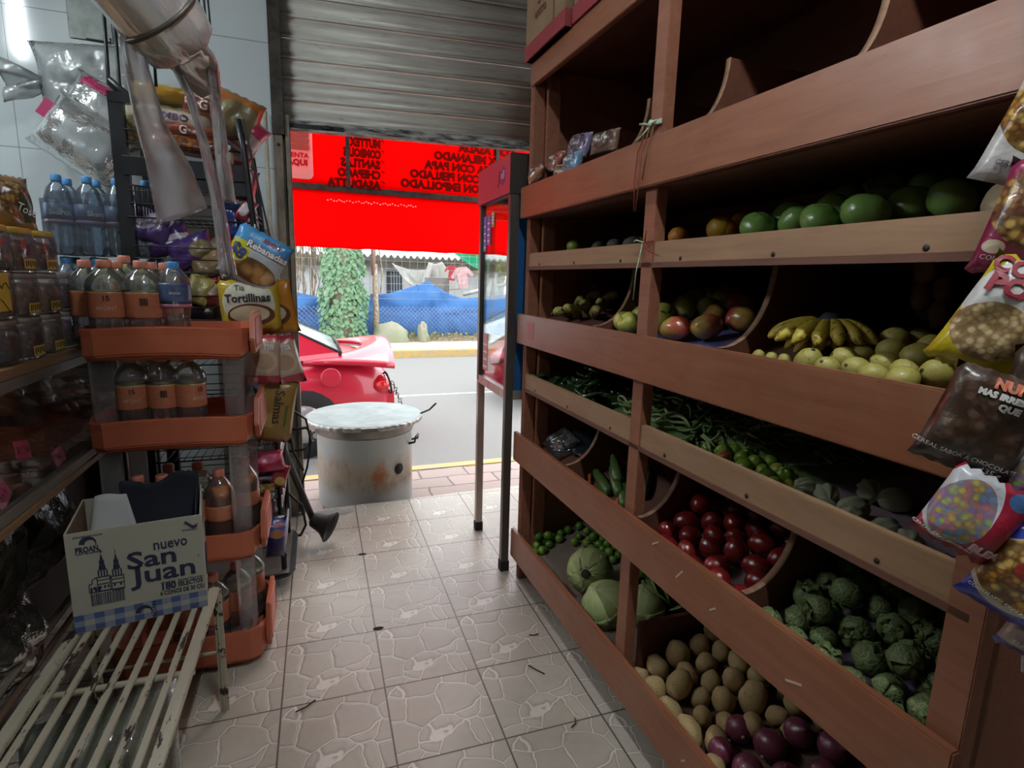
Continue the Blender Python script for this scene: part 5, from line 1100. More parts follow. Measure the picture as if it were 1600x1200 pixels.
# dark cloth and white sheet inside the carton
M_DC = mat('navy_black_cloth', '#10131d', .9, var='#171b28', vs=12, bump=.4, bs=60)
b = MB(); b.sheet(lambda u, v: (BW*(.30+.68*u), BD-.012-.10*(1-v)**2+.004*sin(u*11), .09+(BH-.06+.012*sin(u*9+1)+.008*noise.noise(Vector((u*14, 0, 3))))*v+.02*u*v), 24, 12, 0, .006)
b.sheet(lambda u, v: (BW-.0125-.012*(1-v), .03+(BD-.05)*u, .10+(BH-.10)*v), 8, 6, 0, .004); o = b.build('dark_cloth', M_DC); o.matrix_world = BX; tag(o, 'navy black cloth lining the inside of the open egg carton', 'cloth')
b = MB(); b.sheet(lambda u, v: (.035+BW*(.25)*u+.008*v*0-.02*(1-v)*(1-u)+.03*(1-v)*u, BD-.03-.04*(1-v), BH-.05*u*0-.115+.13*v+.004*sin(u*5)), 8, 6, 0, .002); o = b.build('white_paper', mat('paper_white2', '#b5b6b2', .85)); o.matrix_world = BX; tag(o, 'white paper sheet standing in the left corner of the egg carton', 'paper')
# ---- orange bottle rack
M_OR = None
def orange_plastic():
    t = NT('orange_plastic'); c = t.mix(t.noise(4, 4), '#bf6a4c', '#b05c40'); c = t.mix(t.ramp(t.noise(20, 5, .8), [(.6, (0, 0, 0)), (.75, (.3, .3, .3))]), c, '#9c5a46'); return t.pbr(c, .38, 0., t.bump(t.noise(60, 3), .05, .002), .5)
M_OR = orange_plastic(); M_ORD = mat('orange_rim_groove', '#c4695a', .5); M_ACR = clear('acrylic', (.90, .90, .91), .5, .08, .16, (.75, .72, .72))
RKO = Vector((-.705, 1.985, 0)); rk = root('bottle_rack', 'orange plastic bottle rack with four trays and clear columns beside the egg carton', 'rack', T(RKO))
OUT = [(.0, .10), (.02, .03), (.06, .0), (.15, -.008), (.25, -.014), (.35, -.008), (.43, .0), (.462, .02), (.487, .09), (.487, .27), (.462, .34), (.43, .36), (.06, .36), (.02, .33), (.0, .26)]
CX, CY = .245, .175
def tray(z, h, s=1., nm='tray'):
    loops = [(.94, 0), (1., .012), (1.0*1.0, h*.7), (1.01, h), (.97, h+.002), (.955, h*.6), (.93, .02)]
    vs = []; fs = []; n = len(OUT)
    for k, (q, dz) in enumerate(loops):
        for (x, y) in OUT:
            up = .012*sin((x-.02)/.47*pi)*(1 if y < .05 else 0)*(1 if 1 < k < 6 else 0); dn = .018*cos((x-.24)/.24*pi) if (y < .05 and k < 2) else 0
            vs.append((CX+(x-CX)*q*s, CY+(y-CY)*q*s, z+dz+up-dn*0+(.016*(abs(x-.24)/.24)**2 if k < 2 and y < .05 else 0)*-1))
    for i in range(len(loops)-1):
        for j in range(n): fs.append((i*n+j, i*n+(j+1) % n, (i+1)*n+(j+1) % n, (i+1)*n+j))
    fs += [tuple(range(n)), tuple((len(loops)-1)*n+j for j in range(n))]
    t_ = MB().add(vs, fs, 0, False).build(nm, M_OR, rk, bevel=.004)
    for x0 in (.484,):
        b = MB(); b.prism([(.06, z+.0), (.035, z+.05), (.075, z+h+.05), (.285, z+h+.05), (.325, z+.05), (.30, z)], x0, x0+.016, 'x'); e_ = b.build('end_wall', M_OR, t_, bevel=.003)
        b = MB(); xx = x0+(.0165 if x0 > .1 else -.0005); b.tube([(xx, .075, z+.02), (xx, .06, z+.055), (xx, .09, z+h+.03), (xx, .27, z+h+.03), (xx, .30, z+.055), (xx, .285, z+.02)], .003, 4, closed=True); b.build('groove', M_ORD, e_)
    return t_
TZ = [.035, .425, .835, 1.125]
tray(TZ[0], .11, 1.03, 'base'); tray(TZ[1], .085); tray(TZ[2], .085); tray(TZ[3], .085)
for i in range(3):
    za, zb = TZ[i]+.03, TZ[i+1]+.02
    for x in (.035, .405):
        for y in (.03, .285):
            b = MB(); b.prism([(x, y), (x+.05, y), (x+.055, y+.006), (x+.055, y+.028), (x+.05, y+.034), (x, y+.034), (x-.005, y+.028), (x-.005, y+.006)], za, zb, 'z'); b.build('clear_column', M_ACR, rk)
# ---- bottles
M_PET = clear('pet_bottle', (.96, .97, .97), .95, .05, .10, (.85, .87, .87), .25, 20); M_CAPO = mat('cap_orange', '#cc8169', .45); M_CAPB = mat('cap_blue', '#3f86c4', .45)
def label_mat(nm, a, b_, c):
    t = NT(nm); s = t.sep(t.co()); z = s[2]; col = t.mix(t.noise(5, 3), a, b_); col = t.mix(t.math('GREATER_THAN', z, .173), col, '#95935a'); col = t.mix(t.math('MULTIPLY', t.math('GREATER_THAN', t.noise(30, 2, .5, t.mapv((1, 1, 3))), .62), .35), col, c); return t.pbr(col, .35, 0., None, .5)
M_LBO = label_mat('orange_label', '#c07a5c', '#b56b4e', '#9a553c'); M_LBB = mat('navy_label', '#2d3552', .4, var='#596a8d', vs=22); M_LBW = mat('label_white', '#d5cfc6', .5)
def bottle(name, lab, kind, R=.048, H=.262, group=None):
    o = root(name, lab, 'bottle', None, group); b = MB()
    if kind == 'o': prof = [(.6, 0), (.92, .004), (.98, .02), (.95, .045), (.98, .06), (.95, .075), (.98, .09), (.93, .095), (.93, .17), (1.0, .178), (1.0, .196), (.9, .213), (.62, .232), (.36, .243), (.3, .247), (.3, .256)]
    elif kind == 'b': prof = [(.55, 0), (.9, .006), (.95, .03), (.86, .06), (.8, .085), (.84, .11), (.95, .135), (.98, .155), (.98, .2), (.85, .225), (.55, .246), (.34, .256), (.3, .258), (.3, .264)]
    else: prof = [(.6, 0), (.92, .004), (.98, .03), (.95, .1), (.98, .15), (.98, .18), (.85, .205), (.5, .235), (.34, .245), (.3, .247), (.3, .256)]
    b.lathe([(r*R, z*H/.262) for r, z in prof], 22); b.build('body', M_PET, o)
    cm = M_CAPB if kind == 'b' else M_CAPO
    b = MB(); b.lathe([(.34*R, .247*H/.262), (.36*R, .25*H/.262), (.36*R, .268*H/.262), (.32*R, .272*H/.262), (0, .272*H/.262)], 18, fn=lambda a, z: 1+.02*cos(a*18)); c = b.build('cap', cm, o)
    if kind == 'b': MB().lathe([(.985*R, .14), (.992*R, .155), (.992*R, .2), (.97*R, .205)], 22).build('label', M_LBB, o); MB().lathe([(.955*R, .128), (.98*R, .14)], 22).build('pink_band', mat('pink_band', '#b5718a', .4), o)
    elif kind == 'o': 
        lb = MB().lathe([(.955*R, .094*H/.262), (.96*R, .1*H/.262), (.96*R, .168*H/.262), (.985*R, .178*H/.262)], 22).build('label', M_LBO, o)
    else: MB().lathe([(.965*R, .09), (.975*R, .1), (.99*R, .14), (.975*R, .15)], 22).build('label', M_LBO, o); MB().lathe([(.8*R, .006), (.93*R, .03), (.9*R, .1), (.93*R, .17), (.78*R, .2), (0, .2)], 18).build('juice', mat('orange_juice', '#c9782f', .4), o)
    return o
M_PALE = mat('label_pale', '#d5b3a3', .5); M_INK = mat('label_ink', '#4a2a20', .5)
def curved(s, size, m, par, R, z, off=0., face=-pi/2+.2):
    t = words(s, size, m, None, None, .0003, off=off)
    for v in t.data.vertices: a = face+v.co.x/R; q = R+.0006-v.co.z; v.co = Vector((q*cos(a), q*sin(a), z+v.co.y))
    t.parent = par; return t
def bot_at(o, px, py, y, z):
    P = atY(px, py, y); o.matrix_world = T(P.x, y, z); return o
zt = TZ[3]+.022
B0 = bottle('water_bottle', 'clear bottle with orange label and price mark, front left on the top orange tray', 'o', .056)
curved('AFONT', .017, M_PALE, B0, .0545, .125); curved('15', .022, M_INK, B0, .0545, .155, .0008); b = MB()
b.lathe([(.056*.975, .148), (.056*.975, .166)], 6); 
bot_at(B0, 165, 440, 2.075, zt); B0['group'] = 'bottles on the top orange tray'
B1 = dup(B0, T(atY(222, 440, 2.075).x, 2.075, zt) @ RZ(1.9), 'clear bottle with orange label and barcode, second at the front of the top tray', 'bottles on the top orange tray')
b = MB(); 
for k in range(9): a = -pi/2-1.9+.05+.045*k; b.box((-.0006-.0004*(k % 3), -.0005, .135), (.0006+.0004*(k % 3), .0008, .157), 0, T(.0556*cos(a), .0556*sin(a), 0) @ RZ(a+pi/2))
b.build('barcode', M_INK, B1)
B2 = bottle('water_bottle', 'waisted clear bottle with blue cap and navy label at the front of the top tray', 'b', .047, group='bottles on the top orange tray')
curved('Sk', .02, M_LBW, B2, .047, .14); curved('water', .014, M_LBW, B2, .047, .175); bot_at(B2, 272, 440, 2.075, zt)
BT0 = bottle('water_bottle', 'clear orange capped bottle in the second row of the top tray, leftmost cap', 'o', .05, .26, 'bottles on the top orange tray'); bot_at(BT0, 133, 430, 2.17, zt)
for px, y, lab in ((183, 2.19, 'clear orange capped bottle behind the price marked one on the top tray'), (236, 2.18, 'clear orange capped bottle behind the barcode one on the top tray'), (196, 2.275, 'tallest looking clear orange capped bottle at the back of the top tray'), (258, 2.28, 'clear orange capped bottle at the back, behind the blue capped one')):
    dup(BT0, T(atY(px, 430, y).x, y, zt+(.02 if px == 196 else 0)), lab)
z2 = TZ[2]+.022
for i, (px, y, lab) in enumerate(((206, 2.075, 'leftmost clear bottle with orange label on the second orange tray'), (254, 2.075, 'middle front bottle with barcode on the second orange tray'), (297, 2.075, 'rightmost front bottle with bright orange label on the second tray'), (228, 2.19, 'bottle behind the two left ones on the second tray'), (285, 2.19, 'bottle behind the two right ones on the second tray'))):
    dup(B0 if i != 1 else B1, T(atY(px, 600, y).x, y, z2) @ RZ(.3*i if i != 1 else 1.9) @ S(.88, .88, .98), lab, 'bottles on the second orange tray')
z3 = TZ[1]+.022
for i, (px, y, lab) in enumerate(((212, 2.075, 'leftmost bottle on the third orange tray behind the egg carton'), (250, 2.07, 'second front bottle on the third orange tray behind the egg carton'), (292, 2.07, 'third front bottle on the third orange tray behind the egg carton'), (262, 2.18, 'bottle at the back left of the third orange tray'), (308, 2.18, 'bottle at the back right of the third orange tray'))):
    dup(BT0, T(atY(px, 720, y).x, y, z3), lab, 'bottles on the third orange tray')
J = bottle('juice_bottle', 'orange juice bottle at the right end of the third orange tray', 'j', .05, .26); bot_at(J, 345, 790, 2.085, z3)
dup(J, T(atY(385, 790, 2.2).x, 2.2, z3), 'orange juice bottle behind the first one on the third tray')
z1 = TZ[0]+.03
for i, (px, y, lab) in enumerate(((335, 2.07, 'clear bottle at the front right of the lowest orange tray'), (372, 2.14, 'clear bottle behind the column on the lowest orange tray'), (395, 2.24, 'clear bottle at the back right of the lowest orange tray'), (290, 2.07, 'clear bottle on the lowest tray behind the stand edge'), (250, 2.09, 'clear bottle at left on the lowest orange tray'))):
    dup(BT0, T(min(atY(px, 940, y).x, -.262), y, z1), lab, 'bottles on the lowest orange tray')
# ---- display counter with glass front
cs = root('display_counter', 'long wooden topped glass fronted sweets counter along the left side', 'counter', T(-.735, .2, 0))
M_WTOP = wood('counter_wood', '#8a6a4a', '#73563a', .5); M_ALU = mat('dull_aluminium', '#6b6259', .45, .5, var='#8d8072', vs=7, sc=(1, .2, 1)); M_DK = mat('dark_laminate', '#2a2320', .6, var='#3a302a', vs=3)
CL = 2.75
MB().box((-.62, 0, 1.112), (.0, CL, 1.138)).build('wooden_top', M_WTOP, cs, bevel=.002)
MB().box((-.012, 0, 1.085), (.004, CL, 1.112)).build('top_rail', M_ALU, cs); MB().box((-.02, 0, .775), (.006, CL, .80)).build('bottom_rail', M_ALU, cs); MB().box((-.03, 0, .755), (.012, CL, .772)).build('bottom_rail', M_WTOP, cs)
MB().box((-.008, .01, .80), (-.003, CL-.01, 1.085)).build('front_glass', clear('counter_glass', (.95, .96, .95), .22, .04), cs)
MB().box((-.62, 0, .76), (-.02, CL, .775)).build('shelf', M_DK, cs); MB().box((-.62, 0, .0), (-.60, CL, 1.112)).build('back_panel', M_DK, cs); MB().box((-.60, CL-.02, 0), (-.0, CL, 1.112)).build('end_panel', M_DK, cs)
MB().box((-.30, 0, 0.05), (-.28, CL-.02, .755)).build('recessed_panel', M_DK, cs)
for z in (.30, .36): b = MB(); b.tube([(-.04, .3, z), (-.04, CL, z)], .009 if z < .33 else .012, 8); b.build('guard_tube', M_ALU if z > .33 else mat('brown_tube', '#5d4636', .6), cs)
# sacks behind the guard tubes
for i, (y, z, sz_, lab, c) in enumerate(((1.62, .62, .2, 'dusty dark plastic sack low under the sweets counter, nearest the camera', '#4a463c'), (1.95, .6, .17, 'dark sack under the counter next to the egg carton', '#3c3a33'), (1.7, .38, .14, 'flattened grey sack on the floor under the counter', '#57534a'))):
    b, fr = bag(sz_*2, sz_*2, .2, i+9, .02, 14, 14); o = b.build('sack', clear('sack_film%d' % i, (.35, .35, .32), .7, .2, .7, c, .8, 22)); o.matrix_world = T(-.86, y, z) @ RZ(pi/2-.1) @ RX(.1); tag(o, lab, 'sack')
# sweets in the counter: one deep bed of wrapped sweets with bags and packets on it
M_SW = []
for i, (a, b_, c) in enumerate((('#8a6550', '#5a3c34', '#c9b090'), ('#7a4038', '#553038', '#b58a75'), ('#a07f60', '#6a4c38', '#d9c4a8'), ('#5a524e', '#38322f', '#8f867c'), ('#b0aaa0', '#7f7870', '#e6e3dd'))): M_SW.append(spots('sweet_wrap%d' % i, a, b_, c, 12, 40, .22, .6, .55))
b = MB(); b.sheet(lambda u, v: (-.03-.55*v, .1+2.5*u, .80+.02+.22*min(1, v*1.6)+.02*noise.noise(Vector((u*40, v*12, 2)))), 120, 24)
o = b.build('wrapped_sweets', spots('sweet_bed', '#7a5044', '#4a302a', '#b59a78', 30, 70, .3, .4, .58)); o.matrix_world = T(-.735, .2, 0); o['kind'] = 'stuff'; tag(o, 'deep bed of dark wrapped sweets inside the glass fronted counter', 'sweets')
rr = random.Random(17); SWE = []; protos = []
for i in range(5):
    b, fr = bag(1, .62, .34, i+30, .05, 8, 8); protos.append(tag(b.build('sweet_packet', M_SW[i]), 'x', 'sweets'))
n = 0; us = set()
for k in range(70):
    y = 1.45+1.25*((k*.618) % 1); v = ((k*.377+.2) % 1); x = -.735-.04-.34*v; z = .84+.22*min(1, v*1.6)*.62/.55
    M = T(x, y, z) @ RZ(rr.uniform(0, 3)) @ RX(-.9+rr.uniform(-.5, .5)) @ S(rr.uniform(.06, .1)); j = k % 5
    if j not in us: us.add(j); o = protos[j]; o.matrix_world = M
    else: o = dup(protos[j], M)
    o['group'] = 'wrapped sweets in the glass counter'; SWE.append(o)
rank(SWE, 'wrapped sweet packet in glass counter', 10, 'row back')
M_PK = mat('pink_tag', '#c4466f', .7); M_TI = mat('tag_ink', '#3a1420', .7)
for i, (px, py, s, lab) in enumerate(((35, 703, '$1.50', 'pink handwritten price tag, left of the three in the sweets counter'), (95, 738, '$2', 'pink price tag nearest the orange rack in the sweets counter'), (5, 782, '5x1', 'pink price tag cut by the left edge of the picture'))):
    P = atX(px, py, -.760); P.z = max(P.z, .83); o = root('price_tag', lab, 'price tag', T(P) @ RZ(pi/2) @ RX(-.2) @ RY(.2-.3*i)); MB().box((-.035, -.0008, -.025), (.035, .0008, .025)).build('card', M_PK, o); words(s, .026, M_TI, o, T(0, -.0014, 0) @ UP_XZ, .0004)
# ---- jars on the counter
M_JAR = clear('jar_plastic', (.93, .92, .91), .8, .08, .14, (.8, .74, .72), .2, 14); M_YL = mat('jar_lid_yellow', '#b9952f', .45); M_BL = mat('jar_lid_blue', '#27389a', .4); M_RDL = mat('jar_lid_red', '#8f1f2a', .45); M_STK = mat('sticker_yellow', '#bfa348', .6); M_STI = mat('sticker_ink', '#4d3a20', .6)
CAN = [spots('candy%d' % i, a, b_, c, 25, 60, .35, .4, .55) for i, (a, b_, c) in enumerate((('#6f3a2e', '#4d2420', '#b98a6a'), ('#8d6a58', '#6a4a40', '#c9b09a'), ('#5a4258', '#3f2c40', '#a590a0'), ('#2f4a58', '#203640', '#6a8a95'), ('#8f8478', '#6a6058', '#c5bcae')))]
def sqr(a, z): c, s_ = abs(cos(a)), abs(sin(a)); return 1/((c**5+s_**5)**.2)
def jar(lab, cand, lid, w=.062, h=.118, stick=True):
    o = root('sweet_jar', lab, 'jar', None, 'stacked plastic jars of sweets on the counter')
    MB().lathe([(w*.85, 0), (w*.97, .006), (w, .02), (w, h-.03), (w*.95, h-.016), (w*.85, h-.012)], 28, fn=sqr).build('jar', M_JAR, o)
    MB().lathe([(w*.82, .006), (w*.92, .014), (w*.93, h*.62), (w*.8, h*.72), (0, h*.7)], 24, fn=sqr).build('sweets', CAN[cand], o)
    MB().lathe([(w*.88, h-.018), (w*.92, h-.016), (w*.92, h-.003), (w*.88, h), (0, h)], 28, fn=sqr).build('lid', lid, o)
    if stick:
        s_ = MB().box((w+.0004, -.042, .01), (w+.0012, .022, .036)).build('price_sticker', M_STK, o); b = MB()
        for k in range(5): b.box((w+.001, -.036+.012*k, .014+.004*(k % 2)), (w+.0018, -.029+.012*k, .032))
        b.build('sticker_print', M_STI, s_)
    return o
jx = -.81
lv = [1.1385, 1.2568, 1.3751]
LAB = ['bottom', 'middle', 'top']
for lev in range(3):
    for k, y in enumerate((2.19, 2.055, 1.92, 1.785)):
        if lev == 2 and k == 0: continue
        cand = [[2, 4, 2, 3], [2, 1, 1, 4], [0, 0, 0, 3]][lev][k]
        lb = f"square plastic sweet jar, {LAB[lev]} layer, {ORD[k+1]} from the orange rack" + (' with yellow lid' if lev == 2 else '')
        j = jar(lb, cand, M_YL if lev == 2 else mat('jar_lid_clear', '#8a807a', .4), stick=(k < 3)); j.matrix_world = T(jx+.004*lev, y-.006*lev, lv[lev])
# back row so the stack has depth
j = jar('square plastic sweet jar with red lid behind the bottom layer', 2, M_RDL, stick=False); j.matrix_world = T(-.95, 2.22, lv[0])
j = jar('square plastic sweet jar behind the middle layer, under the round jar', 2, M_RDL, stick=False); j.matrix_world = T(-.95, 2.22, lv[1])
j = root('sweet_jar', 'big round sweet jar with blue lid on the second layer', 'jar', T(-.93, 2.215, lv[2]+.0))
MB().lathe([(.07, 0), (.085, .006), (.1, .03), (.103, .08), (.095, .13), (.08, .15), (.08, .16)], 30).build('jar', M_JAR, j); MB().lathe([(.07, .005), (.085, .012), (.095, .04), (.096, .09), (.06, .105), (0, .11)], 24).build('sweets', CAN[4], j); MB().lathe([(.088, .152), (.09, .156), (.09, .178), (.086, .182), (0, .182)], 30).build('lid', M_BL, j)
o = root('price_card', 'yellow handwritten card stuck on the jars at the left edge', 'card', T(atX(4, 458, -.742)) @ RZ(pi/2)); MB().box((-.05, -.001, -.045), (.035, .001, .05)).build('card', mat('card_yellow', '#c4a63a', .7), o)
b = MB(); b.tube([(-.03+.012*k, -.002, .02+.01*sin(k*2.2)) for k in range(6)], .0012, 4); b.tube([(-.03+.011*k, -.002, -.012-.006*k+.005*sin(k)) for k in range(6)], .0012, 4); b.build('scribble', M_STI, o)
b, fr = bag(.13, .15, .05, 77, .012); o = b.build('snack_bag', printed('tanbag', .13, .15, '#7a5a38', [('flakes', 0, .05, .42, .35, ['#8d6a3c', '#5a4024', '#a9854f'], 60), ('rect', .25, -.1, .22, .25, '#2c3a24')])); P = atX(12, 292, -.80); o.matrix_world = T(P.x, P.y, lv[2]+.118+.07) @ RZ(pi/2-.5) @ RX(-.15); tag(o, 'brown and dark green snack bag leaning on top of the jars', 'snack bag')
words('Tosti', .03, mat('print_white', '#e6e2dc', .5), o, T(.03, -.02, 0) @ Matrix.Rotation(-.3, 4, 'Z'), .0005, surf=fr)
o = root('white_crate', 'white slotted plastic basket under the snack bag on the jars', 'basket', T(-.93, 1.82, lv[2])); b = MB()
for k in range(9): b.box((.06, -.09+.022*k, .0), (.064, -.078+.022*k, .118)); 
b.box((-.06, -.09, 0), (.064, .1, .006)); b.box((.06, -.09, .105), (.066, .1, .122)); b.box((-.06, -.09, 0), (-.056, .1, .12)); b.build('basket', mat('white_plastic', '#c4c0b4', .5), o)
# ---- shrink-wrapped packs of water bottles
M_PETB = clear('pet_blue', (.80, .88, .95), .9, .06, .12, (.72, .80, .88), .3, 20); M_LBS = mat('label_slate', '#56657f', .4, var='#7d8fae', vs=14); M_SHR = clear('shrink_film', (.9, .93, .96), .8, .12, .08, (.8, .84, .9), .7, 16)
def wbottle():
    o = root('water_bottle', 'x', 'bottle'); R = .047
    MB().lathe([(R*.7, 0), (R*.95, .006), (R, .03), (R*.94, .05), (R, .07), (R*.94, .09), (R, .115), (R, .19), (R*.96, .205), (R*.72, .245), (R*.36, .265), (R*.3, .27), (R*.3, .278)], 20).build('body', M_PETB, o)
    MB().lathe([(R*.34, .268), (R*.36, .272), (R*.36, .29), (R*.3, .294), (0, .294)], 16).build('cap', mat('cap_lightblue', '#4f8fc4', .45), o)
    l_ = MB().lathe([(R*1.012, .13), (R*1.012, .188)], 20).build('label', M_LBS, o); MB().lathe([(R*1.013, .118), (R*1.013, .13)], 20).build('pink_band', mat('pink_band2', '#a5869a', .4), o); return o
wb = wbottle(); curved('Skarch', .026, M_LBW, wb, .0478, .155, .0006, -pi/2+.35)
fst = True
for tier, zb in ((0, 1.139), (1, 1.437)):
    for r in range(2):
        for c in range(4):
            M = T(-.91+.096*c-.0*r, 2.62+.097*r, zb) @ RZ(.5*c)
            o = wb if fst else dup(wb, M); 
            if fst: wb.matrix_world = M; fst = False
            o['label'] = f"blue capped water bottle, {ORD[c+1]} from left in the {'front' if r == 0 else 'back'} row of the {'upper' if tier else 'lower'} pack"; o['group'] = 'water bottles in shrink wrapped packs'
    b = MB(); b.prism([(-.962, 2.57), (-.57, 2.57), (-.57, 2.77), (-.962, 2.77)], zb+.004, zb+.235, 'z'); vs0 = len(b.v)
    o = b.build('shrink_wrap', M_SHR, bevel=.03); tag(o, f"clear shrink film around the {'upper' if tier else 'lower'} pack of water bottles", 'film')

# grey-capped spray bottle behind
o = root('pale_bottle', 'pale capped bottle standing behind the water packs below the hanging bags', 'bottle', T(atY(112, 262, 2.86).x, 2.845, 1.137)); MB().lathe([(.05, 0), (.055, .01), (.055, .46), (.03, .52), (.022, .53)], 18).build('body', clear('hazy_bottle', (.85, .87, .88), .6, .1, .3, (.7, .72, .72)), o); MB().lathe([(.026, .525), (.026, .56), (0, .56)], 14).build('cap', mat('cap_grey', '#a59a98', .5), o)
# ---- things on the tiled wall
P = atY(140, 30, 3.315); o = root('cover_plate', 'greyish metal cover plate screwed on the white tiled wall', 'plate', T(P.x, 3.318, P.z)); MB().box((-.085, -.004, -.09), (.085, 0, .09)).build('plate', mat('zinc_plate', '#9aa19c', .5, .2, var='#7d857f', vs=14), o, bevel=.003)
b = MB(); b.tube([(-.02, -.006, -.085), (.075, -.006, -.088), (.075, -.006, -.07)], .004, 5); b.tube([(-.06, -.006, .085), (-.06, -.006, .07)], .005, 5); b.build('clip', M_DARKSTEEL, o)
M_FILMW = clear('clear_bag_film', (.88, .90, .90), .9, .14, .42, (.84, .86, .86), .9, 26); M_CUP = mat('foam_white', '#c9cccb', .7, var='#b5b9b8', vs=5); M_MAG = mat('magenta_print', '#a82358', .5)
wr = [ (110, 175), (112, 260)]
b = MB(); p0_ = atY(108, 120, 3.2); b.tube([p0_+Vector((0, .1, .05)), p0_, atY(112, 170, 3.2), atY(114, 262, 3.2)], .005, 6); o = b.build('wall_hook', mat('hook_grey', '#6d7070', .4, .6)); tag(o, 'long grey wire hook on the tiled wall carrying bags of foam ware', 'hook')
P = atY(152, 128, 3.12); b, fr = bag(.46, .30, .16, 41, .03, 18, 14); o = root('foam_ware_bag', 'large crumpled clear bag hanging highest on the tiled wall', 'bag', T(P) @ RY(-.08)); b.build('film', M_FILMW, o)
b = MB(); b.blob(.17, .05, .10, 14, .25, 3, 4); b.build('foam_lids', mat('foam_pale', '#b9c0bb', .7), o); b = MB(); b.sheet(lambda u, v: (-.20-.14*u, -.01+.03*sin(v*9+u*4), -.02+.06*(v-.5)*(1+2.5*u*(.6+.4*sin(v*20)))), 10, 12, 0, .003); b.build('knot', M_FILMW, o)
for i, (px, py, ry, lab) in enumerate(((168, 185, .5, 'clear bag of white foam plates with magenta band, right one of two'), (135, 222, .6, 'clear bag of white foam plates with magenta tag, left lower one of two'))):
    P = atY(px, py, 3.02-.12*i); o = root('foam_plate_bag', lab, 'bag', T(P) @ RY(ry)); b, fr = bag(.34, .25, .22, 50+i, .016); b.build('film', M_FILMW, o)
    for k in range(5): 
        b = MB(); b.lathe([(0, .0), (.07, .002), (.10, .014), (.102, .016), (.07, .006), (0, .004)], 24, M=T(.015, -.02+.012*k, 0) @ RX(pi/2)); b.build('foam_plate', M_CUP, o)
    if i == 0: MB().sheet(lambda u, v: (-.12+.24*u, fr(-.12+.24*u, .075+.045*v)-.003, .075+.045*v), 8, 3, 0, .001).build('magenta_band', M_MAG, o)
    else: MB().box((-.19, -.004, -.01), (-.125, -.001, .06)).build('magenta_tag', M_MAG, o)
# ---- black bakery rack
br = root('bakery_rack', 'black steel bakery rack of wire shelves with white price strips, beside the doorway', 'rack', T(0, 0, 0))
M_BK = mat('black_enamel', '#17181a', .4, .1, var='#24262a', vs=9); M_BW = mat('black_wire', '#1a1a1b', .45, .3)
X0, X1, Y0, Y1 = -.665, -.175, 2.52, 2.92
MB().prism([(-.60, 2.47), (-.20, 2.47), (-.16, 2.485), (-.14, 2.53), (-.14, 2.90), (-.16, 2.95), (-.60, 2.95)], .062, .082, 'z').build('base_tray', M_BK, br, bevel=.006)
MB().box((-.585, 2.485, .082), (-.165, 2.935, .0835)).build('base_top', mat('grey_glass_top', '#77716a', .15, var='#655f59', vs=8), br)
for x, y in ((-.24, 2.50), (-.55, 2.5), (-.24, 2.92), (-.55, 2.92)):
    MB().lathe([(.012, .0), (.022, .004), (.022, .036), (.012, .04), (.006, .045), (.006, .064)], 12, M=T(x, y, 0)).build('caster', M_BK, br)
MB().box((X0-.03, Y0, .10), (X0+.018, Y0+.028, 2.0)).build('upright', M_BK, br); MB().box((X0-.03, Y1-.03, .08), (X0+.018, Y1, 2.0)).build('upright', M_BK, br)
for y in (Y0, Y1-.02): b = MB(); b.tube([(-.185, y, .09), (-.19, y, 1.0), (-.255, y, 1.85), (-.27, y, 1.97)], .013, 6); b.build('leaning_post', M_BK, br)
def xr(z): return -.185 if z < 1 else -.19-.065*(z-1)/.85
SHZ = [.20, .42, .62, .82, 1.02, 1.20, 1.385, 1.585, 1.80]
for z in SHZ:
    b = MB(); x1 = xr(z)
    for k in range(15): x = X0+.02+(x1-X0-.03)*k/14; b.tube([(x, Y0, z), (x, Y1, z)], .0022, 4)
    for y in (Y0, Y0+.2, Y1): b.tube([(X0, y, z), (x1, y, z)], .0035, 5)
    sf = b.build('wire_shelf', M_BW, br)
    b = MB()
    for dz in (.05, .095): b.tube([(X0+.01, Y0, z+dz), (x1, Y0, z+dz)], .0026, 5); b.tube([(X0+.01, Y1, z+dz), (x1, Y1, z+dz)], .0026, 5); b.tube([(x1, Y0, z+dz*.5), (x1, Y1, z+dz*.5)], .0026, 5)
    b.tube([(x1, Y0, z), (x1, Y0, z+.12)], .003, 5); b.build('guard_wire', M_BW, sf)
b = MB(); b.box((X0, Y0-.004, 1.735), (-.25, Y0+.004, 1.80)); b.box((-.56, Y0-.004, 1.685), (-.25, Y0+.006, 1.74)); b.build('top_tray_lip', M_BK, br)
b = MB()
for k in range(16): y = Y0+.02*k; b.tube([(X0+.035, y, 1.585), (X0+.035, y, 1.70)], .002, 4)
for k in range(18): x = X0+.03+.011*k*.7; b.tube([(x, Y0+.004+.006*k, 1.59), (x, Y0+.004+.006*k, 1.70)], .0022, 4)
b.tube([(X0+.02, Y0, 1.70), (X0+.17, Y0+.11, 1.70)], .003, 4); b.build('basket_wires', M_BW, br)
for z in SHZ[:5]:
    s_ = MB().box((xr(z)+.004, Y0-.03, z-.03), (xr(z)+.008, Y1+.02, z+.022)).build('price_strip', mat('strip_white', '#c9c9c6', .5), br)
    b = MB()
    for k in range(5): b.box((xr(z)+.0082, Y0+.085*k-.01, z-.018), (xr(z)+.0088, Y0+.085*k+.045, z+.012))
    b.build('price_print', mat('strip_print', '#8a9bb0', .6, var='#b05a5a', vs=40), s_)
MB().prism([(-.255, 1.97), (-.155, 1.40), (-.150, 1.40), (-.245, 1.97)], Y0-.02, Y0-.016, 'y').build('black_side_strip', M_BK, br)
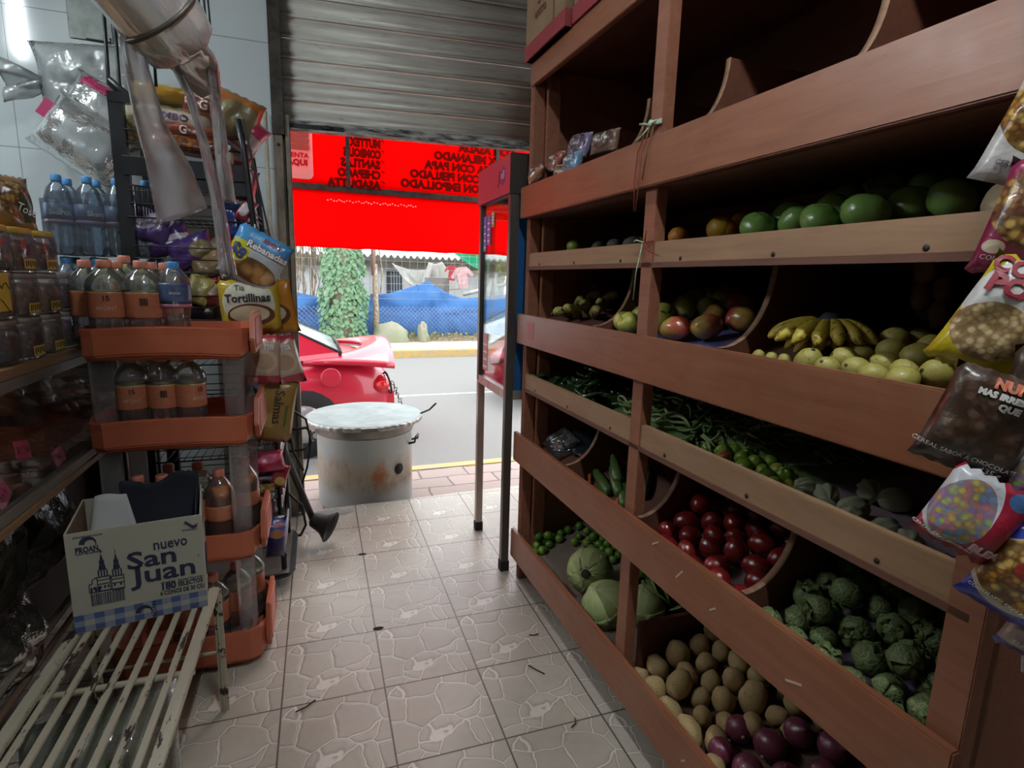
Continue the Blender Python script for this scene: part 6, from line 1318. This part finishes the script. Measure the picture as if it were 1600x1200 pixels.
# tall top wires
for (xa, ya, xb, yb, xc, yc) in ((160, -10, 170, 132, 192, 152), (176, -10, 187, 140, 187, 150)): MB().tube([atY(xa, ya, Y0+.01), atY(xb, yb, Y0+.01), atY(xc, yc, Y0+.01)], .0065, 6).build('top_wire', M_BW, br)
MB().tube([atY(208, 48, Y0+.01), atY(241, 93, Y0+.01), atY(244, 135, Y0+.01)], .0055, 6).build('top_wire', M_BW, br); MB().tube([atY(224, 70, Y0+.01), atY(229, 128, Y0+.01)], .005, 6).build('top_wire', M_BW, br)
for px in (310, 318, 324): MB().tube([atY(px, -10, Y1), atY(px+5, 45, Y1)], .004, 6).build('top_wire', M_BW, br)
b = MB(); b.box((X0-.03, Y0-.002, 1.985), (X0+.05, Y0+.03, 2.02), 0); b.tube([(X0-.02, Y0+.01, 2.06), (X0+.06, Y0+.015, 1.99)], .012, 6); b.build('corner_bracket', M_BK, br)
# goods on the rack
def pack(name, lab, w, h, t, base, layers, M, txt=None, seed=1, cat='package', wr=.006, group=None):
    b, fr = bag(w, h, t, seed, wr, 12, 12); o = b.build(name, printed(name+str(seed), w, h, base, layers)); o.matrix_world = M; tag(o, lab, cat, group)
    for q in (txt or []): words(q[0], q[1], mat('ptx'+q[4], q[4], .5), o, T(q[2]*w, q[3]*h, 0) @ Matrix.Rotation(q[5] if len(q) > 5 else 0, 4, 'Z'), .0005, surf=fr, off=(q[6] if len(q) > 6 else 0), sx=(q[7] if len(q) > 7 else 1), thick=(q[8] if len(q) > 8 else .0014))
    return o
def face(px, py, y, roll=0., pitch=0., yaw=.0): return T(atY(px, py, y)) @ RZ(yaw) @ RX(pitch) @ RY(roll)
gb = 'bread bags on top of the black rack'
BR = [('yellow printed bread loaf bag topmost at left on the rack', 272, 152, 2.62, .30, .075, .1, '#a08c4c', [('rect', .0, .05, .32, .28, '#b5892c')], .08, None),
      ('bread bag with brown band topmost on the rack, right of the yellow one', 318, 165, 2.60, .16, .11, .1, '#9a6a52', [('band', -.3, .15, '#7a3a2e'), ('rect', 0, .3, .3, .15, '#b9a898')], .1, [('G', .045, .05, -.1, '#d9cfc4', 0, .001)]),
      ('sliced bread bag with name strip in the middle of the bread stack', 268, 186, 2.60, .30, .08, .1, '#a5946a', [('rect', .08, .0, .4, .3, '#b9aca0')], .1, [('BIMBO', .034, .02, .0, '#5a3a58', 0, .001, 1.2)]),
      ('brown bread bag with round mark below the named one', 285, 207, 2.60, .28, .08, .11, '#96633e', [('band', -.25, .25, '#83402e')], .12, [('G', .04, .05, 0, '#d9cfc4', 0, .001)]),
      ('orange brown bread bag lowest of the bread stack', 292, 228, 2.59, .30, .075, .12, '#a0612f', [('flakes', .1, .0, .4, .4, ['#b5713a', '#8a4a24', '#a85a30'], 40)], .1, None),
      ('pale sliced bread in clear wrap at the left end of the rack top', 212, 203, 2.60, .12, .13, .11, '#a89a72', [('flakes', 0, -.1, .5, .3, ['#b3a680', '#97885e', '#a3926a'], 30)], .0, None),
      ('large orange and clear bread bag overhanging the rack toward the doorway', 366, 182, 2.62, .20, .17, .13, '#a0592f', [('ell', .1, -.1, .42, .42, '#7f7250'), ('band', .3, .5, '#a86a34')], .35, None),
      ('pink striped bread bag end hanging lowest toward the doorway', 385, 212, 2.64, .13, .15, .1, '#b09a94', [('band', .1, .45, '#b5365c'), ('band', -.4, -.2, '#6d3a3a')], .7, None),
      ('small clear crackling bread bag behind the first film strip', 210, 178, 2.66, .1, .1, .08, '#a9a79e', [], .2, None)]
for i, (lab, px, py, y, w, h, t, c, ly, rl, tx) in enumerate(BR): pack('bread_bag', lab, w, h, t, c, ly, face(px, py, y, rl), tx, 100+i, 'bread', .012, gb)
gp = 'snack packs on the wire shelves'
PK = [('violet snack bag at the left of the third shelf', 232, 350, 2.58, .17, .14, '#54407a', [('ell', -.1, .1, .3, .3, '#b5aac4')], .3), ('violet and white snack bag below the broad film strip', 262, 375, 2.60, .17, .12, '#4d3874', [('band', -.1, .1, '#c5bccb')], -.3),
      ('dark violet snack bag beside the blue bottle cap', 300, 392, 2.58, .18, .12, '#4a3270', [('ell', .2, -.1, .25, .3, '#7a6a4a')], -.45), ('biscuit coloured snack bag leaning on the violet ones', 325, 405, 2.58, .16, .14, '#7d6a50', [('ell', 0, 0, .3, .25, '#a58c66')], -.4),
      ('black and violet snack bag on the shelf above the yellow packet', 312, 425, 2.60, .18, .1, '#2c2236', [('ell', .1, 0, .3, .3, '#6a5080')], -.1), ('pale yellow pointed packet right of the blue capped bottle', 310, 452, 2.55, .1, .12, '#a89a58', [('ell', .0, -.1, .3, .3, '#8d8a60')], .4),
      ('red and white packet beside the yellow pointed packet', 333, 455, 2.57, .09, .11, '#a04a4a', [('ell', 0, .1, .3, .3, '#c9b8b0')], -.3), ('dark snack bag at the back of the fourth shelf', 315, 480, 2.60, .17, .12, '#231f24', [('ell', .2, .2, .25, .25, '#8a7a5a')], 0.),
      ('blue packet on the upper right of the rack', 362, 345, 2.56, .09, .15, '#1f2f6a', [('band', -.5, -.3, '#30488c')], .1), ('white topped small packet in the upper basket', 345, 258, 2.60, .09, .13, '#8a7d62', [('ell', .1, .2, .3, .3, '#c9c2b4')], .2),
      ('pink print small bag on the leaning post side', 383, 290, 2.56, .09, .13, '#9a5060', [('ell', 0, .1, .3, .35, '#c9b0b4')], .2), ('pink white bag hanging behind the leaning post', 380, 235, 2.68, .1, .14, '#a85a62', [('ell', 0, -.1, .35, .3, '#cdbcb8')], .4),
      ('red white small bag lower at the leaning post', 384, 330, 2.54, .06, .1, '#8d3a48', [('ell', 0, 0, .3, .3, '#c4b4b4')], .5)]
for i, (lab, px, py, y, w, h, c, ly, rl) in enumerate(PK): pack('snack_bag', lab, w, h, .06, c, ly, face(px, py, y, rl, -.2), None, 130+i, 'snack bag', .014, gp)
PL = [('blue box packet with cream stripe tilted on the rack by the second orange tray', 418, 612, 2.46, .06, .17, '#2c3f8a', [('band', -.1, .12, '#b9a270'), ('band', .12, .5, '#6a7fb5')], -.65, .03), ('black wrapped pack beside the tilted blue packet', 398, 598, 2.52, .11, .08, '#1d1d20', [], 0, .05),
      ('white torn wrapper between the racks', 392, 690, 2.46, .1, .06, '#a9a9a5', [('ell', .2, 0, .3, .3, '#2c2c2c')], .2, .05), ('silvery packet edge by the price strip', 437, 675, 2.50, .05, .08, '#b0b0ac', [], -.3, .03),
      ('magenta red shiny snack bag on the lower rack', 418, 722, 2.47, .14, .09, '#a01f44', [('ell', .1, .2, .35, .2, '#c4607a')], -.12, .07), ('crimson snack bag right of the magenta one', 432, 742, 2.50, .10, .10, '#8d1f30', [('ell', .2, -.2, .2, .2, '#b9a04a')], .3, .05),
      ('dark striped bar box under the magenta bag', 404, 746, 2.48, .13, .035, '#241c2a', [('band', -.1, .2, '#7a6a7a')], .03, .07), ('golden bar box on the lower rack', 405, 762, 2.48, .13, .035, '#a5843a', [('flakes', 0, 0, .5, .5, ['#b5984a', '#8f6a2c', '#c4ac6a'], 60)], .03, .07),
      ('green and brown bar box on the lower rack', 406, 776, 2.48, .13, .03, '#3f5a2c', [('flakes', 0, 0, .5, .5, ['#56743a', '#7d6a3a', '#37502c'], 60)], .03, .07), ('dark brown bar box with round marks above the blue cookies', 410, 792, 2.48, .13, .06, '#33202a', [('ell', .15, 0, .12, .3, '#6a4a5a'), ('ell', -.1, 0, .12, .3, '#6a4a5a')], .03, .07)]
for i, (lab, px, py, y, w, h, c, ly, rl, t) in enumerate(PL): pack('snack_pack', lab, w, h, t, c, ly, face(px, py, y, rl, -.1), None, 150+i, 'snack pack', .006, gp)
pack('cookie_pack', 'dark blue cookie pack standing at the front of the lowest shelf', .085, .19, .07, '#1a2350', [('rect', .05, .22, .4, .18, '#3f62b5'), ('ell', .05, .12, .36, .1, '#a8744a'), ('rect', .1, .32, .22, .06, '#b5626a')], face(432, 838, 2.45, .06), [('GALLETAS', .016, .03, .32, '#d9d9e0')], 170, 'snack pack', .006)
# ---- clip strip of bags hanging in front of the rack
b = MB(); b.tube([atY(398, 350, 2.44), atY(418, 480, 2.44), atY(436, 600, 2.44)], .003, 5); o = b.build('hang_strip', mat('strip_clear', '#b5b5b0', .4)); tag(o, 'thin plastic hanging strip carrying the bread packs by the doorway', 'strip')
gh = 'packs hanging on the strip by the doorway'
pack('bread_pack', 'blue topped sliced toast pack with yellow price disc, highest on the hanging strip', .215, .205, .05, '#b9bcc2', [('band', .22, .5, '#4a93c9'), ('flakes', .05, -.22, .40, .22, ['#b58a58', '#c49c6a', '#a87a4a'], 14), ('ell', -.30, .02, .19, .2, '#c4bf2c')], face(400, 405, 2.385, .5, 0, -.1), [('Rebanadas', .036, .13, .21, '#7d5a4c', 0, .0034, 1, .001), ('Rebanadas', .036, .13, .21, '#e6e6ea', 0, .0010, 1, .0026), ('BIMBO', .022, .14, .38, '#7a3038', 0, .0008), ('$8', .06, -.31, .0, '#23306a', -.35, .002)], 180, 'bread', .004, gh)
pack('tortilla_pack', 'yellow flour tortilla pack with oval picture below the toast pack', .235, .20, .05, '#b59a2a', [('ell', .0, .05, .40, .46, '#c4c0ae'), ('ell', .02, -.17, .36, .22, '#5a3424'), ('ell', .0, -.15, .30, .16, '#bba98a'), ('band', -.5, -.36, '#a88a24')], face(391, 478, 2.40, -.06, 0, -.15), [('Tortillinas', .044, .0, .15, '#252a30', -.0, .0012, .92), ('Tia', .03, -.12, .35, '#3a3a36')], 181, 'bread', .004, gh)
pack('tortilla_pack', 'amber tortilla pack hanging behind the yellow one, toward the doorway', .17, .21, .04, '#b5741f', [('ell', .0, -.12, .36, .22, '#5a3424'), ('ell', .0, -.1, .28, .15, '#bba98a'), ('band', -.5, -.36, '#b5841f')], face(428, 482, 2.44, -.18, 0, -.2), None, 182, 'bread', .004, gh)
for i, (px, py, y, rl, lab) in enumerate(((408, 562, 2.38, .04, 'pink and white shell bread pack hanging left below the tortillas'), (440, 565, 2.42, -.22, 'pink and white shell bread pack hanging right, partly over the doorway jamb'))):
    pack('sweet_bread_pack', lab, .15, .20, .05, '#b9a08c', [('band', .38, .5, '#b5404a'), ('ell', .08, -.02, .33, .24, '#c9b29a'), ('ell', .08, -.02, .24, .16, '#b3957c'), ('band', -.5, -.30, '#a83a48'), ('rect', -.2, -.42, .12, .08, '#c99aa0')], face(px, py, y, rl), [('ha', .04, .2, .28, '#d9d4d0', 0, .001)], 184+i, 'bread', .006, gh)
pack('cracker_pack', 'kraft brown cracker pack hanging lowest on the strip', .155, .26, .05, '#94743c', [('rect', -.22, -.15, .02, .25, '#7a5a28'), ('ell', -.1, -.14, .16, .12, '#a98c50'), ('band', -.5, -.46, '#6d5228')], face(430, 642, 2.42, .16), [('Salmas', .050, .06, .08, '#33291a', -pi/2, .0006, 1.05), ('horneadas', .022, .28, -.05, '#4a7a3a', -pi/2)], 188, 'crackers', .004, gh)
# ---- flared black pole, cable and bracket by the jamb
o = root('black_pole', 'black pole with a flared rubber foot leaning by the doorway jamb', 'pole', T(0, 0, 0)); A_ = atY(440, 695, 2.97); B_ = atY(489, 812, 2.93)
b = MB(); b.tube([A_, A_.lerp(B_, .5), B_], .017, 10); b.build('shaft', mat('worn_black', '#2b2724', .5, var='#3f3a35', vs=12), o)
d = (B_-A_).normalized(); zx = d.orthogonal().normalized(); e = atY(509, 823, 2.90); ax = (Vector((e.x+.04, e.y-.02, e.z-.005))-B_).normalized(); q = ax.to_track_quat('Z', 'Y').to_matrix().to_4x4()
b = MB(); b.lathe([(.022, -.01), (.036, .0), (.04, .02), (.05, .06), (.075, .095), (.082, .1), (.08, .105), (.06, .09), (.03, .06), (0, .055)], 26, M=T(B_) @ q); b.build('flared_foot', mat('black_rubber2', '#221f1d', .6), o)
b = MB(); b.tube([atY(*p, 2.99) for p in ((455, 640), (478, 655), (486, 690), (480, 730), (470, 762))], .006, 6); b.tube([atY(*p, 2.98) for p in ((452, 668), (458, 705), (474, 735))], .007, 6); b.tube([atY(*p, 2.96) for p in ((450, 770), (472, 790), (478, 820), (470, 836), (458, 838))], .007, 6)
o = b.build('cable', mat('cable_black', '#1a1918', .5)); tag(o, 'black cable looping down the doorway jamb to the floor', 'cable')
b = MB(); b.tube([atY(*p, 3.25) for p in ((452, 672), (478, 668), (485, 674), (484, 696), (476, 702), (452, 705))], .009, 6); o = b.build('wire_bracket', M_DARKSTEEL); tag(o, 'bent black steel bracket fixed low on the doorway jamb', 'bracket')
# ---- rolled plastic bags hanging from the ceiling
M_ROLL = None
def roll_mat():
    t = NT('rolled_film'); v = t.mapv((1, 1, .25)); n = t.noise(14, 4, .6, v); c = t.mix(n, '#f0ecea', '#cfc8c4'); b_ = t.n('ShaderNodeBsdfPrincipled'); t.l(c, b_.inputs[0]); b_.inputs['Roughness'].default_value = .14; b_.inputs['Metallic'].default_value = .6; b_.inputs['Specular IOR Level'].default_value = .8
    t.l(t.bump(n, .35, .02), b_.inputs['Normal']); t.l(b_.outputs[0], t.out.inputs[0]); return t.m
M_ROLL = roll_mat(); M_STRIPF = clear('hanging_film', (.88, .86, .86), .85, .16, .30, (.82, .78, .78), .6, 18)
P0 = atY(160, -85, 1.22); P1 = atY(266, 48, 1.30); ax = (P1-P0).normalized(); Lr = (P1-P0).length
rl = root('film_roll', 'shiny roll of clear plastic bags hanging from the ceiling at upper left', 'roll', T(P0) @ ax.to_track_quat('Z', 'Y').to_matrix().to_4x4())
MB().lathe([(.06, -.3), (.072, -.28), (.074, 0), (.076, Lr*.5), (.075, Lr), (.068, Lr+.03), (.05, Lr+.042), (.02, Lr+.045), (0, Lr+.045)], 36, fn=lambda a, z: 1+.025*sin(a*3+z*20)).build('roll', M_ROLL, rl)
MB().tube([(.0775*cos(a), .0775*sin(a), Lr*.80) for a in [2*pi*k/36 for k in range(36)]], .0045, 6, closed=True).build('dark_band', mat('band_dark', '#4d443a', .4), rl)
b = MB()
def tail(u, v): a = 2*pi*u; r = .06*(1-.55*v)*(1+.2*sin(a*4+v*6)); return (r*cos(a)+.02*v, r*sin(a)*.7, Lr+.03+.09*v)
b.sheet(tail, 28, 8, 0, .0); b.build('crumpled_tail', M_ROLL, rl)
def film(lab, L, R_, y0, y1, wv=.008, sd=1):
    "a loose strip of film between two hanging edges"
    n = len(L)-1
    def f(u, v):
        k = min(n-1, int(v*n)); q = v*n-k; y = y0+(y1-y0)*v
        A = atY(*L[k], y).lerp(atY(*L[k+1], y), q); B = atY(*R_[k], y).lerp(atY(*R_[k+1], y), q); P = A.lerp(B, u); P.y += wv*(sin(u*7+sd+v*3)+.8*noise.noise(Vector((u*4, v*9, sd)))); return P
    b = MB(); b.sheet(f, 14, 40, 0, .0006); o = b.build('hanging_film', M_STRIPF); return tag(o, lab, 'plastic film', 'film strips hanging from the bag roll')
film('broad grey film strip hanging in front of the bread rack', [(170, 5), (186, 70), (205, 170), (228, 255), (248, 352)], [(222, 40), (226, 85), (258, 190), (300, 262), (326, 325)], 1.24, 1.36, .008, 1)
film('narrow crinkled film strip between the two broader ones', [(262, 95), (290, 150), (312, 225), (330, 310), (345, 430)], [(285, 108), (304, 150), (328, 225), (350, 310), (372, 438)], 1.30, 1.40, .012, 2)
film('reddish looking film strip hanging nearest the shutter', [(320, 96), (328, 150), (333, 205), (338, 260), (345, 312)], [(340, 100), (346, 150), (354, 205), (361, 260), (369, 319)], 1.32, 1.40, .008, 3)
# ================================================================ CEREAL BAGS HANGING AT THE RIGHT
hs_ = atD(1612, -200, .70); he = atD(1600, 1050, .70)
b = MB(); b.tube([hs_, atD(1625, 300, .7), he], .003, 5); o = b.build('hang_strip', mat('strip_clear', '#b5b5b0', .4)); tag(o, 'thin hanging strip that carries the cereal bags at the right', 'strip')
gc = 'cereal bags hanging at the right end of the shelves'
CY_ = YAW+.55
def cb(lab, px, py, D, w, h, roll, base, layers, txt, seed, yaw=0., pit=0., t=.04, wr=.008):
    w *= .86; h *= .86; px += 42; py += 4; txt = [(q[0], q[1]*.86, *q[2:]) for q in (txt or [])]; M = T(atD(px, py, D)) @ RZ(-CY_+yaw) @ RX(pit) @ RY(roll); return pack('cereal_bag', lab, w, h, t, base, layers, M, txt, 200+seed, 'cereal', wr, gc)
FLK = ['#b58a3c', '#a3742f', '#c9a55a', '#94602c']; LOOP = ['#b56a6a', '#6a8fb0', '#b5a04a', '#8fa05a', '#8a6a9a', '#b58a4a']
cb('white and gold flake cereal bag hanging highest at the right edge', 1612, 200, .70, .15, .17, .30, '#b5b0aa', [('flakes', -.0, .1, .5, .36, FLK, 75), ('band', -.5, -.30, '#b0aaa8')], [('CEREAL DE MAIZ', .010, -.1, -.34, '#4a4040')], 1)
cb('maroon cereal bag with almonds under the white topped one', 1590, 345, .69, .135, .165, .20, '#7a2240', [('flakes', .0, .12, .5, .38, ['#8a5a34', '#a3743c', '#b58f4a', '#6d3f2a'], 62), ('ell', .12, -.08, .11, .06, '#c9bca0'), ('ell', -.35, -.26, .1, .06, '#bba890')], [('CON ALMENDRAS', .010, -.12, -.36, '#d9c9c9')], 2)
cb('yellow puffed corn cereal bag with red lettering hanging beside the guavas', 1530, 500, .68, .125, .165, .42, '#b59f1c', [('ell', -.08, .12, .40, .40, '#c9c6c0'), ('flakes', -.1, -.12, .36, .25, ['#b59a6a', '#c9b084', '#a5885a'], 82, '#6d5232')], [('CORN', .030, -.12, .41, '#8a1f2c', 0, .0012), ('POPS', .036, -.08, .25, '#8a1f2c', 0, .0016)], 3)
CH = ['#4a362a', '#3a2a22', '#5d473a', '#2f211b']
cb('brown chocolate flake cereal bag in front of the red brown board', 1492, 658, .66, .12, .145, .28, '#43322a', [('flakes', .0, .1, .5, .42, CH, 60), ('band', -.5, -.38, '#2c221c')], [('NUNCA', .017, .16, .40, '#b5562c', 0, .001), ('MAS IRRESISTIBLE', .011, .14, .30, '#d4cfc9', 0, .0006), ('QUE', .012, .12, .21, '#d4cfc9', 0, .0006), ('CEREAL SABOR A CHOCOLATE', .0088, -.02, -.33, '#cfc9c4'), ('135 g', .011, .28, -.40, '#cfc9c4')], 4)
cb('second brown chocolate cereal bag cut by the right edge', 1605, 632, .645, .12, .15, .12, '#463329', [('flakes', .0, .1, .5, .42, CH, 60), ('band', -.5, -.36, '#2c221c')], [('CEREAL CON SABOR', .0095, -.05, .06, '#cfc9c4'), ('Y MINERALES', .0095, -.05, -.02, '#cfc9c4')], 5, t=.05)
RL = lambda: [('ell', -.18, .08, .36, .52, '#b9b6b8'), ('flakes', -.15, .0, .32, .42, LOOP, 90, '#7a6a72'), ('ell', .30, .38, .13, .10, '#3f5f8a')]
cb('red fruit ring cereal bag hanging left, in front of the mauve sheet', 1478, 800, .66, .105, .115, .40, '#8d1a2e', RL(), [('CEREAL CON VITAMINAS', .0065, -.15, -.38, '#cfcaca'), ('BLEAL', .016, .33, -.30, '#c9a9ac', .0, .0006)], 6)
cb('red fruit ring cereal bag hanging right, cut by the edge', 1595, 768, .645, .11, .13, .28, '#8d1a2e', RL(), [('CEREAL CON SABOR', .0075, -.12, -.36, '#cfcaca'), ('VITAMINAS', .0075, -.12, -.42, '#cfcaca')], 7)
cb('blue corn flake cereal bag with strawberries at the lower right', 1574, 905, .64, .125, .13, .42, '#25338f', [('ell', -.12, -.0, .42, .42, '#b5a58c'), ('flakes', -.12, .02, .40, .38, FLK, 78), ('ell', -.18, .1, .1, .1, '#8f2f2a'), ('ell', .0, .22, .08, .08, '#8f2f2a')], [('CORN FLAKES CON AZUCAR', .0065, -.1, -.33, '#cfcac4'), ('CON', .014, .32, -.32, '#d4d4dc', 0, .0006)], 8)
cb('lowest cereal bag, mostly hidden behind the blue one', 1595, 985, .66, .09, .09, .3, '#8d7a70', [('flakes', .0, .15, .45, .3, FLK, 78), ('band', -.5, -.38, '#3a3f7a')], [('ENRIQUECIDO', .008, -.05, -.28, '#b5b0ac')], 9)
# ---- litter on the floor
for i, (px, py, pts, lab) in enumerate(((478, 1105, [(-.03, -.015), (0, .0), (.03, .022)], 'dark dry twig on the floor tiles in front of the orange rack'), (838, 1047, [(-.02, .03), (0, 0), (.02, -.03)], 'thin dry stem on the floor beside the bottom shelf board'), (835, 993, [(-.02, .008), (0, 0), (.018, .004)], 'small curled dry leaf stalk near the bottom shelf'), (902, 1135, [(-.02, .0), (0, .012), (.006, .03)], 'bent dry stem on a tile joint near the potatoes'), (878, 972, [(-.008, .0), (0, .008), (.008, .0)], 'tiny curled peel close to the shelf foot'))):
    P = atZ(px, py, .003); b = MB(); b.tube([(x, y, .001+.003*abs(x)*20) for x, y in pts], .0025, 5); o = b.build('twig', mat('twig_dark', '#3f3528', .9)); o.matrix_world = T(P); tag(o, lab, 'twig')
for i, (px, py, lab) in enumerate(((566, 866, 'dark worn hole in the tile corner nearest the doorway'), (591, 982, 'dark worn hole in the tile corner in mid floor'))):
    P = atZ(px, py, 0); b = MB(); b.blob(.022, .012, .0012, 12, .3, 3, i); o = b.build('trim_%d' % (3+i), mat('hole_dark', '#1d1712', .95)); o.matrix_world = T(P); struct(o)
# ================================================================ LIGHT, CAMERA
W = bpy.data.worlds.new('overcast_sky'); SC.world = W; W.use_nodes = True; nt = W.node_tree; bg = nt.nodes['Background']; bg.inputs[0].default_value = (.90, .95, 1, 1); bg.inputs[1].default_value = SKY
sl = bpy.data.lights.new('hazy_sun', 'SUN'); sl.energy = SUN; sl.angle = radians(25); sl.color = (1, .96, .9); so = bpy.data.objects.new('hazy_sun', sl); COL.objects.link(so); so.rotation_euler = Euler((radians(38), 0, radians(150)))
def tube_lamp(lab, P, ang, power):
    r = root('fluorescent_lamp', lab, 'lamp', T(P) @ RZ(ang)); t = NT('tube_glow%d' % int(power*10)); e = t.n('ShaderNodeEmission'); e.inputs[0].default_value = (.86, .95, 1, 1); e.inputs[1].default_value = power; t.l(e.outputs[0], t.out.inputs[0])
    b = MB(); b.tube([(-.58, 0, 0), (.58, 0, 0)], .018, 12); b.build('tube', t.m, r); MB().box((-.62, -.05, .03), (.62, .05, .09)).build('housing', mat('lamp_housing', '#c9c9c6', .5), r)
    for x in (-.6, .58): MB().box((x, -.015, -.02), (x+.02, .015, .03)).build('holder', MC['lamp_housing'], r)
for lab, P, a, pw in LAMPS: tube_lamp(lab, P, a, pw)
cd = bpy.data.cameras.new('camera'); co_ = bpy.data.objects.new('camera', cd); COL.objects.link(co_); cd.sensor_width = 36; cd.lens = 36*F_PX/1600; cd.clip_start = .02; cd.clip_end = 200
co_.matrix_world = basis(RGT, UPV, -FWD, CAM); SC.camera = co_
SC.view_settings.view_transform = 'Standard'; SC.view_settings.look = 'None'; SC.view_settings.gamma = 1; SC.view_settings.use_curve_mapping = False; SC.view_settings.exposure = EXPO
cy = SC.cycles; cy.max_bounces = 10; cy.diffuse_bounces = 4; cy.glossy_bounces = 3; cy.transmission_bounces = 6; cy.transparent_max_bounces = 32; cy.use_denoising = True; cy.sample_clamp_indirect = 6; cy.caustics_reflective = False; cy.caustics_refractive = False
